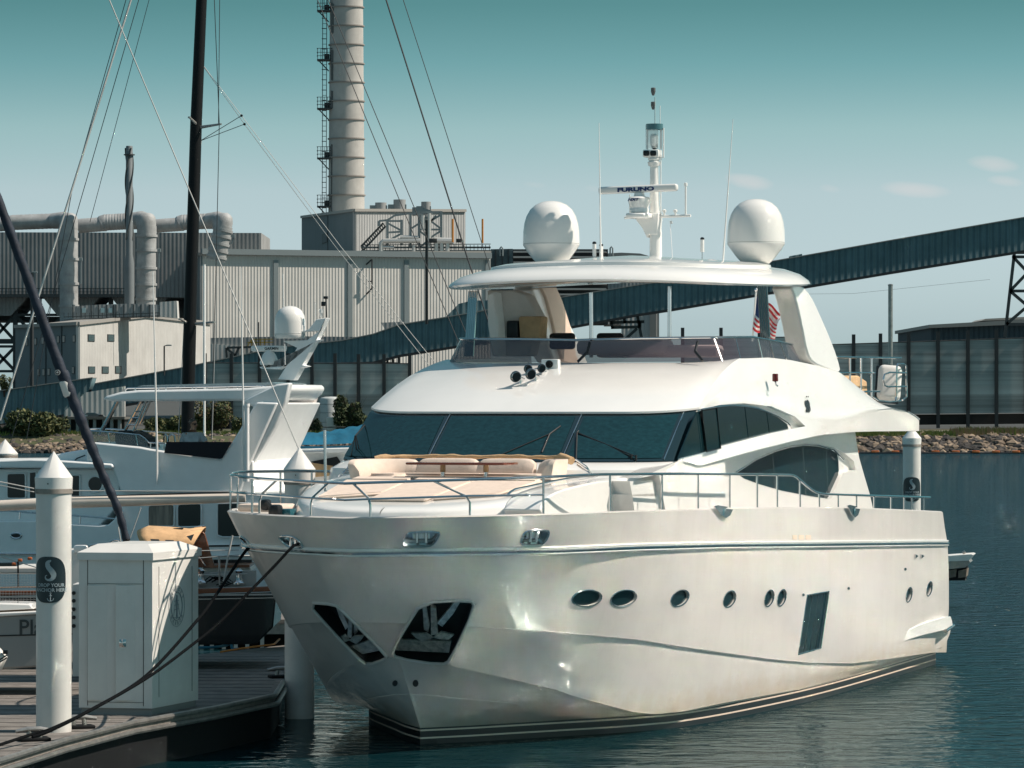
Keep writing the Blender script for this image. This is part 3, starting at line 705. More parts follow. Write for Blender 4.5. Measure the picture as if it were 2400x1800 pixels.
# table of polished wood on two steel legs
wood = mat('mahogany', (.16, .035, .015), .12, coat=.6, var=.2, vscale=6, vstretch=(1, 8, 1))
tbl = MB(); c = PA(1084, 1085, 1.7); L0, L1 = PA(968, 1090, 1.7), PA(1198, 1083, 1.7)
tbl = MB().rbox((L0 + L1) / 2, (.75, (L1 - L0).length, .045), .02).build('table_top', wood, yacht)
for x in (1038, 1139):
    p = PA(x, 1090, 1.7); m = MB(); m.tube([(p.x, p.y, 4.65), (p.x, p.y, p.z - .12)], .045, 14); m.build('table_leg', steel, yacht)
    m = MB(); m.tube([(p.x, p.y, p.z - .13), (p.x, p.y, p.z)], .05, 14); m.build('table_collar', canvas, yacht)
# low grab rails on the foredeck
for pts in ([(1190, 1160), (1204, 1148), (1240, 1140), (1330, 1122), (1395, 1117), (1412, 1124)],):
    MB().tube([PW(x, y, 2.35) for x, y in spl(pts, 24)], .022, 8).build('grab_rail', steel, yacht)
MB().tube([PW(x, y, 2.4) for x, y in [(1200, 1166), (1310, 1140), (1400, 1130)]], .012, 6).build('grab_rail', steel, yacht)
for x, y in ((767, 1200), (944, 1199), (1133, 1197)):
    p = PW(x, y, 2.2) if x > 1200 else PA(x, y, -1.5)
# windlass, rope bag and mushroom vent at the bow
p = PA(640, 1196, -1.2); m = MB(); m.rbox(p + Vector((0, .05, -.02)), (.25, .22, .25), .06); m.rbox(p + Vector((.05, -.12, .10)), (.2, .16, .2), .05); m.tube([p + Vector((.1, -.1, .15)), p + Vector((0, .12, -.15))], .06, 8); m.build('windlass', black, yacht)
p = PA(672, 1205, -1.0); MB().rbox(p, (.3, .28, .2), .03).build('deck_locker', corner, yacht)
MB().rbox(PA(560, 1200, -1.9) + Vector((-1.2, .0, .05)), (.7, .9, .14), .06).build('bow_cushion', beigec, yacht)

# ---- bow and side rail
tr = off(rG, .06)
xs, ys = zip(*[(528, 1133), (753, 1135), (882, 1131), (1042, 1126), (1270, 1118.7), (1400, 1112), (1600, 1110.5), (1780, 1112), (1857, 1113), (1868, 1119), (1896, 1143), (1910, 1153), (1930, 1158), (2048, 1162), (2182, 1166)])
top = []
fl = np.interp(tr[:, 0], [-3.5, 1.8, 3], [.10, .10, 0])
for i, (a, b, z) in enumerate(tr):
    px = pj(a, b, 4)[0]; top.append((a, b, zat(a, b, float(np.interp(px, xs, ys)))))
top = np.array(top); i_end = int(np.argmin(abs(np.array([pj(a, b, 3.7)[0] for a, b, z in top]) - 2184)))
pathP = [Vector((-a, b, z)) for a, b, z in top[:i_end]]; pathS = [Vector((-a, -b, z)) for a, b, z in top[1:i_end]]
MB().tube(pathS[::-1] + pathP, .026, 8).build('handrail', steel, yacht)
def rail_at(px, sg=1, pos=0):                         # parameter on the rail above the gunwale nearest photo column px
    g = [abs(pj(a, sg * b, z)[0] - px) for a, b, z in rG[:i_end]]; 
    if sg < 0: g = [v if a < -1.35 + pos else 1e9 for v, (a, b, z) in zip(g, rG[:i_end])]
    return int(np.argmin(g))
lo_, hi_ = [(528, 1175), (724, 1176), (865, 1170), (1093, 1162.5), (1275, 1160)], None
mx, my = zip(*lo_); e2 = rail_at(1275)
midr = [(a, b, zat(a, b, float(np.interp(pj(a, b, 4.5)[0], mx, my)))) for a, b, z in tr[:e2 + 1]]
MB().tube([Vector((-a, -b, z)) for a, b, z in midr[1:]][::-1] + [Vector((-a, b, z)) for a, b, z in midr], .020, 8).build('middle_rail', steel, yacht)
def post(i, sg, lean=0.0, r=.022, base=None):
    a, b, z = rG[i]; p0 = Vector((-tr[i][0], sg * tr[i][1], z)); k = max(0, i); t_ = Vector((-top[k][0], sg * top[k][1], top[k][2]))
    if lean: 
        j = min(len(top) - 1, max(0, i - lean)); t_ = Vector((-top[j][0], sg * top[j][1], top[j][2])); mp = Vector((p0.x, p0.y, z + (t_.z - z) * .52))
        pts = [p0, mp - Vector((0, 0, .08)), mp + (t_ - mp) * .12, t_]; MB().tube(pts, r, 8).build('stanchion', steel, yacht)
    else: MB().tube([p0, t_], r, 8).build('stanchion', steel, yacht)
for px, ln in ((868, 4), (1108, 5), (727, -0), (1275, 0), (1442, 0), (1555, 0), (1645, 0), (1720, 0), (1780, 0), (1831, 0), (1880, 0), (1925, 0), (1970, 0), (2012, 0), (2054, 0), (2092, 0), (2128, 0), (2142, 0), (2171, 0)):
    if px == 727: continue
    post(rail_at(px), 1, ln)
for px in (727, 603): post(rail_at(px, -1), -1, 4)
for k, (i, ln) in enumerate(((22, 0), (34, 0), (40, 0), (46, 0), (54, 0), (62, 0), (70, 0), (80, 0), (90, 0), (100, 0))): post(i, -1, ln)
MB().tube([PA(736, y, -2.2) if False else W(736, y, 71.0) for y in ()] or [yacht_inv @ W(763, 1152, 69.0), yacht_inv @ W(761, 1008, 69.0)], .028, 8).build('jackstaff', steel, yacht)
# steel mooring fairleads let into the bulwark top
for x0, x1, yt in ((1672, 1716, 1186), (1984, 2014, 1185)):
    for_ = [(x0, yt), (x0 + .2 * (x1 - x0), yt - 2), (x0 + .75 * (x1 - x0), yt + 2), (x0 + .6 * (x1 - x0), yt + 6), (x1, yt + 8), (x0 + .85 * (x1 - x0), yt + 22), (x0 + .62 * (x1 - x0), yt + 28), (x0 + .38 * (x1 - x0), yt + 22), (x0 + .15 * (x1 - x0), yt + 8)]
    wv = 3.87; A = [PW(x, y, wv) for x, y in for_]
    o = sheet('bulwark_fairlead', A, Vector((0, 1, 0)), steel, yacht, .02)
    pp = PW((x0 + x1) / 2 + 4, yt + 14, 3.895); MB().rbox(pp, (.14, .01, .12), .004).build('liner', corner, o)

# ---- flybridge: smoked screen with steel top rail
smoke = mat('smoked_acrylic', (.06, .05, .065), .05, alpha=.70, spec=.4)
fw_top = [(8.3, 0), (8.35, 1.3), (8.6, 2.3), (9.1, 2.85), (10.0, 3.0), (11.5, 3.0), (13.4, 2.95)]
fw_bot = [(7.95, 0), (8.0, 1.3), (8.25, 2.35), (8.8, 2.98), (9.9, 3.10), (11.5, 3.08), (13.8, 3.05)]
t_ = spl(fw_top, 46); b_ = spl(fw_bot, 46)
xs, ys = zip(*[(1025, 807), (1098, 805.6), (1387, 796), (1500, 793), (1763, 790), (1817, 799), (1860, 808), (1889, 813.5)])
xb, yb = zip(*[(1007, 866), (1098, 857), (1242, 847), (1400, 843.5), (1600, 842), (1745, 840), (1830, 843), (1889, 852)])
def zc_(a, b, X_, Y_): return zat(a, b, float(np.interp(pj(a, b, 7)[0], X_, Y_)))
T_ = [(a, b, zc_(a, b, xs, ys)) for a, b in t_]; B_ = [(a, b, zc_(a, b, xb, yb) - .05) for a, b in b_]
full = lambda Q: [Vector((-a, -b, z)) for a, b, z in Q[::-1]] + [Vector((-a, b, z)) for a, b, z in Q[1:]]
FT, FB = full(T_), full(B_)
MB().grid([FB, FT]).build('flybridge_screen', smoke, yacht, 60)
MB().tube(FT, .026, 8).build('flybridge_rail', steel, yacht)
for j in (24, 66, 74, 79, 84): 
    if j < len(FT): MB().tube([FB[j].lerp(FT[j], t) for t in (0, .5, 1)], .016, 6).build('screen_bracket', steel, yacht)
for x, y0, y1 in ((1372, 803, 848), (1625, 800, 846)):
    d = FT[46]; a = 8.3; m = MB(); m.tube([PA(x + 10, y0, 8.25), PA(x + 4, (y0 + y1) / 2, 8.1), PA(x - 18 if x < 1500 else x + 22, y1, 8.0)], .03, 6); m.build('screen_bracket', black, yacht)
# dashboard, helm seats, covered console seen through and over the screen
m = MB(); m.rbox((-9.3, 1.4, 7.22), (.5, 2.6, .25), .08); m.rbox((-9.2, .7, 7.3), (.7, 1.9, .3), .1); m.build('dashboard', mat('pink_white', (.72, .60, .60), .3), yacht)
for x in (1318, 1430):
    p = PA(x, 786, 10.6); o = MB().rbox(p + Vector((0, 0, -.12)), (.16, .58 if x == 1430 else .56, .34), .07, seg=3).build('helm_seat', mat('dark_upholstery', (.02, .02, .024), .8), yacht)
p = PA(1250, 770, 10.4); m = MB(); m.rbox(p, (.5, .42, .5), .05, top=(.85, 1.25)); m.build('console_cover', canvas, yacht)
MB().rbox(PA(1206, 775, 10.3), (.3, .26, .42), .04).build('navigation_display', black, yacht)

# ---- hardtop
def sup(a0, a1, W_, e, n=72):
    ac, h = (a0 + a1) / 2, (a1 - a0) / 2; out = []
    for t in np.linspace(0, 2 * math.pi, n, endpoint=False):
        c_, s_ = math.cos(t), math.sin(t); out.append((ac + h * math.copysign(abs(c_) ** (2 / e), c_), W_ * math.copysign(abs(s_) ** (2 / e), s_)))
    return np.array(out)
def ring(a0, a1, W_, e, zf): return [(-a, b, zf(a, b)) for a, b in sup(a0, a1, W_, e)]
zl = lambda base: (lambda a, b: base + .030 * (a - 8.3) - .012 * b * b)
H0, H1, HW_ = 8.0, 15.1, 3.52
m = MB()
m.grid([ring(H0 + 1.2, H1 - 1.0, HW_ - .75, 3.0, zl(8.74)), ring(H0 + .3, H1 - .3, HW_ - .22, 3.0, zl(8.66)), ring(H0 + .06, H1 - .06, HW_ - .04, 3, zl(8.62)), ring(H0, H1, HW_, 3, zl(8.66)), ring(H0 + .05, H1 - .05, HW_ - .03, 3, zl(8.72)),
        ring(H0 + .3, H1 - .25, HW_ - .2, 3, zl(8.84)), ring(H0 + .75, H1 - .6, HW_ - .5, 3, zl(8.93)), ring(H0 + 1.6, H1 - 1.3, HW_ - 1.1, 3, zl(8.99)), ring(H0 + 3, H1 - 3, .6, 2, zl(9.0))], closeu=True)
m.add([(-(H0 + H1) / 2, 0, 9.10)] + ring(H0 + 3, H1 - 3, .6, 2, zl(9.0)), [(0, 1 + i, 1 + (i + 1) % 72) for i in range(72)])
m.add([(-(H0 + H1) / 2, 0, 8.84)] + ring(H0 + 1.2, H1 - 1.0, HW_ - .75, 3.0, zl(8.74)), [(0, 1 + i, 1 + (i + 1) % 72) for i in range(72)])
ht = m.build('hardtop', [white], yacht, 40)
m = MB(); m.grid([ring(H0 + .5, H1 - .5, HW_ - .4, 3, zl(8.62)), ring(H0 + .55, H1 - .55, HW_ - .45, 3, zl(8.60)), ring(H0 + 3, H1 - 3, .6, 2, zl(8.61))], closeu=True)
m.build('headliner', mat('headliner_gloss', (.50, .40, .33), .15, coat=.7), ht, 60)
m = MB(); m.grid([ring(H0 + 1.0, H1 - .9, HW_ - .75, 3, zl(8.93)), ring(H0 + 1.02, H1 - .92, HW_ - .77, 3, zl(9.01)), ring(H0 + 1.3, H1 - 1.2, HW_ - 1.0, 3, zl(9.05)), ring(H0 + 3, H1 - 3, .6, 2, zl(9.13))], closeu=True)
m.add([(-(H0 + H1) / 2, 0, 9.25)] + ring(H0 + 3, H1 - 3, .6, 2, zl(9.13)), [(0, 1 + i, 1 + (i + 1) % 72) for i in range(72)])
m.build('sliding_roof', white, ht, 60)
# steel supports
for (x0, y0, x1, y1, wv) in ((1109, 688, 1099, 835, -2.55), (1786, 664, 1797, 840, 2.85)):
    a_, b_ = PW(x0, y0, wv), PW(x1, y1, wv); m = MB()
    for s in (-.09, -.045, 0, .045, .09): m.tube([a_ + Vector((s * .4, s, .05)), b_ + Vector((s * .4, s, 0))], .032, 8)
    m.build('hardtop_support', steel, yacht)
for (x0, y0, x1, y1) in ((1385, 686, 1386, 838), (1569, 671, 1569, 838)):
    a_, b_ = PA(x0, y0, 9.6), PA(x1, y1, 9.6); m = MB(); m.tube([a_, b_], .040, 12); m.build('awning_pole', steel, yacht)
for (x, y) in ((1384, 664), (1524, 659), (1569, 658)): MB().rbox(PA(x, y, 9.9), (.1, .09, .05), .01).build('roof_socket', steel, yacht)
# arch legs
FIN = [(1853, 668), (1880, 668), (1900, 688), (1920, 730), (1942, 780), (1964, 838), (1973, 878), (1940, 866), (1907, 853), (1893, 830), (1880, 760), (1866, 700)]
FIB = [(1826, 668), (1856, 668), (1868, 700), (1884, 760), (1896, 830), (1905, 855), (1870, 845), (1858, 800), (1848, 745), (1836, 692)]
for sg in (1, -1):
    m = MB(); A = [PW(x, y, 3.12) for x, y in smooth_poly(FIN, 1)]; A = [Vector((p.x, sg * p.y, p.z)) for p in A]; m.prism(A, Vector((0, -sg * .45, 0)))
    leg = m.build('arch_leg', white, yacht, 30, bevel=.04)
    m = MB(); A = [PW(x, y, 2.72) for x, y in FIB]; A = [Vector((p.x, sg * p.y, p.z)) for p in A]; m.prism(A, Vector((0, -sg * .12, 0)))
    m.build('leg_lining', cream, leg, 30, bevel=.02)
m = MB(); A = [yacht_inv @ W(x, y, 81.5) for x, y in [(1141, 680), (1200, 680), (1232, 690), (1262, 745), (1240, 835), (1165, 835), (1150, 780)]]
m.prism(A, Vector((-.25, .1, 0))); m.build('wing_bulkhead', mat('panel_beige', (.66, .60, .55), .3, var=.06), yacht, 30, bevel=.03)
m = MB(); A = [yacht_inv @ W(x, y, 81.2) for x, y in [(1141, 690), (1158, 683), (1166, 760), (1170, 835), (1152, 835), (1142, 760)]]; m.prism(A, Vector((-.2, .1, 0))); m.build('wing_edge', white, yacht, 30, bevel=.03)

# ---- domes, mast, radar, aerials on the hardtop
def on_top(a, wv): return zl(9.10)(a, wv)
dome_p = [(.20, 0), (.28, .02), (.40, .14), (.52, .30), (.60, .42), (.605, .44), (.605, .455), (.59, .46), (.605, .465), (.605, .55), (.60, .72), (.575, .90), (.53, 1.05), (.45, 1.19), (.34, 1.29), (.2, 1.355), (.08, 1.375), (0, 1.38)]
domem = mat('dome_white', (.74, .73, .70), .25, coat=.25)
for px, py in ((1292, 622), (1772, 620)):
    wv = 2.25 if px > 1500 else -2.25; a = -PW(px, 560, wv).x; z0 = zat(a, wv, py)
    p = Vector((-a, wv, z0)); o = MB().lathe(dome_p, p, 48).build('satellite_dome', domem, yacht, 50)
    m = MB().lathe([(.2, -.10), (.2, -.085)], p, 12)
    for k in range(5): q = p + Vector((.15 * math.cos(k * 1.26), .15 * math.sin(k * 1.26), 0)); m.tube([q - Vector((0, 0, .16)), q + Vector((0, 0, .03))], .02, 6)
    m.build('dome_mount', steel, o)
MA = 13.0
Q = lambda x, y, a=MA: PA(x, y, a)
mast = MB().tube([Q(1537, 622), Q(1537, 545), Q(1534, 480), Q(1533, 370)], [.135, .13, .105, .085], 16).build('mast', white, yacht, 60)
A = [Q(*p) for p in ((1496, 512), (1496, 517), (1510, 535), (1521, 558), (1525, 550), (1545, 550), (1548, 500), (1492, 500), (1490, 507))]
m = MB(); m.prism([p + Vector((.14, 0, 0)) for p in A], Vector((-.28, 0, 0))); m.rbox(Q(1512, 508) + Vector((.3, 0, 0)), (.7, .42, .10), .02); m.build('mast_bracket', white, mast, 30, bevel=.015)
rd = MB(); rd.lathe([(.20, 0), (.21, .05), (.19, .1), (.23, .22), (.235, .30), (.2, .33), (.12, .34), (.1, .42)], Q(1511, 500) + Vector((.35, 0, 0)), 28); rdo = rd.build('radar_pedestal', white, mast, 40)
c = Q(1509, 444) + Vector((.35, 0, 0)); c.z = Q(1509, 446).z; ca, cb = Q(1417, 449) + Vector((.35, 0, 0)), Q(1601, 441) + Vector((.35, 0, 0))
dv = (cb - ca); M = Matrix((Vector((0, 0, 1)).cross(dv.normalized()).normalized() * -1, dv.normalized(), Vector((0, 0, 1)))).transposed()
rs_ = MB().rbox((ca + cb) / 2, (.16, dv.length, .155), .05, M=M, seg=3).build('radar_scanner', domem, mast, 50)
nf_ = Vector((0, 0, 1)).cross(dv.normalized()).normalized(); nf_ = -nf_ if nf_.x < 0 else nf_
Mt = Matrix.Translation((ca + cb) / 2 + nf_ * .084 + dv.normalized() * -.03 - Vector((0, 0, .012))) @ Matrix((dv.normalized(), Vector((0, 0, 1)), nf_)).transposed().to_4x4()
navy = mat('navy_lettering', (.01, .03, .12), .4)
text_mesh('FURUNO', 'lettering', .115, navy, rs_, Mt, .003, .006, sx=1.75)
Mt = Matrix.Translation(Q(1505, 471) + Vector((.35 + .245, -.0, 0))) @ Matrix((dv.normalized(), Vector((0, 0, 1)), nf_)).transposed().to_4x4()
text_mesh('NXT', 'lettering', .075, navy, rdo, Mt, .003, .004, sx=1.5, shear=.3)
for x0, x1 in ((1464, 1490), (1545, 1619)): MB().tube([Q(x0, 509 - (x0 - 1500) * .03), Q(x1, 509 - (x1 - 1500) * .03)], .03, 10).build('yardarm', white, mast)
for x, y0, y1, r in ((1476, 509, 456, .012), (1607, 506, 433, .022)):
    o = MB().tube([Q(x, y0), Q(x, y1)], r, 8).build('whip_base', white, mast)
MB().lathe([(.04, 0), (.04, .06), (.03, .07)], Q(1607, 436), 12).build('light_cap', white, mast)
for x in (1557, 1583): MB().lathe([(.02, 0), (.02, .07), (.04, .08), (.045, .12), (.02, .14)], Q(x, 506), 14).build('sensor', white, mast)
# camera housing cage, twin floodlight, instruments
m = MB(); m.lathe([(.02, 0), (.12, .02), (.14, .10), (.10, .12), (.13, .16), (.12, .2)], Q(1533, 391), 20); m.build('camera_base', white, mast)
m = MB(); m.rbox(Q(1529, 360), (.26, .36, .16), .03); fl_ = m.build('floodlight', white, mast)
for x in (1520, 1536): MB().rbox(Q(x, 360) + Vector((.14, 0, 0)), (.03, .13, .11), .03).build('lens', black, fl_)
m = MB(); m.lathe([(.14, 0), (.14, .5)], Q(1528, 348), 24, cap=False); m.build('camera_housing', mat('clear_cover', (.7, .78, .78), .1, alpha=.35), mast)
m = MB(); m.rbox(Q(1533, 329) , (.16, .16, .28), .06, seg=3); cam_ = m.build('thermal_camera', white, mast)
m = MB(); m.lathe([(.02, 0), (.07, .03), (.06, .06)], Q(1535, 343), 16, M=Matrix.Rotation(R(90), 3, 'Y')); m.build('lens', black, cam_)
m = MB(); m.tube([Q(1517, 304), Q(1517, 350)], .022, 8); m.tube([Q(1549, 304), Q(1549, 350)], .022, 8); m.tube([Q(1555, 300), Q(1555, 369), Q(1540, 371)], .018, 8); m.build('housing_frame', white, mast)
m = MB(); m.lathe([(.185, 0), (.185, .12)], Q(1534, 304), 28); m.build('instrument_ring', corner, mast)
m = MB(); m.tube([Q(1535, 291), Q(1535, 228)], .018, 8); m.build('top_pole', steel, mast)
for y in (257, 224):
    m = MB(); m.lathe([(.02, 0), (.035, .03), (.045, .07), (.05, .08), (.05, .16), (.03, .17)], Q(1531, y), 14); m.build('masthead_light', mat('grey_plastic', (.12, .12, .12), .4), mast)
MB().tube([Q(1547, 300), Q(1547, 248)], .008, 6).build('whip_aerial', white, mast)
MB().tube([Q(1549, 620), Q(1549, 370)], .012, 6).build('cable', white, mast)
for (x0, y0, x1, y1, a) in ((1408, 605, 1404, 288, 11.2), (1694, 620, 1718, 279, 12.3)):
    m = MB(); m.tube([PA(x0, y0, a), PA((x0 + x1) / 2, (y0 + y1) / 2, a), PA(x1, y1, a)], [.022, .014, .006], 6); m.tube([PA(x0, y0 + 8, a), PA(x0, y0 - 8, a)], .03, 8); m.build('whip_aerial', white, yacht)
for (x, y0, y1, a) in ((1393, 612, 575, 11.5), (1409, 614, 580, 11.5), (1646, 618, 563, 12)):
    m = MB(); m.tube([PA(x, y0, a), PA(x, y1 + 18, a)], .015, 8); m.build('aerial_stem', steel, yacht)
    p = PA(x, y1 + (26 if x < 1500 else 28), a); MB().lathe([(.035, 0), (.04, .02), (.04, .26)], p, 14).build('stub_aerial', white, yacht); MB().lathe([(.043, 0), (.043, .03), (.02, .05)], p + Vector((0, 0, .262)), 14).build('aerial_cap', black, yacht)
m = MB(); m.lathe([(.05, 0), (.05, .03), (.2, .05), (.2, .07), (.05, .11)], PA(1666, 620, 11.5), 24); m.build('gps_dome', white, yacht)
m = MB(); m.tube([PA(1571, 525, MA), PA(1577, 618, 12)], .006, 5); m.tube([PA(1572, 518, MA), PA(1574, 524, MA)], .03, 6); m.build('flag_halyard', white, yacht)
# ---- small fittings on the deckhouse
hb = bvh_of(house)
def at_house(px, py, lift=0.0):
    p, n = hit(hb, px, py); return p + n * lift, n
fwd = Vector((1, 0, 0))
def horn(px, py, r, L, back):
    p, n = at_house(px, py); c = p + Vector((back, 0, .13)); M = Matrix.Rotation(R(84), 3, 'Y')
    m = MB(); m.lathe([(r * .25, -L), (r * .28, -L * .5), (r * .45, -L * .2), (r * .8, -.02), (r, 0), (r * 1.02, .015), (r * .95, .02)], c, 24, M=M, cap=False)
    h = m.build('air_horn', steel, yacht, 50); MB().lathe([(r * .9, -.03), (r * .88, -.025), (.001, -.06)], c, 20, M=M).build('throat', black, h)
    MB().tube([c - Vector((L * .6, 0, 0)), c - Vector((L * .6, 0, .2))], .02, 8).build('bracket', steel, h)
for (x, y, r, b) in ((1220, 899, .115, .25), (1255, 893, .112, .25), (1236, 880, .09, -.05), (1268, 879, .09, -.05)): horn(x, y, r, .42, b)
p, n = at_house(1292, 862); o = MB().rbox(p + Vector((.02, 0, .06)), (.16, .36, .22), .02).build('searchlight_box', white, yacht)
MB().lathe([(.075, 0), (.078, .02), (.055, .025), (.05, .0)], p + Vector((.10, 0, .07)), 24, M=Matrix.Rotation(R(90), 3, 'Y')).build('lens', rubber, o)
def wiper(piv, tip, b0, b1, two=True):
    A = ws_w(*piv); T = ws_w(*tip); m = MB()
    m.tube([A, T], .012, 6); 
    if two: m.tube([A + Vector((0, .09, 0)), T + Vector((0, .02, .0))], .010, 6)
    m.tube([A - Vector((0, 0, .12)), A + Vector((0, 0, .04))], .022, 8); m.tube([A + Vector((0, .09, -.12)), A + Vector((0, .09, .03))], .022, 8)
    m.tube([ws_w(*b0), T, ws_w(*b1)], .014, 6); m.build('wiper', rubber, yacht)
def ws_w(px, py, up=.07):
    d = (RI @ Vector(((px - CX) / F, 1, -(py - CY) / F))).normalized(); p, n_, i, t = hb.ray_cast(EYE, d)
    if p is None: return PA(px, py, 3.6)
    return p - d * up
wiper((1480, 1070), (1352, 1014), (1356, 1009), (1350, 1075))
wiper((838, 1080), (832, 1022), (855, 996), (823, 1068))
wiper((1160, 1072), (1288, 1017), (1314, 998), (1270, 1060), False)
# port navigation light, emblem and number on the wing
nl = MB().rbox(PW(1817, 885, 3.55), (.12, .10, .16), .02).build('navigation_light', mat('red_lens', (.12, .008, .008), .2), yacht)
MB().tube([PW(1817, 893, 3.56), PW(1818, 902, 3.6), PW(1822, 904, 3.6)], .02, 6).build('bracket', steel, nl)
def on_side(px, py, lift=.012):
    p, n = hit(hb, px, py); return p + n * lift, n
def side_text(body, px, py, size, mats, sx=1.0, bold=.004):
    p, n = on_side(px, py); u = Vector((-1, 0, 0)); u = (u - n * u.dot(n)).normalized(); v = n.cross(u).normalized(); 
    if v.z < 0: v = -v; 
    Mx = Matrix.Translation(p) @ Matrix((u, v, n)).transposed().to_4x4()
    return text_mesh(body, 'number_mark', size, mats, yacht, Mx, .003, bold, sx=sx)
side_text('98', 1892, 953, .30, black, 1.15, .014); side_text('MYCS', 1892, 964, .07, black, 1.4, .004)
m = MB()
for dx, dy, r in ((0, 0, .03), (-.06, .09, .018), (.06, .09, .018), (0, -.05, .02)): 
    p, n = on_side(1891, 940); m.box(p + Vector((dx, 0, dy)), (r * 1.6, .012, r * 1.6))
m.build('emblem', black, yacht)
# aft flybridge rails, covered gear behind
def railset(rows, posts, wv, r=.022):
    for pts in rows: MB().tube([PW(x, y, wv) for x, y in pts], r, 8).build('aft_rail', steel, yacht)
    for x, y0, y1 in posts: MB().tube([PW(x, y0, wv), PW(x, y1, wv)], r, 8).build('stanchion', steel, yacht)
railset([[(1960, 837), (2030, 838), (2112, 839)], [(1962, 874), (2050, 874)], [(2024, 918), (2062, 917)]], [(1992, 839, 900), (2018, 839, 925), (2043, 839, 938)], 2.9)
cage = MB()
for pts in ([(2099, 938), (2101, 930), (2102, 860), (2104, 853), (2118, 853), (2124, 858), (2125, 930), (2115, 938)], [(2124, 874), (2085, 873), (2073, 878), (2070, 890), (2072, 902), (2080, 906), (2124, 906)]):
    cage.tube([PW(x, y, 2.9) for x, y in smooth_poly(pts, 0)], .022, 8)
cage.tube([PW(x, y, 2.9) for x, y in [(2046, 930), (2060, 939), (2085, 942), (2112, 939)]], .02, 8)
cage.build('raft_cradle', steel, yacht)
p = PW(2083, 902, 2.5)
raft = MB(); Mr = Matrix.Rotation(R(-14), 3, 'Y') @ Matrix.Rotation(R(20), 3, 'Z'); raft.rbox(p, (.62, .55, .85), .13, M=Mr, seg=4)
rf = raft.build('life_raft', offw, None, 50); rf.matrix_world = yacht_inv.inverted(); tag(rf, 'white life raft canister with a black strap in the steel cradle on the aft flybridge', 'life raft')
m = MB(); m.rbox(p, (.08, .57, .87), .02, M=Mr); m.v = [tuple(Vector(v) + Vector((.12, 0, 0))) for v in m.v]
so = m.build('strap', black, rf)
cv = MB(); A = [PW(x, y, 2.3) for x, y in [(1980, 884), (2012, 880), (2032, 894), (2034, 940), (2028, 950), (2000, 900), (1985, 895)]]; cv.prism(A, Vector((0, -.9, 0)))
cvo = cv.build('covered_equipment', canvas, None, 30, bevel=.03); cvo.matrix_world = yacht_inv.inverted(); tag(cvo, 'tan canvas cover over boxy gear behind the steel rails of the aft flybridge', 'covered gear')
# ensign on its staff
fl = empty('flag', tuple(yacht_inv.inverted() @ PW(1768, 830, 0)), 0, 'red white and blue flag with torn end on a thin staff behind the flybridge', 'flag')
FI = Matrix.Translation(fl.location).inverted()
FY = fl.location.y
def fp(px, py, dy=0): return FI @ W(px, py, FY + dy)
MB().tube([fp(1763, 800), fp(1772, 682)], .022, 8).build('flagstaff', white, fl)
MB().lathe([(.03, 0), (.05, .04), (.03, .08), (0, .09)], fp(1772, 684), 12).build('finial', steel, fl)
nr, ncl = 14, 26; G = []
TL, BL = Vector((1774, 693)), Vector((1764, 790)); 
for j in range(nr):
    v = j / (nr - 1) * 13; row_ = []
    for i in range(ncl):
        u = i / (ncl - 1); x = 1774 + u * 50 - (v / 13) * 10 * (1 - u) - (v / 13) * 8 * u; y = 693 + (v / 13) * (78 - 25 * u) + u * 50 + 4 * math.sin(u * 9)
        if v < 4: y -= u * 6; x += u * (4 - v) * 3
        row_.append(fp(x, y, .18 * math.sin(u * 9 + v * .35)))
    G.append(row_)
red, whf, blu = mat('flag_red', (.50, .02, .03), .8), mat('flag_white', (.72, .70, .68), .8), mat('flag_blue', (.02, .05, .14), .8)
m = MB()
for j in range(nr - 1):
    for i in range(ncl - 1):
        mi = 2 if (j < 7 and i < 8) else (0 if j % 2 == 0 else 1)
        if j < 3 and i > ncl - 5 and (i + j) % 2: continue
        m.add([G[j][i], G[j][i + 1], G[j + 1][i + 1], G[j + 1][i]], [(0, 1, 2, 3)], mi)
m.build('cloth', [red, whf, blu], fl, 60)

# ================================================================ harbour: docks, piles, cabinet, ropes
class PFr:                                            # upright working plane through (px0, Y0), turned by rot degrees
    def __init__(s, px0, Y0, rot=0):
        s.O = Vector(((px0 - CX) * Y0 / F, Y0, 0)); r = R(rot); s.rot = r; s.u = Vector((math.cos(r), math.sin(r), 0)); s.n = Vector((-math.sin(r), math.cos(r), 0))
    def P(s, px, py, off=0.0):
        d = Vector(((px - CX) / F, 1, -(py - CY) / F)); O = Vector((0, 0, CH)); q = s.O + s.n * off
        t = (q - O).dot(s.n) / d.dot(s.n); w_ = O + d * t; r_ = w_ - s.O
        return Vector((r_.dot(s.u), r_.dot(s.n), r_.z))
    def root(s, name, label, cat, group=None): return empty(name, s.O, s.rot, label, cat, group)
    def prism(s, m, poly, o0, o1, mi=0): m.prism([s.P(x, y, o0) for x, y in poly], Vector((0, o1 - o0, 0)), mi); return m
    def part(s, name, poly, o0, o1, mats, par, smooth=30, bevel=0): return s.prism(MB(), poly, o0, o1).build(name, mats, par, smooth, bevel=bevel)
    def tube(s, name, pts, r, mats, par, off=0, n=8): return MB().tube([s.P(p[0], p[1], p[2] if len(p) > 2 else off) for p in pts], r, n).build(name, mats, par)
pilem = mat('pile_white', (.62, .61, .58), .38, var=.05, vscale=2, streak=.15)
dockm = mat('dock_deck', (.17, .155, .14), .8, var=.25, vscale=3, bump=.01, bscale=8)
dockd = mat('dock_dark', (.008, .009, .010), .7, spec=.2)
alu = mat('dull_aluminium', (.35, .34, .32), .4, metal=.8, var=.2, vscale=5)
DZ = .75
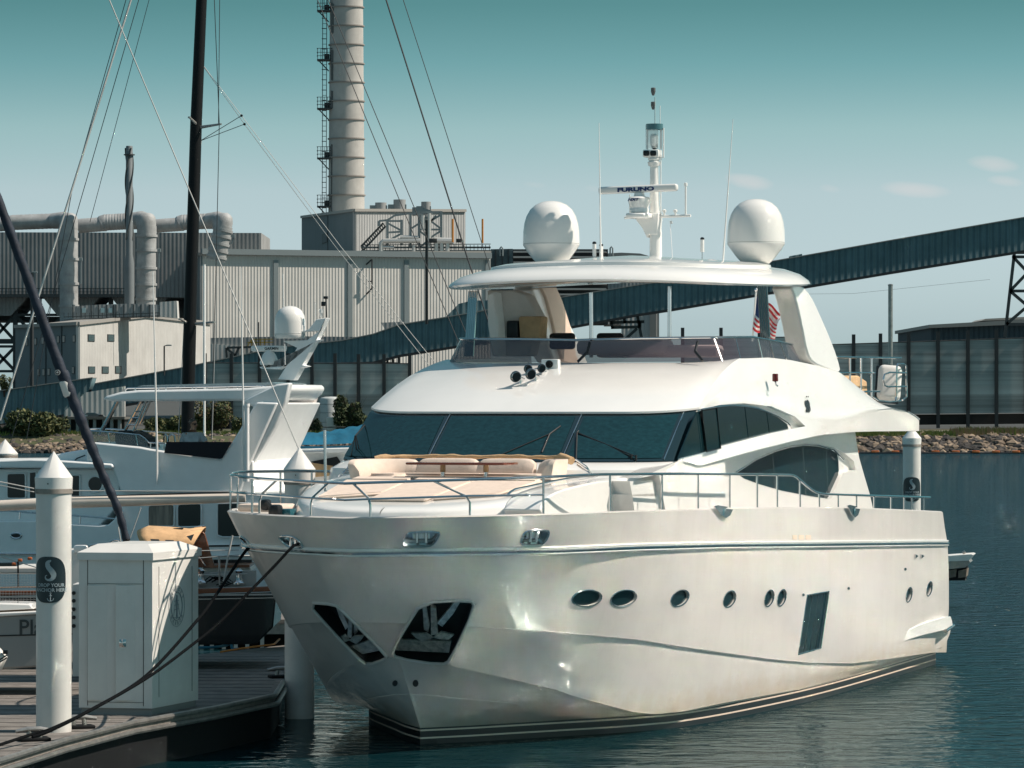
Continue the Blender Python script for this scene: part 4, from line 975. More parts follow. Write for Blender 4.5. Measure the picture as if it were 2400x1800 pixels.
edge = [(-9.2, 54.5), (-7.76, 59.5), (-7.18, 63), (-6.44, 66.3), (-5.25, 69.6), (-4.40, 72.5), (-4.45, 76), (-5.0, 88), (-6.8, 84.6), (-10.3, 80), (-15, 78.5), (-15, 54.5)]
dk = empty('floating_dock', (-8, 70, 0), 0, 'grey planked floating dock in the near left corner with metal edge rail', 'dock')
loc_ = lambda x, y, z: Vector((x + 8, y - 70, z))
m = MB(); m.prism([loc_(x, y, DZ - .09) for x, y in edge], Vector((0, 0, .09))); m.build('deck', dockm, dk, 20)
m = MB(); e2_ = [(x - .06 if x > -9 else x, y) for x, y in edge]; m.prism([loc_(x, y, -.3) for x, y in e2_], Vector((0, 0, DZ - .09 + .3 - .004))); m.build('float', dockd, dk, 20)
m = MB(); m.tube([loc_(x + .02, y, DZ + .03) for x, y in edge[:7]], .05, 8); m.tube([loc_(x + .06, y, DZ - .12) for x, y in edge[:7]], .045, 8); m.build('edge_rail', alu, dk)
m = MB(); 
for k in range(34):                                   # plank joints, dark grooves cut as thin battens of shadow gap
    y = 56 + k * .9; xr = np.interp(y, [p[1] for p in edge[:8]], [p[0] for p in edge[:8]])
    if y < 84: m.box(loc_((xr - 15) / 2 + .0, y, DZ + .002), (abs(xr + 15) - .3, .025, .004))
m.build('plank_gaps', dockd, dk, 0)
def rope(name, pts, r, mats, label, cat='mooring line', par=None, group=None):
    P = [W(*p) for p in pts]; Q_ = spl([tuple(p) for p in P], 60); o = MB().tube([Vector(q) for q in Q_], r, 8).build(name, mats, par, 60)
    if not par: tag(o, label, cat, group)
    return o
ropem = mat('dark_rope', (.006, .007, .008), .85, bump=.01, bscale=60, spec=.05)
rope('mooring_line', [(588, 1276, 70.4), (560, 1313, 69.8), (506, 1395, 68.4), (463, 1453, 67.3), (343, 1583, 65.5), (217, 1661, 63.8), (120, 1708, 62.8), (72, 1722, 62.6), (-20, 1752, 61.2)], .027, ropem, 'dark mooring line from the bow fairlead passing lowest across the white cabinet door')
rope('mooring_line', [(700, 1275, 67.9), (687, 1280, 67.8), (640, 1330, 67.6), (575, 1397, 67.2), (517, 1457, 66.8), (452, 1510, 66.2), (343, 1590, 65.0), (199, 1672, 63.0), (110, 1716, 62.4), (76, 1727, 62.2)], .027, ropem, 'dark mooring line from the right hand bow fairlead down to the dock cleat')
def cleat(px, py, Y, lab):
    p = W(px, py, Y); p.z = DZ; r = empty('dock_cleat', tuple(p), R(20), lab, 'cleat', 'cleats on the dock')
    m = MB(); m.rbox((0, 0, .03), (.5, .3, .06), .02); m.build('base', dockd, r); m = MB(); m.tube([(-.3, 0, .16), (-.1, 0, .19), (.1, 0, .19), (.3, 0, .16)], [.03, .045, .045, .03], 10); m.tube([(-.1, 0, .02), (-.08, 0, .18)], .04, 8); m.tube([(.1, 0, .02), (.08, 0, .18)], .04, 8); m.build('horn_bar', alu, r)
cleat(80, 1726, 63.2, 'steel cleat with dark lines wound on it left of the near pile base'); cleat(185, 1700, 65.6, 'steel cleat on the dock edge right of the near pile base'); cleat(660, 1588, 77.5, 'steel cleat on the dock beside the hidden middle pile')
signm = mat('sign_dark', (.010, .022, .028), .3, coat=.3, var=.2); sgrey = mat('sign_grey', (.30, .36, .38), .5)
def pile(px, Y, y_collar, y_cone, y_apex, flat, lab, sign=None, hi=1.0):
    X = (px - CX) * Y / F; zc = CH - (y_collar - CY) * Y / F; zk = CH - (y_cone - CY) * Y / F; za = CH - (y_apex - CY) * Y / F
    r = empty('mooring_pile', (X, Y, 0), 0, lab, 'pile', 'white capped mooring piles'); rr = .292
    m = MB(); m.lathe([(rr, -.5), (rr, zc)], (0, 0, 0), 48); m.build('shaft', pilem, r, 50)
    m = MB(); m.lathe([(rr + .005, zc - .07), (rr + .02, zc - .065), (rr + .02, zc + .01), (rr + .005, zc + .012)], (0, 0, 0), 48); m.build('band', mat('stained_band', (.26, .23, .20), .6, var=.3), r, 50)
    prof = [(rr + .02, zc + .012), (rr + .022, zk), (.0 if not flat else .13, za)]
    m = MB(); m.lathe([(rr + .012, zc + .012)] + prof[1:], (0, 0, 0), 48); m.build('cap', mat('cap_white', (.70, .69, .66), .35, var=.03), r, 28)
    MB().lathe([(.012, 0), (.012, .01)], (-.06, -rr - .02, (zc + zk) / 2), 10, M=Matrix.Rotation(R(90), 3, 'X')).build('bolt', black, r)
    if sign:
        zt, zb, a0, a1, s = sign                      # curved plate wrapped on the shaft
        n = 40; G = []
        zt_, zb_ = CH - (zt - CY) * Y / F, CH - (zb - CY) * Y / F; zm, hh = (zt_ + zb_) / 2, (zt_ - zb_) / 2; am, ah = (a0 + a1) / 2, (a1 - a0) / 2
        pts = []
        for t in np.linspace(0, 2 * math.pi, 56, endpoint=False):
            c_, s_ = math.cos(t), math.sin(t); e = 2.8
            pts.append((am + ah * math.copysign(abs(c_) ** (2 / e), c_), zm + hh * math.copysign(abs(s_) ** (2 / e), s_)))
        def cp(ang, z, rad): return Vector((rad * math.sin(ang), -rad * math.cos(ang), z))
        m = MB()
        for rad in (rr + .002, rr + .012): pass
        rings = [[cp(am + (a - am) * k, zm + (z - zm) * k, rr + .012) for a, z in pts] for k in (.02, .2, .4, .6, .8, 1)] + [[cp(a, z, rr + .0) for a, z in pts]]
        m.grid(rings, closeu=True); so = m.build('sign_plate', signm, r, 60)
        def wrap_text(body, size, zc_, bold=.002):
            o = text_mesh(body, 'lettering', size, sgrey, so, None, .0, bold)
            bm = bmesh.new(); bm.from_mesh(o.data); bmesh.ops.subdivide_edges(bm, edges=[e for e in bm.edges if e.calc_length() > .04], cuts=2); 
            for v in bm.verts: v.co = cp(am * .35 + v.co.x / rr, zc_ + v.co.y, rr + .015)
            bm.to_mesh(o.data); bm.free(); return o
        k = hh * 2
        wrap_text('DROP YOUR', k * .105, zm - k * .12); wrap_text('ANCHOR HERE', k * .105, zm - k * .225)
        path = [(-.02, .40), (-.09, .33), (-.10, .24), (-.02, .14), (.06, .04), (.09, -.02)]; 
        hk = [(cpx * k * .8, cz * k) for cpx, cz in [(.02, .42), (-.07, .37), (-.06, .28), (.02, .2), (.08, .12), (.07, .05), (0, .0), (-.08, .0), (-.13, .03), (-.13, .08), (-.09, .10)]]
        q = spl(hk, 40); wd = np.interp(np.linspace(0, 1, 40), [0, .15, .5, .8, 1], [.012, .05, .06, .02, .008]) * k
        t = np.gradient(q, axis=0); t /= np.linalg.norm(t, axis=1)[:, None]
        A_ = [cp(am * .35 + (x - ty * w_) / rr, zm + z + tx * w_, rr + .016) for (x, z), (tx, ty), w_ in zip(q, t, wd)]; B2 = [cp(am * .35 + (x + ty * w_) / rr, zm + z - tx * w_, rr + .016) for (x, z), (tx, ty), w_ in zip(q, t, wd)]
        MB().grid([A_, B2]).build('seahorse_mark', sgrey, so)
        an = lambda pts_: [cp(am * .35 + x * k / rr, zm + z * k, rr + .017) for x, z in pts_]
        m = MB(); m.tube(an([(0, -.30), (0, -.45)]), .006 * k / .6, 5); m.tube(an([(-.03, -.345), (.03, -.345)]), .005 * k / .6, 5); m.tube(an(spl([(-.065, -.40), (-.05, -.44), (0, -.46), (.05, -.44), (.065, -.40)], 12)), .006 * k / .6, 5); m.tube(an(ell(0, -.29, .014, .014, 0, 10)), .004, 5, close=True)
        m.build('anchor_mark', sgrey, so)
    return r
pile(126, 65, 1147, 1119, 1057, False, 'near white pile with cone cap and dark oval sign beside the white cabinet', (1303, 1411, R(-68), R(47), 1))
pile(702, 77, 1127, 1099, 1047, False, 'white capped pile in shade half hidden behind the bow rail of the large yacht')
pile(2137, 128, 1042, 1027, 1011, True, 'far white pile with flat topped cap standing beyond the stern of the large yacht', (1118, 1175, R(-72), R(60), 1))
pile(12, 96, 1068, 1063, 1029, False, 'small white cone capped pile at the left picture edge behind the trawler roof')
# utility cabinet
cab = empty('utility_cabinet', (-6.9, 69.2, DZ), 0, 'tall white two door utility cabinet with overhanging roof on the near dock', 'cabinet')
c0_, c1_, c2__ = Vector((-7.56, 68.52)), Vector((-6.26, 68.30)), Vector((-5.62, 70.3)); c3__ = c0_ + (c2__ - c1_)
cabm = mat('cabinet_white', (.66, .65, .62), .35, var=.04, vscale=2, streak=.08)
L3 = lambda v, z: Vector((v.x + 6.9, v.y - 69.2, z - DZ))
ztop = 3.58
m = MB(); m.prism([L3(c, DZ + .12) for c in (c0_, c1_, c2__, c3__)], Vector((0, 0, ztop - DZ - .12))); body = m.build('body', cabm, cab, 20)
ins = lambda c, k: c + ((c0_ + c1_ + c2__ + c3__) / 4 - c) * k
m = MB(); m.prism([L3(ins(c, .04), DZ) for c in (c0_, c1_, c2__, c3__)], Vector((0, 0, .116))); m.build('plinth', mat('plinth_grey', (.28, .28, .27), .6), cab, 20)
cen_ = (c0_ + c1_ + c2__ + c3__) / 4; oh = lambda c, k: c + (c - cen_) * k
rv = [L3(oh(c, .03 if i in (0,) else .06), ztop) for i, c in enumerate((c0_, c1_, c2__, c3__))]; rt_ = [L3(ins(oh(c, .06), .35), ztop + .14) for c in (c0_, c1_, c2__, c3__)]; rl = [v - Vector((0, 0, .13)) for v in rv]
m = MB(); m.add(rl + rv + rt_, [(0, 1, 2, 3), (8, 9, 10, 11)] + [(i, (i + 1) % 4, 4 + (i + 1) % 4, 4 + i) for i in range(4)] + [(4 + i, 4 + (i + 1) % 4, 8 + (i + 1) % 4, 8 + i) for i in range(4)])
m.build('roof', cabm, cab, 20)
u1 = (c1_ - c0_); 
def seam(x0, z0, x1, z1, nm='seam', par=None):
    a = c0_ + u1 * x0; b = c0_ + u1 * x1; m = MB(); m.beam(L3(a, z0) + Vector((0, -.004, 0)), L3(b, z1) + Vector((0, -.004, 0)), .012, .008); return m
def zpx(y): return CH - (y - CY) * 68.3 / F
dz0, dz1 = zpx(1643), zpx(1373)
for x0, x1 in ((.125, .492), (.508, .875)):
    a, b = c0_ + u1 * x0, c0_ + u1 * x1; m = MB(); m.rbox((L3(a, dz0) + L3(b, dz1)) / 2 + Vector((0, -.006, 0)), ((b - a).length, .022, dz1 - dz0), .006); d_ = m.build('door', cabm, cab, 0)
m = MB(); m.rbox(L3(c0_ + u1 * .60, zpx(1508)) + Vector((0, -.03, 0)), (.13, .03, .15), .02); m.rbox(L3(c0_ + u1 * .60, zpx(1508)) + Vector((0, -.05, 0)), (.07, .02, .09), .01); m.build('latch', steel, d_)
m = MB()
for x0, z0, x1, z1 in ((.12, DZ + .16, .12, ztop), (.88, DZ + .16, .88, ztop), (.12, dz1 + .03, .88, dz1 + .03), (.12, dz0 - .03, .88, dz0 - .03)):
    a, b = c0_ + u1 * x0, c0_ + u1 * x1; m.beam(L3(a, z0) + Vector((0, -.002, 0)), L3(b, z1) + Vector((0, -.002, 0)), .010, .006)
m.build('panel_seams', dockd, cab, 0)
u2 = c2__ - c1_; n2 = Vector((u2.y, -u2.x)).normalized()
m = MB()
for k0_, z0, k1_, z1 in ((.14, DZ + .3, .14, ztop - .25), (.86, DZ + .3, .86, ztop - .3)):
    a, b = c1_ + u2 * k0_ + n2 * .003, c1_ + u2 * k1_ + n2 * .003; m.beam(L3(a, z0), L3(b, z1), .008, .012)
m.build('side_seams', dockd, cab, 0)
# round harbour emblem printed on the cabinet's side
ec = L3(c1_ + u2 * .52 + n2 * .006, 0); ec.z = 0; U3 = Vector((u2.x, u2.y, 0)).normalized(); em = mat('print_grey', (.20, .23, .24), .5)
zc_e = (CH - (1421 - CY) * 69.3 / F) - DZ
def ep(x, z): return Vector((ec.x, ec.y, zc_e)) + U3 * x + Vector((0, 0, z))
m = MB(); m.tube([ep(.36 * math.cos(t), .36 * math.sin(t)) for t in np.linspace(0, 6.28, 40)], .004, 4); m.tube([ep(.25 * math.cos(t), .25 * math.sin(t)) for t in np.linspace(0, 6.28, 40)], .008, 4)
m.tube([ep(0, -.22), ep(0, .2)], .018, 4); m.tube([ep(-.1, .02), ep(.1, .03)], .006, 4); m.tube([ep(-.12, -.06), ep(.1, -.05)], .006, 4); m.tube([ep(-.1, .09), ep(.09, .1)], .006, 4); m.tube([ep(-.16, -.2), ep(.16, -.2)], .006, 4); m.tube([ep(0, .2), ep(-.14, -.16)], .004, 4); m.tube([ep(0, .2), ep(.14, -.16)], .004, 4)
emb = m.build('emblem', em, cab)
def circ_text(body, r, a0, a1, size, flip):
    for i, ch in enumerate(body):
        if ch == ' ': continue
        t = a0 + (a1 - a0) * i / (len(body) - 1); p = ep(r * math.cos(t), r * math.sin(t)); ang = t - math.pi / 2 if not flip else t + math.pi / 2
        X_ = U3 * math.cos(ang) + Vector((0, 0, 1)) * math.sin(ang); Y_ = -U3 * math.sin(ang) + Vector((0, 0, 1)) * math.cos(ang)
        Mx = Matrix.Translation(p) @ Matrix((X_, Y_, X_.cross(Y_))).transposed().to_4x4()
        o = text_mesh(ch, 'letter', .085, em, None, Mx, .001, .001); L_.append(o)
L_ = []; circ_text('NEWPORT', .305, R(150), R(30), .08, False); circ_text('HARBOR', .305, R(218), R(322), .08, True)
mj = MB()
for o in L_:
    mj.add([v.co for v in o.data.vertices], [tuple(p.vertices) for p in o.data.polygons]); bpy.data.objects.remove(o)
mj.build('emblem_lettering', em, emb, 0, merge=0, recalc=False)
# narrow side box left of the cabinet with dark round vents
sb = PFr(177, 69.8, 0); r_ = sb.root('side_box', 'narrow white box with a column of dark round vents beside the near pile', 'box')
sb.part('body', [(170, 1370), (185, 1370), (185, 1585), (170, 1585)], 0, .8, cabm, r_)
for y in (1390, 1408, 1428, 1447, 1467): MB().lathe([(.035, 0), (.035, .02)], sb.P(173, y, -.02), 16, M=Matrix.Rotation(R(90), 3, 'X')).build('vent', black, r_)
# finger docks further back
fd = PFr(540, 98, 4); r_ = fd.root('finger_dock', 'pale edged finger dock on dark piles behind the cabinet', 'dock', 'finger docks')
fd.part('deck', [(300, 1452), (700, 1452), (700, 1462), (300, 1462)], 0, 6, dockm, r_); fd.part('fascia', [(300, 1463), (700, 1463), (700, 1486), (300, 1486)], .05, 5.9, alu, r_)
for x in (468, 492, 520, 548, 575, 610): fd.part('post', [(x, 1487), (x + 9, 1487), (x + 9, 1530), (x, 1530)], .3, .5, pilem, r_)
fd.part('float', [(300, 1487), (700, 1487), (700, 1535), (300, 1535)], .8, 5.5, dockd, r_)
fd = PFr(2240, 118, -10); r_ = fd.root('finger_dock', 'short pale finger dock end standing out of the water right of the yacht stern', 'dock', 'finger docks')
fd.part('deck', [(2150, 1308), (2276, 1299), (2281, 1301), (2270, 1314), (2150, 1318)], 0, 1.4, offw, r_)
fd.part('fascia', [(2150, 1318), (2271, 1314), (2274, 1318), (2262, 1330), (2150, 1342)], .05, 1.35, alu, r_)
for x in (2150, 2172, 2196, 2222, 2246): fd.part('pontoon_panel', [(x, 1338), (x + 20, 1334), (x + 18, 1352), (x, 1355)], .12, 1.2, mat('weathered_timber', (.16, .13, .10), .8, var=.4), r_)
fd.part('float', [(2150, 1325), (2266, 1325), (2262, 1360), (2150, 1362)], .25, 1.1, dockd, r_)
MB().tube([fd.P(2256, 1297, .5), fd.P(2262, 1293, .5)], .05, 8).build('bollard', alu, r_)
# blue and orange hoses on the dock
rope('dock_hose', [(455, 1518, 86), (500, 1517, 86), (532, 1512, 86.5), (540, 1505, 86.5), (545, 1520, 86), (560, 1521, 86)], .03, mat('blue_hose', (.01, .15, .22), .5), 'bright blue hose and fitting lying on the dock right of the cabinet', 'hose')
rope('dock_cable', [(517, 1528, 84.6), (560, 1521, 85), (610, 1514, 85.6), (640, 1510, 86), (655, 1498, 87)], .022, mat('orange_cable', (.55, .20, .03), .5), 'orange power cable on the dock leading under the yacht bow', 'cable')
# ---------------------------------------------------------------- water
def water_mat():
    m = bpy.data.materials.new('harbour_water'); m.use_nodes = True; t = m.node_tree; b = t.nodes['Principled BSDF']; L = t.links.new
    b.inputs['Base Color'].default_value = (.002, .018, .023, 1); b.inputs['Roughness'].default_value = .12; b.inputs['IOR'].default_value = 1.30; b.inputs['Specular IOR Level'].default_value = .5
    geo = N(t, 'ShaderNodeNewGeometry')
    def noise(sx, sy, sc, det, rot=0.0, dist=0.0):
        mp = N(t, 'ShaderNodeMapping'); L(geo.outputs['Position'], mp.inputs[0]); mp.inputs['Scale'].default_value = (sx, sy, 1); mp.inputs['Rotation'].default_value = (0, 0, rot)
        n = N(t, 'ShaderNodeTexNoise', Scale=sc, Detail=det, Roughness=.55, Distortion=dist); L(mp.outputs[0], n.inputs[0]); return n.outputs[0]
    def mul(a, k):
        q = N(t, 'ShaderNodeMath', operation='MULTIPLY'); L(a, q.inputs[0]); q.inputs[1].default_value = k; return q.outputs[0]
    def add(a, b_):
        q = N(t, 'ShaderNodeMath', operation='ADD'); L(a, q.inputs[0]); L(b_, q.inputs[1]); return q.outputs[0]
    # ripples: long soft swell, short wavelets; choppier where the basin lies open to the wind beyond the moored yachts
    big = noise(.8, 1.3, .55, 2, .25, .3); mid_ = noise(.9, 1.5, 1.5, 2, -.35, .6); fine = noise(1, 1.6, 4.2, 3, .15, .4)
    sp = N(t, 'ShaderNodeSeparateXYZ'); L(geo.outputs['Position'], sp.inputs[0])
    op1 = N(t, 'ShaderNodeMapRange'); op1.inputs[1].default_value = 8; op1.inputs[2].default_value = 16; L(sp.outputs[0], op1.inputs[0])
    op2 = N(t, 'ShaderNodeMapRange'); op2.inputs[1].default_value = 85; op2.inputs[2].default_value = 110; L(sp.outputs[1], op2.inputs[0])
    op = N(t, 'ShaderNodeMath', operation='MAXIMUM'); L(op1.outputs[0], op.inputs[0]); L(op2.outputs[0], op.inputs[1])
    gain_ = N(t, 'ShaderNodeMath', operation='MULTIPLY_ADD'); L(op.outputs[0], gain_.inputs[0]); gain_.inputs[1].default_value = WG; gain_.inputs[2].default_value = 1.0
    fm = N(t, 'ShaderNodeMath', operation='MULTIPLY'); L(mul(fine, WA[2]), fm.inputs[0]); L(gain_.outputs[0], fm.inputs[1])
    mm_ = N(t, 'ShaderNodeMath', operation='MULTIPLY'); L(mul(mid_, WA[1]), mm_.inputs[0]); L(gain_.outputs[0], mm_.inputs[1])
    h = add(add(mul(big, WA[0]), mm_.outputs[0]), fm.outputs[0])
    bn = N(t, 'ShaderNodeBump'); bn.inputs['Distance'].default_value = 1.0; bn.inputs['Strength'].default_value = 1.0; L(h, bn.inputs['Height']); L(bn.outputs[0], b.inputs['Normal'])
    b.inputs['Specular IOR Level'].default_value = 0.0; b.inputs['Roughness'].default_value = 1.0
    g = N(t, 'ShaderNodeBsdfGlossy'); g.inputs['Roughness'].default_value = WR; g.inputs['Color'].default_value = (.9, 1, .98, 1); L(bn.outputs[0], g.inputs['Normal'])
    mx = N(t, 'ShaderNodeMixShader'); mx.inputs[0].default_value = WF; L(b.outputs[0], mx.inputs[1]); L(g.outputs[0], mx.inputs[2]); L(mx.outputs[0], t.nodes['Material Output'].inputs['Surface'])
    return m
WA = (.09, .060, .0060); WF = .33; WR = .05; WG = 7.0
MB().add([(-900, -60, 0), (900, -60, 0), (900, 470, 0), (-900, 470, 0)], [(0, 1, 2, 3)]).build('water', water_mat(), smooth=0)['kind'] = 'structure'
# ================================================================ the other boats
# ---- trawler-style motor yacht behind the boom, seen side-on
ty = PFr(420, 86, -12); tr_ = ty.root('motor_yacht', 'white trawler yacht side-on behind the left docks with curved hardtop arch and person aboard', 'yacht')
tw = mat('trawler_white', (.82, .83, .82), .3, coat=.2, var=.03)
CB = 4.2                                               # beam
def C3(p): return [(x / 2.765, 850 + y / 2.765) for x, y in p]
def C2(p): return [(x / 2.765, 450 + y / 2.765) for x, y in p]
def C7(p): return [(200 + x / 5.027, 900 + y / 5.027) for x, y in p]
ty.part('hull', C3([(-900, 1020), (0, 1025), (235, 1025), (470, 1045), (640, 1055), (700, 1050), (740, 1015), (765, 960), (790, 960), (800, 1185), (1900, 1178), (1900, 1560), (-900, 1560)]), 0, CB, tw, tr_, bevel=.03)
hl = ty.part('boot_stripe', C3([(1340, 1183), (1900, 1175), (1900, 1186), (1340, 1194)]), -.01, .1, black, tr_)
ty.part('rub_strake', C3([(-900, 1235), (0, 1237), (470, 1243), (1300, 1250), (1900, 1245), (1900, 1258), (0, 1250), (-900, 1248)]), -.07, .1, offw, tr_, bevel=.015)
ty.part('deckhouse', C3([(-900, 690), (0, 690), (250, 688), (730, 690), (770, 700), (770, 830), (1900, 830), (1900, 950), (740, 950), (640, 1060), (-900, 1060)]), .45, CB - .45, tw, tr_, bevel=.03)
ty.part('saloon_side', C3([(760, 860), (1900, 845), (1900, 1200), (740, 1200)]), .12, CB - .2, tw, tr_)
ty.part('cabin_roof', C3([(-900, 640), (0, 632), (190, 625), (300, 628), (720, 655), (735, 668), (728, 688), (0, 682), (-900, 690)]), .15, CB - .15, tw, tr_, bevel=.06)
ty.part('roof_box', C3([(340, 600), (420, 582), (560, 560), (580, 640), (330, 640)]), .9, CB - .9, tw, tr_, bevel=.05)
# swept side of the upper works
ty.part('upper_side', C3([(600, 515), (905, 545), (970, 558), (1065, 572), (1430, 627), (1500, 520), (1560, 420), (1660, 255), (1800, 260), (1600, 700), (1560, 840), (780, 835), (730, 690), (640, 655), (560, 640), (560, 560)]), .25, CB - .25, tw, tr_, bevel=.04)
ty.part('aft_wall', C3([(1500, 560), (1640, 640), (1640, 870), (1500, 870)]), .3, CB - .3, tw, tr_, bevel=.02)
# dark windows and door
dkw = mat('shaded_window', (.012, .02, .022), .08, spec=.5)
def rnd(poly, k=.16):
    out = []; n = len(poly)
    for i in range(n):
        a, b, c = Vector(poly[i - 1]), Vector(poly[i]), Vector(poly[(i + 1) % n]); d = min((a - b).length, (c - b).length) * k
        p0, p1 = b + (a - b).normalized() * d, b + (c - b).normalized() * d
        out += [tuple(p0), tuple((p0 + p1) / 2 * .35 + b * .65), tuple(p1)]
    return out
def win(nm, pts, o=.43, trim=True, mt=dkw):
    w_ = ty.part(nm, rnd(C3(pts)), o - .012, o + .02, mt, tr_)
    if trim: MB().tube([ty.P(x, y, o - .014) for x, y in rnd(C3(pts))], .018, 6, close=True).build('frame', tw, w_)
    return w_
win('window', [(45, 718), (165, 715), (168, 880), (45, 880)]); win('window', [(190, 710), (235, 705), (235, 880), (190, 882)]); win('window', [(462, 728), (518, 728), (518, 868), (462, 868)])
o = ty.part('porthole_window', [(x, y) for x, y in ell(*C3([(617, 787)])[0], 16.5, 17.5, 0, 28)], .42, .45, dkw, tr_); MB().tube([ty.P(x, y, .42) for x, y in ell(*C3([(617, 787)])[0], 18, 19, 0, 28)], .022, 6, close=True).build('frame', tw, o)
win('window', [(960, 925), (1130, 918), (1130, 1062), (960, 1062)], .10, mt=mat('curtain_window', (.20, .17, .14), .15, var=.5, vscale=4, vstretch=(3, 1, .2)))
win('door', [(1150, 918), (1305, 912), (1305, 1062), (1150, 1066)], .10); win('window', [(1408, 912), (1500, 910), (1700, 912), (1700, 1132), (1440, 1130), (1408, 1118)], .10)
for c in ((105, 1121),): 
    o = ty.part('hawse_hole', ell(*C3([c])[0], 11, 5.5, 0, 20), -.02, .1, black, tr_); MB().tube([ty.P(x, y, -.02) for x, y in ell(*C3([c])[0], 12, 6.5, 0, 20)], .02, 6, close=True).build('rim', steel, o)
# hardtop with the sculpted arch
ty.part('hardtop', C3([(662, 235), (690, 215), (780, 190), (900, 178), (1600, 165), (1760, 150), (1850, 140), (1868, 168), (1850, 200), (1800, 245), (900, 250), (720, 250)]), .5, CB - .5, tw, tr_, bevel=.05)
for (o0, o1, dx, nm) in ((.35, .62, 0, 'arch_leg'),):
    ty.part(nm, C3([(1560, 255), (1790, 140), (1880, 130), (1850, 260), (1780, 420), (1620, 690), (1480, 690), (1500, 520), (1560, 420), (1620, 330), (1640, 285)]), o0, o1, tw, tr_, bevel=.04)
m = MB(); A = C3([(1780, 170), (1840, 140), (1905, 132), (1985, 152), (2035, 183), (2050, 212), (2034, 275), (1965, 455), (1900, 600), (1745, 600), (1760, 545), (1850, 330), (1868, 262), (1830, 245), (1790, 230)])
m.prism([ty.P(x, y, CB - .35) for x, y in A], Vector((0, .22, 0))); m.build('far_arch_leg', mat('arch_inner', (.62, .56, .53), .4), tr_, 30, bevel=.03)
# roof rails, solar panel
P = C7([(470, 100), (475, 62), (500, 50), (2100, 22), (2160, 40)]); ty.tube('roof_rail', P, .018, steel, tr_, off=.7)
for x in (590, 865, 950, 1262, 1305, 1435, 1668, 1790, 2080): 
    a, b = C7([(x, 45 if x < 2000 else 20), (x, 88 if x < 900 else 70)]); ty.tube('rail_foot', [a, b], .02, steel, tr_, off=.7)
ty.part('solar_panel', C7([(610, 30), (680, 14), (2200, -20), (2280, -2), (2250, 10)]), .9, CB - .9, mat('panel_glass', (.25, .32, .34), .1), tr_)
# hardtop struts, ladder, flybridge screen and rails
for pts, r in (([(380, 205), (190, 560)], .05), ([(355, 210), (165, 600)], .02), ([(655, 205), (470, 545)], .035), ([(712, 205), (565, 570)], .035), ([(760, 205), (640, 470)], .03)):
    ty.tube('strut', C7(pts), r, steel, tr_, off=.8)
for y in (322, 400, 480): 
    t = (y - 205) / 340; ty.tube('ladder_step', C7([(655 - 185 * t, y), (712 - 147 * t, y)]), .02, steel, tr_, off=.78)
scr = mat('clear_screen', (.22, .26, .27), .1, alpha=.35)
ty.part('flybridge_screen', C7([(60, 560), (340, 575), (660, 600), (700, 640), (745, 740), (600, 725), (110, 680)]), .4, .42, scr, tr_)
ty.part('seat_cover', C7([(345, 575), (400, 548), (520, 548), (600, 580), (700, 640), (745, 745), (620, 728), (350, 700)]), .7, 1.6, mat('dark_cover', (.02, .026, .03), .8), tr_, bevel=.03)
ty.tube('flybridge_rail', spl(C7([(30, 545), (60, 530), (170, 527)]), 8).tolist() + C7([(300, 530), (1050, 578), (1120, 590), (1140, 610)]), .016, steel, tr_, off=2.8)
ty.tube('flybridge_rail', C7([(35, 550), (340, 570), (640, 600), (700, 640), (750, 690), (940, 700)]), .018, steel, tr_, off=.4)
for x, y0, y1 in ((265, 565, 700), (595, 600, 727), (770, 700, 770), (925, 705, 770)): ty.tube('rail_post', C7([(x, y0), (x + 25 if x < 700 else x, y1)]), .015, steel, tr_, off=.4)
ty.part('canvas_panel', C7([(955, 682), (1724, 682), (1612, 870), (1585, 884), (930, 812), (940, 750)]), .20, .23, mat('navy_canvas', (.012, .013, .018), .85), tr_)
m = MB(); 
for x0, x1 in ((930, 960), (985, 1050)): m.tube([ty.P(*p, 1.0) for p in C7([(x0 - 5, 680), (x0, 610), ((x0 + x1) / 2, 590), (x1, 612), (x1 + 8, 680)])], .02, 6)
m.build('chair_hoop', steel, tr_)
# radome, mast wing, radar, aerials
M3 = lambda x, y, o=2.1: ty.P(*C2([(x, y)])[0], o)
m = MB(); pc = M3(1880, 950); s = pc.z; m.lathe([(.32, 0), (.34, .02), (.345, .09), (.33, .10), (.345, .11), (.345, .38), (.32, .52), (.25, .64), (.14, .71), (0, .735)], pc, 36); m.build('radome', domem, tr_, 50)
m = MB(); m.prism([M3(x, y, 1.95) for x, y in [(1800, 1215), (1860, 1120), (1800, 1150), (1690, 1145), (1680, 1133), (1850, 1125), (1925, 1010), (1830, 965), (1990, 960), (2070, 900), (1950, 905), (2000, 890), (2050, 825), (2115, 815), (2100, 850), (2050, 960), (2080, 955), (2040, 975), (1960, 1120), (1995, 1130), (1950, 1140), (1905, 1220)]], Vector((0, .35, 0))); m.build('mast_wing', tw, tr_, 25, bevel=.02)
c = M3(1743, 1015); bar = MB().rbox(c, (1.02 * .80, .16, .13), .04).build('radar_scanner', domem, tr_)
text_mesh('GARMIN', 'lettering', .085, black, bar, Matrix.Translation(c + Vector((.08, -.083, 0))) @ Matrix.Rotation(R(90), 4, 'X'), .002, .002)
m = MB(); m.lathe([(.2, 0), (.215, .05), (.15, .22), (.09, .30), (.08, .36)], M3(1745, 1120), 24); m.build('radar_pedestal', domem, tr_, 40)
m = MB(); m.tube([M3(2117, 815), M3(2112, 690)], .015, 6); m.rbox(M3(2111, 684), (.09, .09, .06), .01); m.rbox(M3(2095, 725), (.09, .05, .1), .01); m.build('wind_sensor', black, tr_)
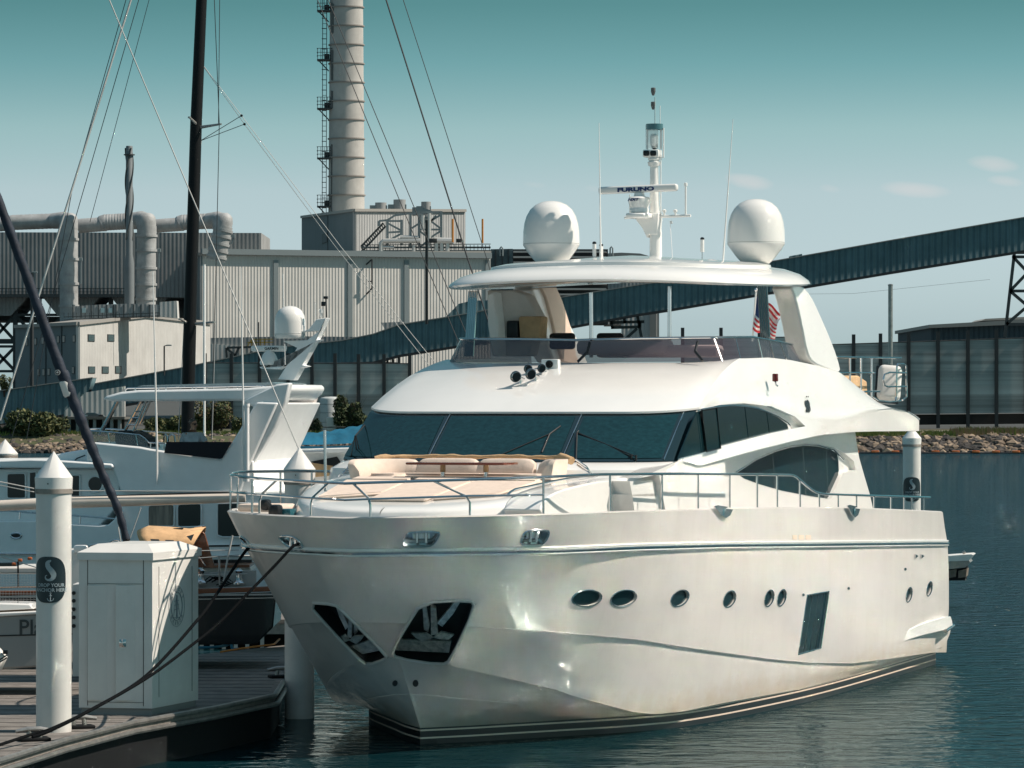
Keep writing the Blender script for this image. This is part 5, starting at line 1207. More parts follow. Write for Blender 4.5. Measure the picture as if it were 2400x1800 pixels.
m = MB(); m.lathe([(.02, 0), (.03, .02), (.03, .08), (.05, .09), (.05, .17), (.02, .18)], M3(2080, 810), 12); m.build('anchor_light', white, tr_)
for (x0, y0, x1, y1, o) in ((1017, 1650 - 0, 991, 515, .1), (1580, 1650, 1562, 490, .1), (1848, 1120, 1845, 985, 1.5), (1840, 830, 1834, 530, 2.2), (2045, 820, 2043, 715, 2.0)):
    a, b = M3(x0, y0, o), M3(x1, y1, o); 
    if y0 > 1600: b0 = ty.P(*(C3([(1017, 790)])[0] if x0 < 1100 else C3([(1583, 770)])[0]), o); MB().tube([b0, a, a.lerp(b, .45), b], [.03, .028, .018, .008], 8).build('whip_aerial', white, tr_)
    else: MB().tube([a, b], .010, 6).build('whip_aerial', white, tr_)
m = MB(); m.tube([ty.P(*C3([p])[0], .05) for p in ((1600, 770), (1600, 270))], .055, 12); m.tube([ty.P(*C3([p])[0], .05) for p in ((1600, 285), (1600, 265))], .065, 12); m.build('davit_post', tw, tr_)
for pts in ([(360, 700 + 0), (520, 600), (550, 598)],): MB().tube([ty.P(*C3([p])[0], .85) for p in ((468, 650), (500, 620), (552, 600))], .015, 6).build('grab_rail', black, tr_)
ty.tube('side_rail', C3([(-300, 960), (60, 960), (235, 975), (470, 990), (745, 1012)]), .018, steel, tr_, off=.05)
for x, y0, y1 in ((130, 965, 1015), (522, 992, 1045)): ty.tube('rail_post', C3([(x, y0), (x - 4, y1)]), .016, steel, tr_, off=.05)
# ---- the person on its flybridge
def skin_body(name, joints, edges, mats, par, sub=2):
    me = bpy.data.meshes.new(name); me.from_pydata([j[0] for j in joints], edges, []); o = bpy.data.objects.new(name, me); COL.objects.link(o)
    s = o.modifiers.new('skin', 'SKIN'); sv = me.skin_vertices[0].data
    for i, j in enumerate(joints): sv[i].radius = j[1] if isinstance(j[1], tuple) else (j[1], j[1]); sv[i].use_root = (i == 0)
    ss = o.modifiers.new('sub', 'SUBSURF'); ss.levels = ss.render_levels = sub
    bpy.context.view_layer.update(); to_mesh_applied(o); o.data.materials.clear(); o.data.materials.append(mats)
    o.data.polygons.foreach_set('use_smooth', [True] * len(o.data.polygons)); o.parent = par; return o
hp = ty.P(*C7([(1268, 545)])[0], 1.3)                  # chin
pr = empty('person', tuple(Matrix.Translation(ty.O) @ Matrix.Rotation(ty.rot, 4, 'Z') @ Vector((hp.x, hp.y, hp.z - 1.2))), ty.rot, 'person in grey shirt and dark glasses sitting on the trawler yacht flybridge looking down right', 'person')
V = lambda x, y, z: Vector((x, y, z + 1.2))
skin_m = mat('skin', (.45, .25, .17), .55, var=.08); shirt = mat('grey_shirt', (.48, .52, .54), .9, var=.15, vscale=8, bump=.01, bscale=6); hairm = mat('grey_hair', (.14, .13, .12), .8, var=.3, vscale=30)
J = [(V(0, .02, -.62), (.17, .13)), (V(-.01, .02, -.40), (.16, .12)), (V(-.02, .02, -.20), (.19, .12)), (V(-.02, .02, -.07), (.10, .09)), (V(.0, .0, .02), (.058, .06)), (V(.02, 0, .08), (.062, .07)), (V(.02, -.0, .15), (.078, .092)), (V(.01, 0, .20), (.072, .082)), (V(.0, 0, .235), (.04, .05)),
     (V(-.21, .0, -.12), .07), (V(-.27, -.02, -.36), .052), (V(-.12, -.14, -.50), .04), (V(.0, -.18, -.50), .032), (V(.18, .04, -.12), .07), (V(.33, .0, -.33), .050), (V(.44, -.10, -.44), .038), (V(.50, -.16, -.45), .030),
     (V(-.05, -.05, -.72), .11), (V(.25, -.35, -.72), .09), (V(.25, -.38, -1.14), .06)]
E_ = [(0, 1), (1, 2), (2, 3), (3, 4), (4, 5), (5, 6), (6, 7), (7, 8), (2, 9), (9, 10), (10, 11), (11, 12), (2, 13), (13, 14), (14, 15), (15, 16), (0, 17), (17, 18), (18, 19)]
body = skin_body('body', J, E_, skin_m, pr)
JS = [(J[i][0], (J[i][1][0] + .014, J[i][1][1] + .014) if isinstance(J[i][1], tuple) else J[i][1] + .018) for i in (0, 1, 2, 3, 9, 13)] + [(V(-.255, -.015, -.30), .075), (V(.30, .01, -.28), .073)]
skin_body('shirt', JS, [(0, 1), (1, 2), (2, 3), (2, 4), (2, 5), (4, 6), (5, 7)], shirt, pr)
def blob(name, c, r, mt, par=pr, n=16): 
    bm = bmesh.new(); bmesh.ops.create_uvsphere(bm, u_segments=n, v_segments=n // 2 + 2, radius=1); 
    for v in bm.verts: v.co = Vector((v.co.x * r[0], v.co.y * r[1], v.co.z * r[2])) + Vector(c)
    m = MB(); bm.verts.index_update(); m.add([v.co for v in bm.verts], [[v.index for v in f.verts] for f in bm.faces]); bm.free(); return m.build(name, mt, par, 60)
blob('hair', V(-.012, .01, .195), (.088, .094, .07), hairm); blob('nose', V(.095, -.045, .115), (.02, .016, .024), skin_m); blob('ear', V(-.01, -.088, .12), (.018, .012, .03), skin_m)
m = MB(); m.tube([V(-.02, -.09, .145), V(.06, -.085, .14)], .006, 6); m.rbox(V(.075, -.055, .135), (.03, .075, .035), .01, M=Matrix.Rotation(R(-25), 3, 'Z')); m.build('glasses', black, pr)
blob('mouth', V(.088, -.035, .065), (.008, .024, .006), mat('lips', (.22, .09, .07), .6))
for hc, sg in ((J[12][0], 1), (J[16][0], 1)):
    m = MB(); m.rbox(hc + Vector((.04, -.01, -.005)), (.075, .06, .03), .012)
    for k, (ln, dy) in enumerate(((.06, -.026), (.072, -.009), (.068, .008), (.055, .024))): b0 = hc + Vector((.07, dy - .01, -.005)); m.tube([b0, b0 + Vector((ln * .55, 0, -.004)), b0 + Vector((ln, 0, -.028))], [.009, .0085, .007], 7)
    m.tube([hc + Vector((.03, -.035, 0)), hc + Vector((.06, -.055, -.006)), hc + Vector((.085, -.055, -.016))], [.011, .010, .008], 7); m.build('hand', skin_m, pr)
cs = tuple(pr.location + Vector((.18, -.28, .62))); bx = empty('cool_box', cs, ty.rot, 'small white box with latches held by the person on the trawler yacht flybridge', 'box')
MB().rbox((0, 0, .06), (.36, .2, .15), .03).build('body', white, bx); MB().rbox((0, 0, .155), (.38, .22, .03), .012).build('lid', white, bx)
for dx in (-.09, .09): MB().box((dx, -.108, .12), (.03, .012, .06)).build('latch', mat('grey_plastic', (.12, .12, .12), .4), bx)

# ---- tall dark mast with its standing rigging
mp_ = PFr(450, 97, 0); ms = mp_.root('sailing_yacht_mast', 'very tall black sailing mast rising out of the picture left of the chimney', 'mast')
carb = mat('carbon_black', (.008, .009, .010), .5, spec=.2); wire = mat('wire_dark', (.03, .035, .04), .5); rope_w = mat('rope_pale', (.50, .50, .48), .7)
q = lambda x, y, o=0: mp_.P(x, y, o)
m = MB(); m.tube([q(436, 1180), q(445, 760), q(460, 280), q(474, -40)], [.165, .160, .145, .135], 14); m.build('mast', carb, ms, 50)
for a, b, nm in (((459, 300), (516, 291), 'spreader'), ((468, 299), (444, 275), 'spreader'), ((446, 760), (501, 755), 'spreader'), ((446, 760), (422, 748), 'spreader')): 
    m = MB(); m.tube([q(*a), q(*b, -.3)], [.045, .025], 8); m.lathe([(.04, -.02), (.04, .02)], q(*b, -.3), 10); m.build(nm, alu, ms)
def stay(pts, r, mt=wire, o=0.0): MB().tube([q(x, y, o) for x, y in pts], r, 5).build('stay', mt, ms)
for pts, r, mt in (([(310, -10), (0, 985)], .028, rope_w), ([(328, -10), (22, 1045)], .010, wire), ([(298, -10), (170, 440), (62, 1030)], .010, wire), ([(352, -10), (211, 520)], .008, wire),
                   ([(502, -10), (514, 290), (507, 600), (495, 1030)], .010, wire), ([(515, -10), (512, 290)], .009, wire), ([(472, 330), (437, 600)], .014, rope_w), ([(475, -10), (447, 275), (432, 740), (418, 1030)], .009, rope_w),
                   ([(740, -10), (990, 600), (1080, 815)], .011, wire), ([(765, -10), (1018, 600), (1100, 800)], .011, wire), ([(902, -10), (1094, 600), (1150, 770)], .020, wire), ([(942, -10), (1139, 600), (1180, 740)], .010, wire),
                   ([(470, 145), (566, 271), (800, 580), (1018, 848)], .008, rope_w), ([(471, 148), (573, 291), (780, 570), (1007, 858)], .008, rope_w), ([(470, 330), (566, 271)], .009, wire), ([(470, 330), (573, 291)], .009, wire),
                   ([(505, 760), (497, 1030)], .008, rope_w), ([(451, 788), (430, 1060)], .012, rope_w), ([(478, 640), (479, 1060)], .022, rope_w)): stay(pts, r, mt)
for c in ((566, 271), (573, 291)): blob('block', q(*c), (.035, .03, .035), carb, ms, 8)
rope('halyard', [(252, -10, 80), (470, 508, 80), (700, 1052, 77.5)], .012, rope_w, 'pale thin rope slanting from the top left sky down to the middle pile', 'rope')
MB().tube([q(479, 1060, -.6), q(479, 620, -.6)], .03, 8).build('boom_vang_post', white, ms)

# ---- furled headsail and bow of a sailing boat behind the cabinet
fj = PFr(200, 76, 0); fr_ = fj.root('sailing_boat', 'sailing boat behind the cabinet with dark blue furled headsail slanting up out of frame', 'sailing boat')
bl = mat('navy_sailcloth', (.012, .020, .035), .7, bump=.03, bscale=3, var=.3)
pts = [(-60, 330), (0, 480), (60, 640), (118, 800), (150, 885)]; P = [fj.P(x, y) for x, y in spl(pts, 30)]
MB().tube(P, [.085 + .02 * i / 29 + .006 * math.sin(i * 1.9) for i in range(30)], 12).build('furled_sail', bl, fr_, 60)
pts = [(146, 872), (165, 920), (200, 1010), (240, 1110), (275, 1190), (297, 1268)]; P = [fj.P(x, y) for x, y in spl(pts, 46)]
MB().tube(P, [.115 - .045 * i / 45 + .010 * math.sin(i * 1.6) for i in range(46)], 12).build('furled_sail', bl, fr_, 60)
for (x, y, rr) in ((135, 873, 6.5), (135, 873, 4.4), (135, 873, 2.2)): MB().lathe([(rr * 76 / F, 0), (rr * 76 / F, .012 * (8 - rr))], fj.P(x, y, -.13), 20, M=Matrix.Rotation(R(90), 3, 'X')).build('round_mark', rope_w if rr in (6.5, 2.2) else bl, fr_)
MB().lathe([(.10, 0), (.12, .05), (.11, .3), (.06, .36)], fj.P(164, 928), 14, M=Matrix.Rotation(R(-20), 3, 'Y')).build('furler_collar', offw, fr_)
fj.part('hull', [(150, 1290), (330, 1286), (420, 1300), (430, 1420), (150, 1420)], .2, 2.2, offw, fr_, bevel=.05)
for pts in ([(204, 1296), (208, 1282), (218, 1277), (236, 1277), (246, 1292)], [(253, 1288), (258, 1272), (268, 1266), (280, 1268), (284, 1285)]): fj.tube('pulpit_rail', spl(pts, 14).tolist(), .018, steel, fr_, off=.1)
m = MB(); m.rbox(fj.P(190, 1287, .2), (.28, .22, .16), .05); m.build('fender_box', white, fr_)
m = MB(); m.tube([fj.P(300, 1262, -.05), fj.P(290, 1284, .05), fj.P(306, 1288, .05)], .05, 8); m.build('furling_drum', carb, fr_)

# ---- sailing yacht with pale boom, tan dodger, teak rails, dark hull
sa = PFr(300, 80, 0); sr = sa.root('sailing_yacht', 'black hulled sailing yacht with pale boom, tan spray hood and teak rails behind the cabinet', 'sailing yacht')
boomm = mat('boom_beige', (.62, .55, .48), .4, var=.05); teak = mat('varnished_teak', (.20, .065, .025), .3, coat=.4, var=.2, vscale=8, vstretch=(.3, 1, 1))
m = MB(); m.tube([sa.P(-60, 1188), sa.P(150, 1178), sa.P(575, 1166)], [.105, .12, .095], 16); m.build('boom', boomm, sr, 60); m = MB(); m.tube([sa.P(170, 1165, -.02), sa.P(575, 1152, -.02)], .016, 6); m.build('outhaul', black, sr)
MB().tube([sa.P(-20, 1125, .3), sa.P(80, 1145, .3)], .012, 6).build('lifeline', rope_w, sr); MB().tube([sa.P(-20, 1133, .3), sa.P(80, 1153, .3)], .012, 6).build('lifeline', rope_w, sr); MB().tube([sa.P(168, 1150, -.1), sa.P(580, 1152, -.1)], .010, 6).build('lifeline', rope_w, sr)
blkh = mat('black_hull', (.010, .011, .012), .12, coat=.6)
sa.part('hull', [(-120, 1396), (300, 1396), (500, 1392), (648, 1388), (640, 1470), (600, 1510), (-120, 1520)], -.1, 2.6, blkh, sr, bevel=.03)
sa.part('cove_stripe', [(-120, 1398), (648, 1391), (648, 1395), (-120, 1403)], -.115, .1, rope_w, sr); sa.part('cove_stripe', [(-120, 1414), (648, 1400), (648, 1402), (-120, 1417)], -.11, .1, boomm, sr)
sa.part('toe_rail', [(-120, 1386), (300, 1384), (456, 1380), (600, 1376), (648, 1373), (648, 1386), (456, 1392), (-120, 1396)], -.14, .0, teak, sr, bevel=.015)
sa.part('cockpit_coaming', [(430, 1345), (600, 1337), (600, 1374), (430, 1380)], .35, .5, mat('deck_grey', (.42, .42, .40), .5), sr)
sa.part('cabin_top', [(380, 1330), (585, 1328), (590, 1340), (380, 1345)], .9, 2.3, boomm, sr, bevel=.02); sa.part('cap_rail', [(380, 1326), (585, 1324), (585, 1330), (380, 1332)], .85, 2.35, teak, sr)
sa.part('deck_well', [(380, 1312), (590, 1312), (590, 1326), (380, 1328)], 2.0, 2.2, black, sr)
dodg = mat('tan_sprayhood', (.60, .38, .20), .85, var=.12, vscale=4, bump=.02, bscale=5)
def Cb(p): return [(380 + x / 6.9125, 1200 + y / 6.9125) for x, y in p]
# spray hood: a curved hood from hoops
G = []
for k, (x0, yt, x1, yb) in enumerate(((320, 1243, 345, 1285), (345, 1233, 362, 1292), (400, 1236, 385, 1295), (440, 1240, 415, 1292), (478, 1236, 450, 1290))):
    r_ = []
    for t in np.linspace(0, math.pi, 13): 
        a = sa.P(x0, yt, .9); b = sa.P(x1, yb, .9); s_ = math.sin(t) ** .6; r_.append(Vector((b.x + (a.x - b.x) * s_, .3 + .95 * (1 - math.cos(t)), b.z + (a.z - b.z) * s_)))
    G.append(r_)
hood = MB().grid(G).build('spray_hood', dodg, sr, 60); sm = hood.modifiers.new('t', 'SOLIDIFY'); sm.thickness = .02
for pts in ([(352, 1263), (372, 1264), (384, 1286), (362, 1285)], [(386, 1265), (408, 1266), (398, 1282)], [(437, 1257), (455, 1252), (448, 1268)]): sa.part('hood_window', pts, .22, .24, mat('clear_vinyl', (.10, .13, .14), .1), hood)
for pts in (Cb([(120, 285), (200, 262), (350, 258), (320, 295)]),): sa.part('hood_patch', pts, .9, 1.0, dkw, hood)
sa.part('companionway_board', Cb([(520, 545), (600, 340), (655, 320), (690, 350), (850, 885), (530, 905)]), .9, 1.0, teak, sr, bevel=.01)
for pts in (Cb([(375, 385), (700, 870)]), Cb([(610, 330), (590, 430), (450, 570)]), Cb([(520, 250), (700, 225)])): sa.tube('hood_strut', pts, .018, steel, sr, off=.8)
def winch(x, y, k): 
    m = MB(); m.lathe([(.17 * k, 0), (.17 * k, .03), (.12 * k, .06), (.10 * k, .10), (.085 * k, .2), (.10 * k, .25), (.13 * k, .27), (.06 * k, .30), (.05 * k, .33)], sa.P(x, y, .2), 24); m.build('winch', steel, sr, 40)
winch(560, 1369, .78); winch(470, 1368, .85)
m = MB()
for k in range(5): 
    q0 = sa.P(478 + 6 * k, 1362 + 3 * (k % 2), .25); m.tube([q0, q0 + Vector((.12, 0, .09)), q0 + Vector((.28, 0, .05)), q0 + Vector((.4, 0, -.03)), q0 + Vector((.25, .02, -.08))], .014, 6)
m.build('coiled_sheet', ropem, sr)
for x, y0, y1 in ((515, 1303, 1372),): sa.tube('stanchion', [(x - 2, y0), (x, y1)], .022, steel, sr, off=.0)
for pts in ([(460, 1291), (560, 1289)], [(455, 1309), (560, 1300)], [(455, 1348), (580, 1345)]): sa.tube('lifeline', pts, .009, rope_w, sr, off=.0)
sa.tube('boom_strap', [(545, 1255), (535, 1300), (523, 1372)], .02, rope_w, sr, off=-.2)
for pts in ([(277, 1235), (283, 1270), (284, 1290)], [(330, 1190), (318, 1225), (305, 1260)]): sa.tube('sheet', pts, .012, rope_w, sr, off=-.3)
# the foredeck part seen left of the cabinet: coach roof, orange trims, netting
sa.part('coach_roof', [(-120, 1330), (60, 1328), (170, 1328), (185, 1345), (-120, 1345)], .6, 2.0, offw, sr, bevel=.04); sa.part('roof_window', [(-60, 1320), (35, 1318), (40, 1331), (-60, 1333)], .8, 1.9, dkw, sr, bevel=.02)
sa.tube('grab_rail', [(-60, 1297), (85, 1298)], .02, steel, sr, off=.2)
orange = mat('orange_tape', (.50, .13, .04), .7)
for x, y in ((33, 1322), (47, 1313), (70, 1309), (181, 1321)): MB().rbox(sa.P(x, y, .5), (.09, .06, .06), .015).build('orange_tie', orange, sr)
sa.tube('boom_stay', [(-20, 1298), (85, 1330)], .010, rope_w, sr, off=.1); sa.tube('rail_stanchion', [(42, 1316), (43, 1375)], .018, carb, sr, off=.1)
m = MB()
for k in range(30): x = -20 + 7.0 * k; m.tube([sa.P(x, 1345, -.25), sa.P(x + 2 * math.sin(k), 1420, -.25)], .004, 3, cap=False)
for k in range(12): y = 1345 + 6.6 * k; m.tube([sa.P(-20, y, -.25), sa.P(90, y + 1.5 * math.sin(k), -.25), sa.P(184, y, -.25)], .004, 3, cap=False)
m.build('safety_net', rope_w, sr)
m = MB(); 
for k in range(5): m.tube([sa.P(-20, 1378 + 7 * k, .3), sa.P(60, 1376 + 8 * k + 3 * math.sin(k * 2), .3), sa.P(184, 1378 + 6 * k, .3)], .018, 6)
m.build('stowed_rope', mat('brown_rope', (.25, .15, .09), .9), sr)
# ---- grey sloop whose name starts at the left edge
gs = PFr(40, 73, 0); gr = gs.root('sloop', 'grey sloop with white deck at the left edge, lettering cut off by the near pile', 'sailing boat')
gs.part('hull', [(-200, 1448), (0, 1442), (176, 1434), (176, 1500), (160, 1560), (-200, 1580)], 0, 1.8, mat('sloop_grey', (.30, .30, .29), .25, coat=.3), gr, bevel=.04)
gs.part('gunwale', [(-200, 1441), (0, 1436), (178, 1428), (178, 1434), (0, 1445), (-200, 1450)], -.05, 1.85, white, gr, bevel=.02); gs.part('stripe', [(-200, 1493), (178, 1484), (178, 1487), (-200, 1497)], -.008, .1, black, gr)
gs.part('cabin', [(-200, 1424), (0, 1413), (70, 1415), (80, 1428), (0, 1434), (-200, 1438)], .5, 1.4, white, gr, bevel=.03); gs.part('toe_rail', [(-200, 1436), (0, 1431), (178, 1423), (178, 1427), (0, 1435), (-200, 1441)], -.02, .05, mat('brown_trim', (.10, .06, .03), .5), gr)
text_mesh('Pla', 'lettering', .40, mat('lettering_dark', (.05, .06, .06), .5), gr, Matrix.Translation(gs.P(72, 1472, -.012)) @ Matrix.Rotation(R(90), 4, 'X'), .004, .004)
# ---- dinghy nose at the very edge
dg = PFr(0, 66, 0); dr_ = dg.root('dinghy', 'nose of a white inflatable dinghy poking in at the left edge above the dock', 'dinghy')
m = MB(); m.tube([dg.P(-120, 1545, .2), dg.P(-40, 1545, .2), dg.P(-8, 1540, .2), dg.P(6, 1528, .2)], [.26, .26, .24, .13], 20); m.build('tube', offw, dr_, 60)
for y in (1549, 1555): dg.tube('rubbing_strip', [(-60, y + 6), (-10, y + 3), (17, y - 14)], .012, black, dr_, off=-.03)
m = MB(); m.rbox(dg.P(13, 1528, .05), (.08, .1, .07), .01); m.build('handle', black, dr_)
# ---- boat with the blue cover behind the bow rail
bc_ = PFr(740, 92, 6); br = bc_.root('motorboat', 'white cabin motorboat with bright blue cover behind the bow rail', 'motorboat')
bluec = mat('blue_canvas', (.004, .11, .19), .7, var=.3, vscale=1.5, bump=.03, bscale=2.5)
prof = [(655, 1050), (664, 1032), (690, 1017), (760, 1012), (830, 999), (900, 990), (900, 1052)]
G = []
for k in range(9):
    v = k / 8; s_ = math.sin(v * math.pi) ** .5; r_ = []
    for x, y in spl(prof[:-1], 26): r_.append(bc_.P(x, 1052 + (y - 1052) * (.25 + .75 * s_) + 2.0 * math.sin(x * .2 + k) * s_, .3 + 2.2 * v))
    G.append(r_)
MB().grid(G).build('canvas_cover', bluec, br, 60)
bc_.part('cover_skirt', [(655, 1052), (668, 1045), (760, 1046), (900, 1042), (900, 1053)], .28, .34, bluec, br)
bc_.part('coaming', [(628, 1054), (860, 1048), (860, 1062), (628, 1062)], .2, 2.6, tw, br, bevel=.02); bc_.part('cabin_side', [(626, 1062), (860, 1060), (860, 1200), (626, 1200)], .4, 2.4, tw, br); bc_.part('hull', [(590, 1150), (860, 1150), (850, 1240), (620, 1240)], -.1, 2.6, tw, br, bevel=.05)
bc_.part('wind_curtain', [(728, 1082), (790, 1070), (800, 1085), (780, 1100), (735, 1085)], .34, .38, black, br); bc_.part('tan_cover', [(728, 1084), (780, 1092), (775, 1115), (738, 1118), (725, 1100)], .3, .36, dodg, br)
for x in (614, 618, 624, 631): bc_.part('louvre', [(x, 1079), (x + 2.4, 1079), (x + 2.4, 1127), (x, 1127)], .36, .4, dkw, br)
m = MB(); m.lathe([(.18, 0), (.2, .05), (.2, .5), (.15, .58), (.08, .6)], bc_.P(651, 1127, .2), 20); m.build('white_drum', white, br)
bc_.part('folding_chair', [(650, 1045), (697, 1044), (697, 1051), (650, 1052)], .1, .5, boomm, br)
for pts in ([(603, 1060), (760, 1057)], [(600, 1100), (725, 1100)]): bc_.tube('rail', pts, .014, steel, br, off=0)
bc_.tube('rail_post', [(626, 1060), (625, 1130)], .018, steel, br, off=0)
text_mesh('Jeanne', 'lettering', .17, black, br, Matrix.Translation(bc_.P(612, 1164, -.112)) @ Matrix.Rotation(R(90), 4, 'X'), .002, .002)
bc_.part('blue_tarp', [(601, 1040), (630, 1038), (628, 1062), (626, 1078), (592, 1078), (600, 1060)], .1, .13, mat('navy_tarp', (.02, .05, .09), .7), br)
# ================================================================ the far shore and the plant
def zY(py, Y): return CH - (py - CY) * Y / F
grass_m = mat('shore_ground', (.11, .09, .06), .95, var=.3, vscale=.15, col2=(.06, .075, .03), bump=.3, bscale=.4)
m = MB(); prof = [(454.5, -1), (457, .6), (461, 1.9), (466, 2.2), (474, 2.5), (482, 2.6), (560, 3.0), (3200, 6)]
m.grid([[(x, y + 1.5 * math.sin(x * .05), z) for x in np.linspace(-800, 800, 60)] for y, z in prof[:-1]] + [[(x * 3, 3200, 6) for x in np.linspace(-800, 800, 60)]])
nq = 59
m.m = [0 if (i // nq) < 5 else 1 for i in range(len(m.f))]
m.build('ground', [grass_m, mat('yard_asphalt', (.055, .058, .056), .9, var=.2, vscale=.1)], smooth=60)['kind'] = 'structure'
m = MB(); m.grid([[(x, y, z + .06) for x in (-20, 60)] for y, z in ((467.5, 2.30), (472, 2.46))]); m.build('path', mat('gravel_path', (.30, .26, .22), .95, var=.2, vscale=.5), smooth=0)['kind'] = 'structure'
# rocks along the water
def stones(name, x0, x1, n, mats, label, seed, y0=455, y1=462, s0=.25, s1=.75):
    rg = np.random.RandomState(seed); m = MB(); ico = bmesh.new(); bmesh.ops.create_icosphere(ico, subdivisions=1, radius=1); vs = [v.co.copy() for v in ico.verts]; fs = [[v.index for v in f.verts] for f in ico.faces]; ico.free()
    for i in range(n):
        x = rg.uniform(x0, x1); t = rg.uniform(0, 1); y = y0 + (y1 - y0) * t + 1.5 * math.sin(x * .05); z = -.1 + 2.1 * t ** .9; s_ = rg.uniform(s0, s1); a = rg.uniform(0, 6.3)
        sc = (s_ * rg.uniform(.7, 1.4), s_ * rg.uniform(.7, 1.2), s_ * rg.uniform(.5, .9)); Mz = Matrix.Rotation(a, 3, 'Z') @ Matrix.Rotation(rg.uniform(-.5, .5), 3, 'X')
        m.add([Mz @ Vector((v.x * sc[0], v.y * sc[1], v.z * sc[2])) * (1 + .18 * rg.randn() * .5) + Vector((x, y, z)) for v in vs], fs, rg.randint(0, len(mats)))
    o = m.build(name, mats, smooth=0, merge=0, recalc=False); tag(o, label, kind='stuff'); return o
rk = [mat('rock_a', (.15, .115, .085), .9, var=.3, vscale=1), mat('rock_b', (.06, .053, .048), .9, var=.3, vscale=1), mat('rock_c', (.26, .20, .145), .9, var=.3, vscale=1), mat('rock_d', (.03, .029, .028), .9)]
stones('rock_bank', 28, 75, 1900, rk, 'dark and tan boulders along the far waterline right of the large yacht', 3)
stones('rock_bank', -65, -5, 3400, rk, 'brown and grey riprap stones along the far shore on the left', 4, 455, 463.5, .25, .6)
# leaf clumps for shrubs and trees
def leaves(m, c, r, n, size, rg, nm=2, flat=1.0):
    for i in range(n):
        d = rg.randn(3); d /= np.linalg.norm(d) + 1e-6; rr = rg.uniform(.35, 1) ** .5; p = Vector((c[0] + d[0] * r[0] * rr, c[1] + d[1] * r[1] * rr, c[2] + d[2] * r[2] * rr))
        a, b = rg.randn(3), rg.randn(3); a = Vector(a).normalized() * size * rg.uniform(.6, 1.3); b = Vector(b).normalized() * size * rg.uniform(.4, .9) * flat
        m.add([p - a, p + b, p + a, p - b], [(0, 1, 2, 3)], rg.randint(0, nm))
lf = [mat('leaf_dark', (.028, .045, .018), .8), mat('leaf_mid', (.065, .085, .03), .8), mat('leaf_light', (.14, .14, .055), .8)]
lfd = [mat('leaf_dark', (0, 0, 0)), mat('leaf_black', (.015, .028, .014), .8)]
bark = mat('bark', (.06, .045, .035), .9)
def shrub(name, px, py_b, py_t, w_px, Y, label, cat='shrub', mats=lf, n=1500, seed=1, group=None, twiggy=False, clumps=9, size=.16):
    rg = np.random.RandomState(seed); base = W(px, py_b, Y); h = (py_b - py_t) * Y / F; w_ = w_px * Y / F / 2; r = empty(name, tuple(base), 0, label, cat, group)
    m = MB()
    for k in range(5): a = rg.uniform(-.6, .6); m.tube([(0, 0, -.3), (a * w_ * .5, 0, h * .4), (a * w_, rg.uniform(-.3, .3), h * .85)], [.10, .06, .02], 6)
    if twiggy:
        for k in range(26): a = rg.uniform(-1, 1); b = rg.uniform(.6, 1.08); m.tube([(a * w_ * .2, 0, h * .2), (a * w_ * .6, rg.uniform(-.5, .5), h * b * .7), (a * w_ * 1.1, rg.uniform(-.8, .8), h * b)], [.035, .02, .008], 4)
    m.build('trunk', bark, r)
    m = MB()
    for k in range(clumps):
        cx, cz = rg.uniform(-.72, .72) * w_, rg.uniform(.25, .8) * h; leaves(m, (cx, rg.uniform(-.5, .5) * w_ * .5, cz), (w_ * .38, w_ * .35, h * .26), n // clumps, size, rg, len(mats))
    m.build('crown', mats, r, 0, merge=0, recalc=False); return r
shrub('bush', 90, 1052, 960, 150, 462, 'large dark green bush hanging over the rocks at the left shore', n=5200, seed=2, clumps=16, size=.28)
shrub('bush', 20, 1050, 985, 90, 464, 'dark bush cut by the left picture edge under the conveyor', n=2000, seed=22, mats=lfd, size=.3); shrub('bush', 10, 925, 878, 40, 520, 'small green bush above the conveyor at the left picture edge', n=900, seed=23)
shrub('tree', 138, 1040, 962, 60, 463, 'lit yellow green tree top right of the large dark bush on the left shore', 'tree', n=1600, seed=5)
shrub('hedge', 385, 1025, 975, 140, 470, 'low dense green hedge seen under the trawler hardtop left of the black mast', 'hedge', n=3600, seed=6, clumps=16, size=.22)
shrub('bush', 500, 1030, 935, 105, 472, 'tall brownish open bush right of the black mast behind the seated person', n=3400, seed=7, mats=[lf[1], lf[2], mat('leaf_brown', (.12, .085, .045), .8)], twiggy=True, clumps=14, size=.2)
shrub('bush', 565, 1030, 968, 60, 470, 'green grassy bush seen beside the trawler arch', n=1500, seed=8); shrub('bush', 645, 1022, 955, 50, 470, 'green bush seen through the trawler arch legs', n=1500, seed=9, mats=lf)
shrub('tree', 822, 1020, 925, 82, 468, 'dark round tree between the storage tank and the windscreen of the large yacht', 'tree', mats=[lf[0], lf[1], lf[0]], n=3800, seed=10, twiggy=True, clumps=14, size=.22)
shrub('palm_bush', 735, 1020, 978, 40, 466, 'small dark spiky bush left of the pale storage tank', 'bush', mats=lfd, n=700, seed=11)
shrub('bush', 2072, 1052, 1028, 48, 463, 'round green bush on the right bank near the waterline', n=1200, seed=12); 
m = MB(); rg = np.random.RandomState(8)
for i in range(9000):
    x = rg.uniform(30, 66) if i < 6000 else rg.uniform(-62, -10); y = rg.uniform(461.5, 467); z = 1.95; a = rg.uniform(-.3, .3); h = rg.uniform(.25, .75) * (1.6 if x > 52 else 1); m.add([(x, y, z), (x + .22, y, z), (x + a, y, z + h)], [(0, 1, 2)], 2 if x > 52 and rg.rand() < .7 else (1 if rg.rand() < .6 else 0))
tag(m.build('grass', [mat('grass_green', (.09, .14, .03), .9), mat('grass_yellow', (.20, .22, .05), .9), mat('grass_dry', (.24, .17, .09), .9)], smooth=0, merge=0, recalc=False), 'tufts of green and dry brown grass on top of the far bank', kind='stuff')
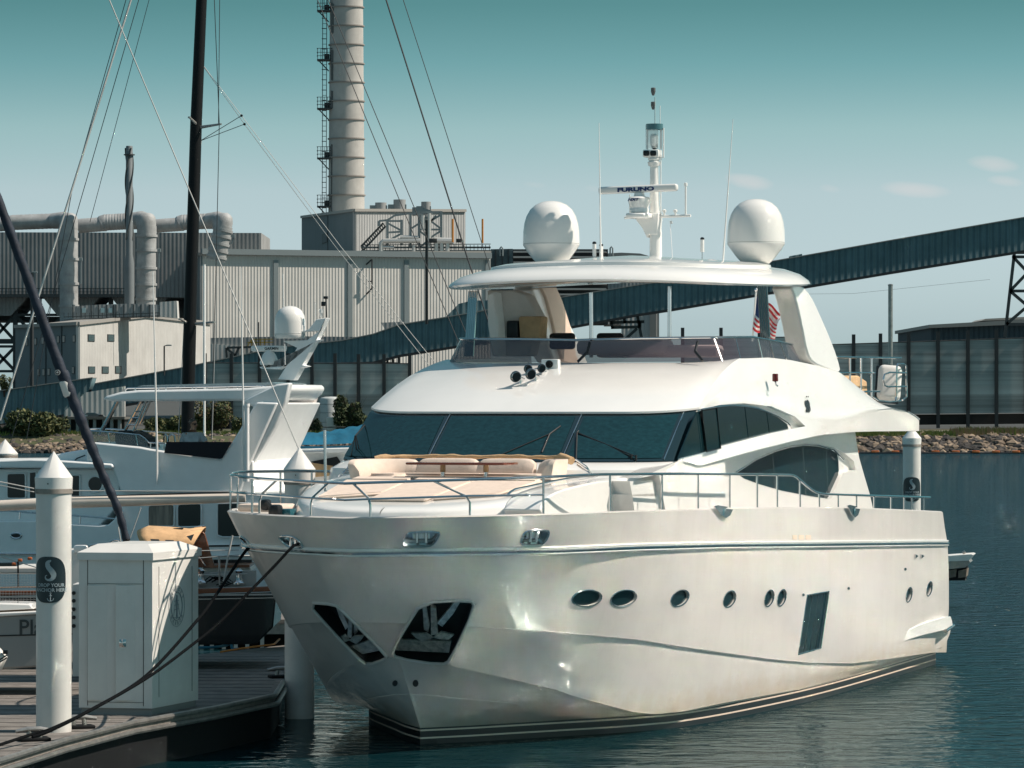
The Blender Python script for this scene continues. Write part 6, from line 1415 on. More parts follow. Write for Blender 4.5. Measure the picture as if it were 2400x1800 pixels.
# floating boom
bo = empty('containment_boom', (52, 452, 0), 0, 'thin floating boom with orange sections along the rocks on the far right', 'boom')
m = MB(); m.tube([(x, math.sin(x * .3) * .4, .05) for x in np.linspace(-16, 14, 50)], .14, 6); m.build('float_line', black, bo)
for x in np.linspace(-12.5, 13, 12): MB().rbox((x, 0, .22), (.9, .3, .26), .06).build('orange_float', mat('boom_orange', (.50, .14, .04), .7), bo)

# wind fence: posts and mesh panels
def mesh_mat(name, col, a):
    mm = mat(name, col, .8, alpha=a, var=.38, vscale=.8, vstretch=(.015, 1, 1.5)); return mm
fmesh = mesh_mat('fence_mesh', (.34, .39, .39), .84); fpost = mat('fence_post', (.03, .035, .038), .7)
def fence(name, Yf, pxs, yt, yb, label, x_off=0):
    p = PFr(pxs[0], Yf, 0); r = p.root(name, label, 'fence', 'wind fences along the shore')
    for i, x in enumerate(pxs):
        t0, b0 = yt(x), yb(x)
        p.part('post', [(x - 4, t0 - 22), (x + 4, t0 - 22), (x + 4, b0 + 34), (x - 4, b0 + 34)], -.5, -.1, fpost, r)
        if i < len(pxs) - 1:
            x1 = pxs[i + 1]; p.part('mesh_panel', [(x, t0), (x1, yt(x1)), (x1, yb(x1)), (x, b0)], 0, .05, fmesh, r)
            p.tube('rail', [(x, (t0 + b0) / 2), (x1, (yt(x1) + yb(x1)) / 2)], .05, fpost, r, off=.2)
    x0, x1 = pxs[0], pxs[-1]; p.part('base_panel', [(x0, yb(x0) + 2), (x1, yb(x1) + 2), (x1, yb(x1) + 26), (x0, yb(x0) + 26)], .4, .6, mat('dark_base', (.025, .022, .02), .9), r)
    p.tube('top_wire', [(x0, yt(x0)), (x1, yt(x1))], .06, fpost, r); return r
fence('wind_fence', 486, [1932, 2001, 2064, 2130, 2199, 2269, 2336, 2405], lambda x: 808 - (x - 1932) * .034, lambda x: 972 - (x - 1932) * .01, 'tall grey green mesh fence on black posts along the right shore')
fence('wind_fence', 484, [480, 542, 608, 675, 731, 785, 840, 900, 960], lambda x: 850 if x < 800 else 852, lambda x: 985, 'tall mesh fence on dark posts behind the trawler yacht')
fence('wind_fence', 492, [1600, 1690, 1780, 1860, 1930], lambda x: 790, lambda x: 960, 'mesh fence top seen through the flybridge screen of the large yacht')
# steel pole, thin posts, small building and tower on the right
def poleobj(name, px, y0, y1, Y, r, mt, label, cat='pole'):
    b = W(px, y0, Y); o = empty(name, tuple(b), 0, label, cat); m = MB(); m.tube([(0, 0, 0), (0, 0, (y0 - y1) * Y / F)], r, 14); m.build('shaft', mt, o); return o
po = poleobj('steel_pile', 2087, 900, 670, 180, .105, alu, 'tall thin dark steel pile standing behind the stern rail'); MB().lathe([(.115, 0), (.12, .06), (.05, .09)], (0, 0, 4.5), 14).build('cap', alu, po)
poleobj('steel_pile', 1846, 880, 722, 150, .055, alu, 'thin steel pile between the flag and the port arch leg')
darkr = mat('far_building_dark', (.045, .07, .085), .8, corr=(0, .9, .1)); beige = mat('clad_beige', (.50, .50, .48), .75, corr=(0, .62, .055), var=.08, vscale=.3, streak=.25); greyc = mat('clad_grey', (.30, .31, .31), .75, corr=(0, .6, .05), var=.1, vscale=.3, streak=.2); roofm = mat('roof_pale', (.30, .29, .27), .6)
def block(name, pl, faces, label, cat='building', group=None):   # faces: list of (part, polygon, offset0, offset1, material)
    r = pl.root(name, label, cat, group)
    for nm, poly, a, b, mt in faces: pl.part(nm, poly, a, b, mt, r)
    return r
p = PFr(2200, 700, 0)
block('warehouse', p, [('wall', [(2182, 768), (2500, 755), (2500, 900), (2182, 900)], 0, 60, darkr), ('roof', [(2178, 761), (2250, 757), (2500, 743), (2500, 756), (2178, 769)], -1, 62, roofm), ('roof_monitor', [(2300, 752), (2500, 745), (2500, 738), (2310, 747)], 4, 20, roofm)], 'low dark warehouse with pale roof behind the fence at the far right')
# conveyor gallery
cvm = mat('gallery_cladding', (.09, .17, .195), .7, corr=(0, .85, .12), var=.18, vscale=.25, streak=.35)
cg = PFr(1200, 520, 0); cr = cg.root('conveyor', 'long grey teal enclosed conveyor gallery rising from lower left to upper right', 'conveyor')
cgp = [((-60, 925), (-60, 1003)), ((217, 886), (192, 965)), ((430, 862), (459, 918)), ((651, 815), (640, 880)), ((800, 799), (800, 850)), ((874, 784), (874, 848)), ((935, 762), (935, 832)), ((1047, 744), (1060, 812)), ((1224, 713), (1240, 785)), ((1300, 700), (1300, 772)), ((1500, 668), (1500, 735)), ((1575, 658), (1575, 724)), ((1806, 614), (1832, 680)), ((2100, 562), (2100, 635)), ((2460, 500), (2460, 577))]
for nm, (i0, i1) in (('gallery', (0, 1)), ('gallery', (1, 4)), ('gallery', (4, 7)), ('gallery', (7, 14))):
    top_ = [a for a, b in cgp[i0:i1 + 1]]; bot = [b for a, b in cgp[i0:i1 + 1]]
    if i0 == 1: top_[0] = (222, 900)
    go_ = cg.part(nm, top_ + bot[::-1], 0, 5, cvm, cr, smooth=20)
    cg.part('base_beam', [(x, y - .5) for x, y in bot] + [(x, y + 4.5) for x, y in bot[::-1]], -.15, 5.15, fpost, go_); cg.part('roof_edge', [(x, y) for x, y in top_] + [(x, y - 2.2) for x, y in top_[::-1]], -.2, 5.2, roofm, go_)
cg.part('transfer_house', [(1040, 748), (1075, 712), (1108, 704), (1150, 704), (1150, 728), (1120, 735)], 1, 8, cvm, cr)
cg.part('roof_hatch', [(1852, 606), (1880, 601), (1880, 595), (1852, 600)], .5, 3, cvm, cr); cg.part('feed_hood', [(892, 756), (900, 756), (945, 754), (945, 762), (905, 776)], 1, 4, greyc, cr)
frame_s = mat('steel_frame', (.045, .055, .058), .7); frame_l = mat('galvanised_frame', (.20, .24, .25), .6)
def truss(pl, name, lines, r, mt, label, cat='trestle', o=0, group='conveyor supports', depth=0):
    rr = pl.root(name, label, cat, group); m = MB()
    for k in ((0, depth) if depth else (0,)):
        for a, b in lines: m.beam(pl.P(*a, o + k), pl.P(*b, o + k), r)
    if depth:
        for a in (lines[0][0], lines[1][1]): m.beam(pl.P(*a, o), pl.P(*a, o + depth), r)
    m.build('frame', mt, rr, 0, merge=0, recalc=False); return rr
cg2 = PFr(1200, 522, 0)
truss(cg2, 'trestle', [((882, 850), (882, 925)), ((935, 838), (935, 925)), ((882, 850), (935, 852)), ((882, 880), (935, 880)), ((882, 905), (935, 905)), ((882, 880), (935, 852)), ((935, 905), (882, 880)), ((908, 830), (908, 905)), ((895, 850), (895, 925)), ((921, 842), (921, 925)), ((895, 862), (921, 882)), ((895, 892), (921, 868))], .3, frame_s, 'dark steel trestle under the conveyor left of the large yacht roof', depth=3)
truss(cg2, 'trestle', [((1432, 756), (1510, 754)), ((1432, 768), (1500, 766)), ((1493, 735), (1505, 800)), ((1430, 745), (1436, 770)), ((1462, 745), (1465, 757)), ((1493, 770), (1460, 800)), ((1500, 755), (1500, 765))], .38, frame_s, 'dark steel trestle head under the conveyor between the awning poles', depth=3)
p = PFr(2380, 560, 0)
L_ = [((2378, 588), (2355, 790)), ((2440, 588), (2462, 790)), ((2370, 592), (2450, 592)), ((2372, 602), (2450, 602))]; ys_ = [604, 682, 760]
for a, b in zip(ys_[:-1], ys_[1:]):
    xa, xb = 2378 - (a - 588) * .114, 2378 - (b - 588) * .114; ra, rb_ = 2440 + (a - 588) * .11, 2440 + (b - 588) * .11; mx_ = (xa + ra) / 2
    L_ += [((xb, b), (rb_, b)), ((xa, a), (rb_, b)), ((ra, a), (xb, b))]
truss(p, 'lattice_tower', L_, .42, frame_s, 'brown lattice tower holding up the conveyor at the right picture edge', 'tower', depth=5)
# ---- office building, corner towards us
def corner_bld(name, pxc, Y, pxl, pxr, yb, ytl, ytc, ytr, peak, ml, mr, label, dl=.20, dr=.20):
    """corner at (pxc, Y); left wall runs back to pxl, right wall runs back to pxr."""
    Xc = (pxc - CX) * Y / F; Yl = Y * (1 + dl); Yr = Y * (1 + dr); Pl = Vector(((pxl - CX) * Yl / F, Yl)); Pr = Vector(((pxr - CX) * Yr / F, Yr)); Pc = Vector((Xc, Y)); Pb = Pl + Pr - Pc
    rt = empty(name, (Xc, Y, zY(yb, Y)), 0, label, 'building'); O_ = Vector((Xc, Y, zY(yb, Y)))
    def wall(nm, A, B, zA, zB, mt, pk=None):
        d = (B - A); L = d.length; ang = math.atan2(d.y, d.x); pts = [(0, 0, 0), (L, 0, 0), (L, 0, zB)] + ([(pk[0] * L, 0, pk[1])] if pk else []) + [(0, 0, zA)]
        m = MB(); m.prism(pts, Vector((0, .3, 0))); o = m.build(nm, mt, rt, 0); o.location = (A.x - O_.x, A.y - O_.y, 0); o.rotation_euler = (0, 0, ang); return o, L
    zc_, zl_, zr_ = zY(ytc, Y) - O_.z, zY(ytl, Yl) - O_.z, zY(ytr, Yr) - O_.z
    pk = None
    if peak: 
        t = (peak[0] - pxc) / (pxr - pxc); Yp = Y + (Yr - Y) * t; pk = (t, zY(peak[1], Yp) - O_.z)
    wl = wall('side_wall', Pl, Pc, zl_, zc_, ml); wr = wall('front_wall', Pc, Pr, zc_, zr_, mr, pk)
    m = MB(); q3 = lambda P_, z: (P_.x - O_.x, P_.y - O_.y, z)
    if pk:
        Pk = Pc + (Pr - Pc) * pk[0]; Pkb = Pl + (Pb - Pl) * pk[0]; m.add([q3(Pc, zc_ + .1), q3(Pl, zl_ + .1), q3(Pkb, pk[1]), q3(Pk, pk[1] + .1), q3(Pr, zr_ + .1), q3(Pb, zr_)], [(0, 1, 2, 3), (3, 2, 5, 4)])
    else: m.add([q3(Pc, zc_ + .05), q3(Pl, zl_ + .05), q3(Pb, zl_), q3(Pr, zr_ + .05)], [(0, 1, 2, 3)])
    rf_ = m.build('roof', roofm, rt, 0); m = MB()
    for a, b in (((Pl, zl_), (Pc, zc_)),) + ((((Pc, zc_), (Pc + (Pr - Pc) * pk[0], pk[1])), ((Pc + (Pr - Pc) * pk[0], pk[1]), (Pr, zr_))) if pk else (((Pc, zc_), (Pr, zr_)),)): m.beam(Vector(q3(*a)) + Vector((0, -.15, .1)), Vector(q3(*b)) + Vector((0, -.15, .1)), .5, .45)
    m.build('eaves_trim', roofm, rf_, 0)
    return rt, wl, wr, (Pc, Pr, Pl, O_, Y, Yl, Yr)
def wall_xy(wv, px, py):                              # point on a wall object's own plane under a photo pixel
    o, L = wv; Mw = Matrix.Translation(o.parent.location) @ Matrix.Translation(o.location) @ Matrix.Rotation(o.rotation_euler.z, 4, 'Z'); I = Mw.inverted(); E0 = I @ Vector((0, 0, CH)); d = I.to_3x3() @ Vector(((px - CX) / F, 1, -(py - CY) / F)); t = -E0.y / d.y; return E0 + d * t
def wwin(wv, x0, y0, x1, y1, mt, trim=None, nm='window'):
    a, b = wall_xy(wv, x0, y1), wall_xy(wv, x1, y0); m = MB(); m.box(((a.x + b.x) / 2, -.04, (a.z + b.z) / 2), (abs(b.x - a.x), .08, abs(b.z - a.z))); w_ = m.build(nm, trim or fpost, wv[0], 0)
    m = MB(); m.box(((a.x + b.x) / 2, -.085, (a.z + b.z) / 2), (abs(b.x - a.x) * .84, .03, abs(b.z - a.z) * .86)); m.build('pane', mt, w_, 0); return w_
panem = mat('office_pane', (.03, .07, .08), .1, spec=.6); panel_ = mat('pale_pane', (.40, .36, .33), .5)
ob, wl, wr, _ = corner_bld('office_building', 183, 530, 36, 493, 940, 767, 760, 759, (335, 742), mat('clad_shade', (.16, .19, .20), .8, var=.06, vscale=.2), beige, 'beige corrugated office building with small square windows left of the black mast', .03, .10)  # left walls take a darker cladding: their shade is put into the colour
for x0, y0, x1, y1 in ((205, 784, 221, 800), (251, 784, 267, 800), (206, 859, 222, 875), (238, 859, 254, 875), (269, 858, 284, 875)): wwin(wr, x0, y0, x1, y1, panem)
for x, y in ((63, 794), (84, 792), (101, 790), (137, 787), (150, 786), (174, 785), (91, 864), (103, 864), (115, 863), (172, 859)): wwin(wl, x - 2.5, y, x + 3, y + 17, panel_)
for x in (72, 108, 145): 
    a, b = wall_xy(wl, x, 764), wall_xy(wl, x, 930); m = MB(); m.box((a.x, -.05, (a.z + b.z) / 2), (.25, .1, abs(a.z - b.z))); m.build('wall_seam', frame_s, wl[0], 0)
# roof plant on it
p = PFr(300, 545, 0); r = p.root('roof_plant', 'row of beige panelled equipment cabins with pale windows on the office roof', 'equipment')
p.part('cabin', [(171, 718), (230, 714), (300, 712), (372, 714), (372, 742), (171, 748)], 0, 4, greyc, r); p.part('screen_wall', [(374, 708), (414, 705), (416, 746), (374, 742)], 0, 3, beige, r)
for x in (196, 240, 258): p.part('window', [(x - 4, 722), (x + 5, 722), (x + 5, 733), (x - 4, 733)], -.1, 0, mat('sky_pane', (.35, .48, .50), .2), r)
m = MB()
for x in (171, 190, 214, 231, 250, 266, 272, 290, 313, 330, 350): m.beam(p.P(x, 714, -.05), p.P(x, 745, -.05), .12)
for y in (742, 735): m.beam(p.P(150, y + 8, -2), p.P(372, y - 2, -2), .10)
for x in range(150, 372, 10): m.beam(p.P(x, 733, -2), p.P(x, 745, -2), .07)
m.build('railing', frame_s, r, 0)
# ---- big lit shed
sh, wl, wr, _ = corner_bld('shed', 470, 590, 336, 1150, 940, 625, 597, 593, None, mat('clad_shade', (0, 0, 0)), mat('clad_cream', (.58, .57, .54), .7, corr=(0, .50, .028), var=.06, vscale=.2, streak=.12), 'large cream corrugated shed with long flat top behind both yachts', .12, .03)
for x in (646, 820, 952, 1142): 
    a, b = wall_xy(wr, x, 610), wall_xy(wr, x, 800); MB().box((a.x, -.12, (a.z + b.z) / 2), (.75, .24, a.z - b.z)).build('downpipe', frame_l, wr[0], 0)
a, b = wall_xy(wr, 471, 596), wall_xy(wr, 1149, 605); MB().box(((a.x + b.x) / 2, -.35, (a.z + b.z) / 2 + .4), (b.x - a.x, .7, .85)).build('gutter', frame_l, wr[0], 0)
for k in range(4): x = 386 + k * 15; a, b = wall_xy(wl, x, 640), wall_xy(wl, x + 17, 656); m = MB(); m.prism([(a.x, 0, a.z), (b.x - .4, 0, b.z), (b.x + .3, -.9, b.z + .1), (a.x + .7, -.9, a.z)], Vector((.5, 0, 0))); m.build('vent_hood', frame_s, wl[0], 0)
m = MB(); 
for (x0, y0, x1, y1) in ((867, 608, 867, 676), (867, 608, 858, 620), (867, 676, 858, 690), (858, 660, 867, 660)): m.beam(wall_xy(wr, x0, y0) + Vector((0, -.9, 0)), wall_xy(wr, x1, y1) + Vector((0, -.9 if x1 > 860 else -.1, 0)), .18)
m.build('wall_pipe', fpost, wr[0], 0)
p = PFr(600, 545, 0); r = p.root('low_annex', 'low flat annex roof with yellow railings between the shed and the conveyor', 'building'); p.part('roof', [(493, 792), (700, 788), (860, 790), (700, 826), (600, 840), (493, 806)], 0, 6, greyc, r); p.part('wall', [(493, 806), (560, 812), (650, 815), (640, 860), (493, 870)], -.3, 5, beige, r)
m = MB(); yel = mat('yellow_rail', (.45, .28, .04), .6)
for x0, y0, x1, y1 in ((580, 812, 590, 795), (590, 795, 640, 795), (590, 795, 590, 812), (600, 795, 600, 811), (610, 795, 610, 810), (620, 795, 620, 808), (580, 803, 640, 802)): m.beam(p.P(x0, y0, -1), p.P(x1, y1, -1), .12)
m.build('railing', yel, r, 0); m = MB()
for x0, y0, x1, y1 in ((530, 815, 532, 845), (532, 815, 600, 813), (532, 817, 560, 840), (560, 815, 545, 845), (600, 813, 575, 842)): m.beam(p.P(x0, y0, -1.2), p.P(x1, y1, -1.2), .3)
m.build('steel_frame', frame_s, r, 0); p.tube('pole', [(606, 810), (606, 755)], .09, fpost, r, off=-1)
# ---- boiler house, chimney
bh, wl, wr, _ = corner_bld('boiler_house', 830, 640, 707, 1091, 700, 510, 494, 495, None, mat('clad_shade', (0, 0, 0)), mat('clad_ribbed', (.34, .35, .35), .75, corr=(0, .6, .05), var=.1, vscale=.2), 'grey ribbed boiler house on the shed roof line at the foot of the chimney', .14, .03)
a, b = wall_xy(wl, 769, 503), wall_xy(wl, 769, 592); MB().box((a.x, -.05, (a.z + b.z) / 2), (.25, .1, a.z - b.z)).build('wall_seam', frame_s, wl[0], 0); wwin(wl, 756, 545, 768, 572, mat('louvre_dark', (.09, .11, .12), .7), nm='louvre')
for x0, x1, y0, y1 in ((879, 906, 475, 492), (922, 951, 468, 490), (987, 1010, 473, 494)):
    rr = (x1 - x0) / 2 * 645 / F; b = W((x0 + x1) / 2, y1, 652); o = empty('roof_vent', tuple(b), 0, {879: 'short round roof vent left of three on the boiler house', 922: 'tallest round roof vent in the middle of three on the boiler house', 987: 'round roof vent rightmost of three on the boiler house'}[x0], 'roof vent', 'round vents on the boiler house roof'); MB().lathe([(rr, -1), (rr, (y1 - y0) * 652 / F), (rr * .92, (y1 - y0) * 652 / F)], (0, 0, 0), 24).build('pipe', mat('vent_grey', (.30, .31, .31), .6), o, 50); MB().box((-.4, .5, .3), (rr * 3, 2, .9)).build('curb', frame_l, o, 0)
p = PFr(950, 632, 0); r = p.root('pipe_rack', 'open grey steel frame with pipes and stairs in front of the boiler house', 'steel frame'); m = MB()
for a, b in (((982, 495), (982, 580)), ((1034, 495), (1034, 585)), ((982, 497), (1034, 497)), ((982, 538), (1034, 538)), ((984, 499), (1032, 535)), ((1032, 504), (1010, 518)), ((984, 580), (1000, 566)), ((1004, 560), (1032, 542)), ((984, 542), (1008, 560)), ((908, 515), (908, 575)), ((941, 515), (941, 575)), ((908, 518), (941, 518)), ((908, 545), (941, 543)), ((910, 524), (940, 540)), ((908, 565), (940, 548)), ((888, 518), (908, 516)), ((888, 518), (888, 530)), ((962, 502), (982, 498)), ((962, 502), (962, 580)), ((925, 505), (962, 500)), ((925, 505), (908, 516)), ((965, 535), (980, 525)), ((846, 588), (1150, 588)), ((846, 580), (1150, 580)), ((1010, 518), (1022, 505))): m.beam(p.P(*a), p.P(*b), .42 if abs(a[0] - b[0]) < 2 else .3)
m.build('frame', frame_l, r, 0); m = MB()
for k in range(14): t = k / 13; m.beam(p.P(846 + 52 * t, 578 - 55 * t, .5), p.P(850 + 52 * t, 586 - 55 * t, .5), .16)
m.beam(p.P(846, 578, .5), p.P(898, 523, .5), .3); m.beam(p.P(850, 588, .5), p.P(904, 530, .5), .3)
for x in range(850, 1155, 9): m.beam(p.P(x, 574, -.5), p.P(x, 588, -.5), .10)
m.beam(p.P(846, 574, -.5), p.P(1150, 572, -.5), .12); m.beam(p.P(846, 581, -.5), p.P(1150, 580, -.5), .1)
m.build('walkway', frame_s, r, 0)
pw = mat('pipe_lagging', (.55, .55, .53), .35, metal=.3)
for pts, rad in (([(893, 590), (893, 570), (898, 565), (985, 564)], .42), ([(938, 556), (981, 557)], .32), ([(1020, 564), (1062, 565)], .55), ([(893, 579), (924, 580)], .3), ([(1023, 566), (1023, 592)], .4), ([(1035, 566), (1035, 592)], .4), ([(1049, 566), (1049, 592)], .4), ([(991, 505), (991, 540)], .35), ([(1006, 500), (1006, 580)], .3), ([(970, 575), (970, 592)], .35)): MB().tube([p.P(x, y, -.3) for x, y in pts], rad, 10).build('pipe', pw, r)
p.part('fan_house', [(966, 505), (966, 486), (987, 485), (1012, 494), (1012, 500), (982, 502)], 2, 5, frame_l, r)
m = MB(); m.rbox(p.P(1015, 564, -.5), (1.3, .8, .7), .1); m.rbox(p.P(1075, 564, -.3), (.8, .6, .6), .05); m.build('motor', fpost, r)
org = mat('orange_mast', (.55, .22, .04), .6)
for x, y0, y1, l in ((1061, 568, 513, 'thin orange pipe mast in front of the boiler house wall'), (1131, 570, 513, 'thin orange topped mast against the sky right of the boiler house')): poleobj('orange_mast', x, y0, y1, 625, .16, org, l, 'mast')
poleobj('floodlight_pole', 1000, 760, 516, 500, .20, black, 'black floodlight pole standing in front of the cream shed', 'pole')
# chimney
cb = W(812, 500, 690); ch = empty('chimney', tuple(cb), 0, 'tall banded concrete chimney with ladder platforms on its left side', 'chimney'); hh = (500 + 40) * 690 / F; r0, r1 = 42.5 * 690 / F, 38.5 * 690 / F; conc = mat('chimney_concrete', (.43, .42, .395), .85, var=.12, vscale=.25, streak=.2)
rad_ = lambda z: r0 + (r1 - r0) * z / hh
dxz = lambda z: -(z / hh) * 4.5 * 690 / F
m = MB(); m.lathe([(rad_(z), z) for z in np.linspace(-1, hh, 8)], (0, 0, 0), 48); o = m.build('shaft', conc, ch, 60)
for k in range(12):
    z = (500 - (457 - 44 * k)) * 690 / F
    if z < hh: m = MB(); m.lathe([(rad_(z), z - .22), (rad_(z) + .22, z - .15), (rad_(z) + .22, z + .05), (rad_(z), z + .06)], (0, 0, 0), 48, cap=False); m.build('band', mat('chimney_band', (.28, .26, .24), .8), ch, 30)
m = MB(); xl = -rad_(0) - .8
for xx in (-.25, .45): m.beam((xl + xx, -.5, 0), (xl + xx + .1, -.5, hh), .12)
for k in range(int(hh / .9)): m.beam((xl - .25, -.5, k * .9), (xl + .5, -.5, k * .9), .08)
for k in range(int(hh / 1.8)): m.tube([(xl - .25, -.5, k * 1.8), (xl - .3, -1.3, k * 1.8), (xl + .4, -1.3, k * 1.8), (xl + .5, -.5, k * 1.8)], .04, 4)
m.build('ladder', frame_s, ch, 0)
for y in (485, 372, 256, 142, 27):
    z = (500 - y) * 690 / F; m = MB(); m.box((xl + .4, -.6, z), (3.0, 2.6, .25))
    for t in np.linspace(-1.0, 1.9, 6): m.beam((xl + t, -1.8, z), (xl + t, -1.8, z + 2.0), .09)
    for k in (.7, 1.3, 2.0): m.beam((xl - 1.1, -1.8, z + k), (xl + 1.9, -1.8, z + k), .09); m.beam((xl - 1.1, -1.8, z + k), (xl - 1.1, .6, z + k), .09)
    m.beam((xl - .9, -.6, z), (xl + .9, -.6, z - 1.9), .2); m.rbox((xl + .6, -.8, z + .6), (.8, .8, 1.0), .05); m.build('platform', frame_s, ch, 0)
m = MB()
for (y0, y1) in ((12, 80), (120, 190), (215, 255), (340, 455), (455, 500)): m.box((-rad_(20) * .72, -rad_(20) * .62, (500 - (y0 + y1) / 2) * 690 / F), (.9, .3, (y1 - y0) * 690 / F))
m.build('cable_tray', mat('stain_dark', (.10, .11, .11), .8), ch, 0)
# slim spiral stack
sb_ = W(303, 712, 570); so = empty('spiral_stack', tuple(sb_), 0, 'slim grey stack with spiral fins standing between the two pipe elbows', 'stack'); kk = 570 / F; m = MB()
m.lathe([(11.5 * kk, 0), (11.5 * kk, 95 * kk), (8 * kk, 116 * kk), (8 * kk, 368 * kk), (7 * kk, 370 * kk)], (0, 0, 0), 24); m.build('shaft', mat('stack_grey', (.16, .18, .19), .6, var=.1, vscale=.3), so, 40)
m = MB(); 
for ph in (0, 2.1, 4.2): m.tube([(9.3 * kk * math.cos(ph + z * .42), 9.3 * kk * math.sin(ph + z * .42), z) for z in np.linspace(150 * kk, 365 * kk, 90)], .09, 4)
m.build('spiral_fin', frame_s, so); MB().lathe([(13 * kk, 0), (13 * kk, 2.5 * kk)], (0, 0, 348 * kk), 16).build('collar', frame_s, so)
# dust collector building with hopper bottoms, ducts and elbows
p = PFr(300, 600, 0); r = p.root('dust_collector', 'huge grey ribbed dust collector on a steel frame behind the pipe elbows at left', 'building'); p.part('casing', [(-80, 544), (612, 546), (612, 700), (-80, 690)], 0, 22, mat('casing_ribbed', (.24, .25, .25), .8, corr=(0, .62, .06), var=.12, vscale=.25), r); 
for x0 in (-80, 90, 250): p.part('hopper', [(x0 + 5, 690), (x0 + 150, 690), (x0 + 105, 740), (x0 + 45, 740)], 2, 18, greyc, r)
m = MB()
for x in range(-20, 330, 56): m.beam(p.P(x, 688, 3), p.P(x, 930, 3), .7); 
for y in (692, 738, 800, 812, 870): m.beam(p.P(-60, y, 2.9), p.P(330, y, 2.9), .75 if y in (692, 800) else .4)
for x in range(-20, 274, 56):
    for a, b in ((738, 800), (812, 870)): m.beam(p.P(x, a, 3), p.P(x + 56, b, 3), .45); m.beam(p.P(x + 56, a, 3), p.P(x, b, 3), .45)
m.build('support_frame', frame_s, r, 0); m = MB()
for x in range(-60, 300, 8): m.beam(p.P(x, 676, -1.2), p.P(x, 692, -1.2), .08)
m.beam(p.P(-60, 676, -1.2), p.P(300, 676, -1.2), .12); m.beam(p.P(-60, 684, -1.2), p.P(300, 684, -1.2), .08); m.beam(p.P(-60, 693, -1.2), p.P(300, 693, -1.2), .5); m.build('walkway', frame_s, r, 0)
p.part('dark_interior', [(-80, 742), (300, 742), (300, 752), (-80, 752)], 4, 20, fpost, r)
ductm = mat('duct_metal', (.33, .34, .34), .6, metal=.0, var=.22, vscale=.6, bump=.03, bscale=2, streak=.3)
def elbow(x0, x1, yA, yB, xv0, xv1, ytop, pts_v, Yd, label):
    p = PFr((xv0 + xv1) / 2, Yd, 0); r = p.root('duct_elbow', label, 'duct', 'big pipe elbows on the dust collector'); rad = (xv1 - xv0) / 2 * Yd / F
    n = 40; H = [p.P(x0 + (x1 - x0) * t, yA + (yB - yA) * t ** .8 + (4 if t < .45 else 0) * 1.0, 3) for t in np.linspace(0, 1, n)]
    rh = [rad * (.72 + .10 * (t > .42)) * (1 + .035 * (k % 2)) for k, t in enumerate(np.linspace(0, 1, n))]
    MB().tube(H, rh, 24).build('ribbed_duct', ductm, r, 20)
    xm = (xv0 + xv1) / 2; top_ = p.P(xm, ytop, 0); V_ = [p.P(x, y, 0) for x, y in pts_v]
    arc = [p.P(x1 - 6, yB + 2, 3), p.P(xm - 10, ytop + 17, 2), p.P(xm - 2, ytop + 24, .6)] 
    m = MB(); m.tube([p.P(x1 - 4, yB, 2.5), p.P(xm - 12, yB - 2, 1.8), p.P(xm - 2, yB + 3, .8), p.P(xm, yB + 14, 0)], [rad * .86, rad * .95, rad, rad], 24)
    m.tube([p.P(xm, ytop + 2, 0), p.P(xm, ytop + 5, 0), p.P(xm, ytop + 12, 0), p.P(xm, ytop + 24, 0), p.P(xm, ytop + 40, 0)] if len(pts_v) < 3 else [p.P(xm + 4, ytop + 2, 0), p.P(xm + 4, ytop + 6, 0), p.P(xm + 3, ytop + 12, 0), p.P(xm + 2, ytop + 24, 0), p.P(xm - 2, ytop + 40, 0)], [rad * .35, rad * .68, rad * .92, rad, rad], 24); m.build('elbow', ductm, r, 40)
    m = MB(); m.tube(V_, rad, 28); m.build('downpipe', ductm, r, 40)
    for t in (.12, .30, .52, .72, .9):
        a = V_[0].lerp(V_[-1], t); d = (V_[-1] - V_[0]).normalized(); m = MB(); m.tube([a - d * .18, a + d * .18], rad + .16, 28); m.build('flange', ductm, r, 40)
    m = MB(); m.beam(V_[0].lerp(V_[-1], .3) + Vector((rad + .4, 0, 0)), V_[0].lerp(V_[-1], .52) + Vector((rad + .4, 0, 0)), .25); m.rbox(V_[0].lerp(V_[-1], .3) + Vector((rad + .3, 0, 0)), (.7, .4, .5), .05); m.build('bracket', frame_l, r, 0)
elbow(-60, 128, 526, 518, 140, 183, 497, [(161, 530), (162, 790)], 572, 'left big ribbed pipe elbow with long downpipe on the dust collector')
elbow(183, 312, 526, 518, 320, 366, 497, [(344, 530), (342, 720)], 574, 'middle big ribbed pipe elbow beside the slim spiral stack')
elbow(366, 492, 526, 518, 500, 544, 497, [(524, 530), (515, 570), (506, 610)], 576, 'right leaning pipe elbow beside the black mast')
# louvred house, plain block at right of the shed
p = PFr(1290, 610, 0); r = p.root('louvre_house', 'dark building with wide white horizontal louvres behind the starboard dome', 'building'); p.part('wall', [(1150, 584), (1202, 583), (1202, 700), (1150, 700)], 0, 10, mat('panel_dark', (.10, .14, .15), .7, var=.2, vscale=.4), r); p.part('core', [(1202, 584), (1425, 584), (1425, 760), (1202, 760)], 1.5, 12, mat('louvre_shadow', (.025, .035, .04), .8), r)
wl_ = mat('louvre_white', (.50, .47, .44), .6)
for k in range(13):
    y = 588 + 12.5 * k; p.part('louvre', [(1203, y), (1420, y), (1423, y + 4), (1203, y + 4)], -.4 + .0, 1.2, wl_, r)
for x in (1160, 1176, 1190): p.part('wall_rib', [(x, 584), (x + 3, 584), (x + 3, 700), (x, 700)], -.2, 0, frame_s, r)
for x in (1172, 1430): p.tube('vent_pipe', [(x, 600), (x, 582), (x + 3, 578), (x + 6, 582), (x + 6, 600)], .12, frame_l, r, off=-1)
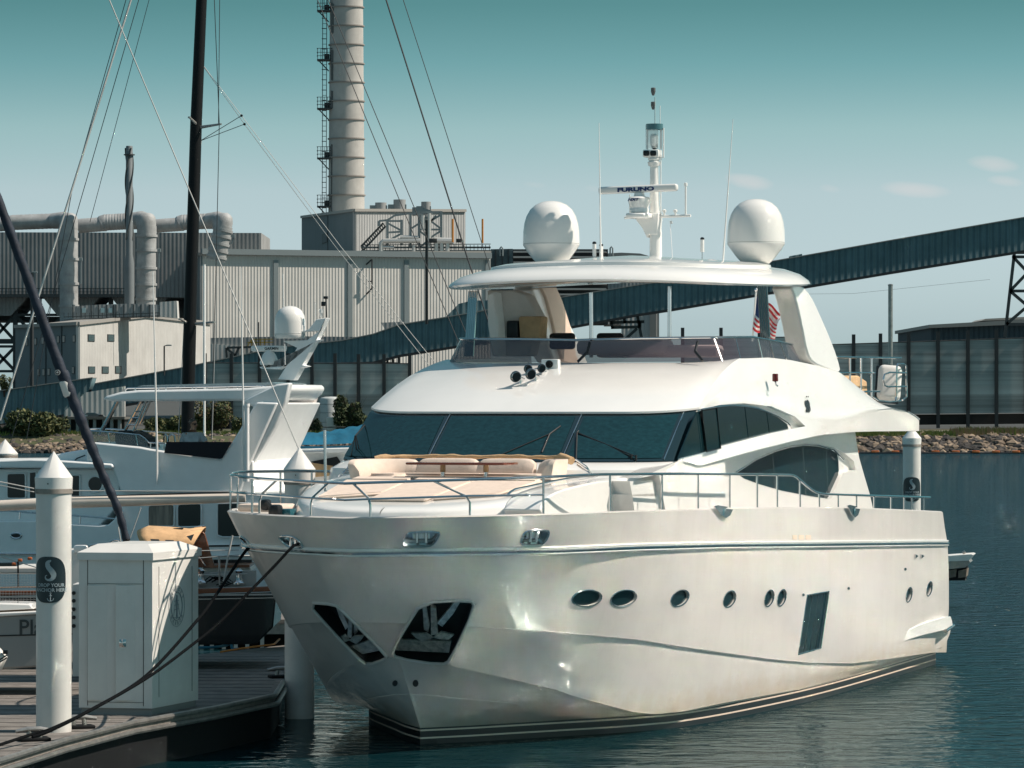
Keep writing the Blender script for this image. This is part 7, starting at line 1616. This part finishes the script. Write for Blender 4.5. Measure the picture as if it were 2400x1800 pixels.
p = PFr(1500, 640, 0); block('back_shed', p, [('wall', [(1422, 600), (1523, 600), (1523, 760), (1422, 760)], 0, 20, greyc), ('roof', [(1420, 594), (1455, 592), (1500, 594), (1525, 601), (1420, 602)], -.5, 21, roofm)], 'grey shed end with ribbed wall seen behind the radar mast foot')
p = PFr(1500, 540, 0); block('pump_house', p, [('wall', [(1462, 722), (1545, 728), (1545, 830), (1462, 830)], 0, 12, beige), ('corner', [(1523, 722), (1538, 724), (1538, 830), (1523, 830)], -.2, 0, roofm)], 'beige ribbed wall under the conveyor between the awning poles')
# storage tank, switch box, quay with car
tb = W(776, 1010, 474); to = empty('storage_tank', tuple(tb), 0, 'pale round storage tank with domed top left of the large yacht windscreen', 'tank'); kk = 474 / F
m = MB(); m.lathe([(26.5 * kk, -2), (26.5 * kk, 74 * kk), (24 * kk, 78 * kk), (14 * kk, 80 * kk), (0, 80.5 * kk)], (0, 0, 0), 36); m.build('shell', mat('tank_white', (.50, .52, .51), .5, var=.08), to, 50); 
for z in (20, 42, 62): MB().lathe([(27 * kk, z * kk), (27 * kk, (z + 1.2) * kk)], (0, 0, 0), 36, cap=False).build('hoop', frame_l, to)
p = PFr(780, 468, 0); r = p.root('switch_box', 'small pale equipment box in front of the storage tank', 'box'); p.part('body', [(765, 978), (797, 978), (797, 1012), (765, 1012)], 0, 1.2, offw, r, bevel=.05); p.tube('railing', [(720, 1001), (810, 1001)], .06, frame_s, r, off=-1)
p = PFr(230, 470, 0); r = p.root('quay', 'concrete quay on vertical piles under the left end of the conveyor', 'quay'); p.part('deck', [(150, 977), (292, 977), (292, 983), (150, 983)], 0, 8, mat('quay_deck', (.12, .12, .11), .8), r); p.part('back', [(150, 983), (292, 983), (292, 1022), (150, 1022)], 3, 7, fpost, r)
for x in (158, 178, 200, 218, 240, 258, 276): p.part('pile', [(x, 983), (x + 7, 983), (x + 7, 1024), (x, 1024)], .2, .9, frame_l, r)
p.part('back_wall', [(200, 920), (292, 905), (292, 977), (150, 977), (150, 965)], 8, 9, beige, r)
p = PFr(212, 472, 0); r = p.root('car', 'dark pickup truck parked on the quay behind the furled sail', 'pickup truck'); carm = mat('car_dark', (.03, .045, .05), .2, coat=.8)
p.part('body', [(190, 972), (200, 971), (203, 967), (222, 967), (232, 971), (243, 973), (244, 978), (190, 978)], 0, 1.9, carm, r, bevel=.08); p.part('window', [(206, 968), (220, 968), (227, 971), (206, 972)], -.02, 0, panem, r); p.part('load', [(191, 972), (205, 972), (205, 976), (191, 976)], -.03, 0, mat('pale_teal_load', (.25, .34, .35), .6), r)
for x in (199, 236): MB().lathe([(.34, 0), (.34, .25)], p.P(x, 978, -.02), 18, M=Matrix.Rotation(R(-90), 3, 'X')).build('wheel', rubber, r)
# lamp posts and utility poles
for x, y0, y1, lx, l in ((385, 880, 811, 396, 'thin street lamp standing in front of the office building'), (75, 905, 640, 82, 'dark utility pole with a floodlight before the office building')):
    o = poleobj('lamp_post', x, y0, y1, 515, .10 if x > 100 else .22, fpost, l, 'lamp post'); hz = (y0 - y1) * 515 / F; MB().tube([(0, 0, hz), ((lx - x) * 515 / F, 0, hz + .15)], .07, 6).build('arm', fpost, o); MB().rbox(((lx - x) * 515 / F, 0, hz + .1), (.7, .4, .18), .05).build('lamp_head', frame_l, o)
tag(MB().tube([W(2320, 655, 400), W(2000, 688, 420), W(1800, 690, 430)], .012, 4).build('overhead_wire', wire), 'thin overhead wire sagging left from the lattice tower', 'wire')
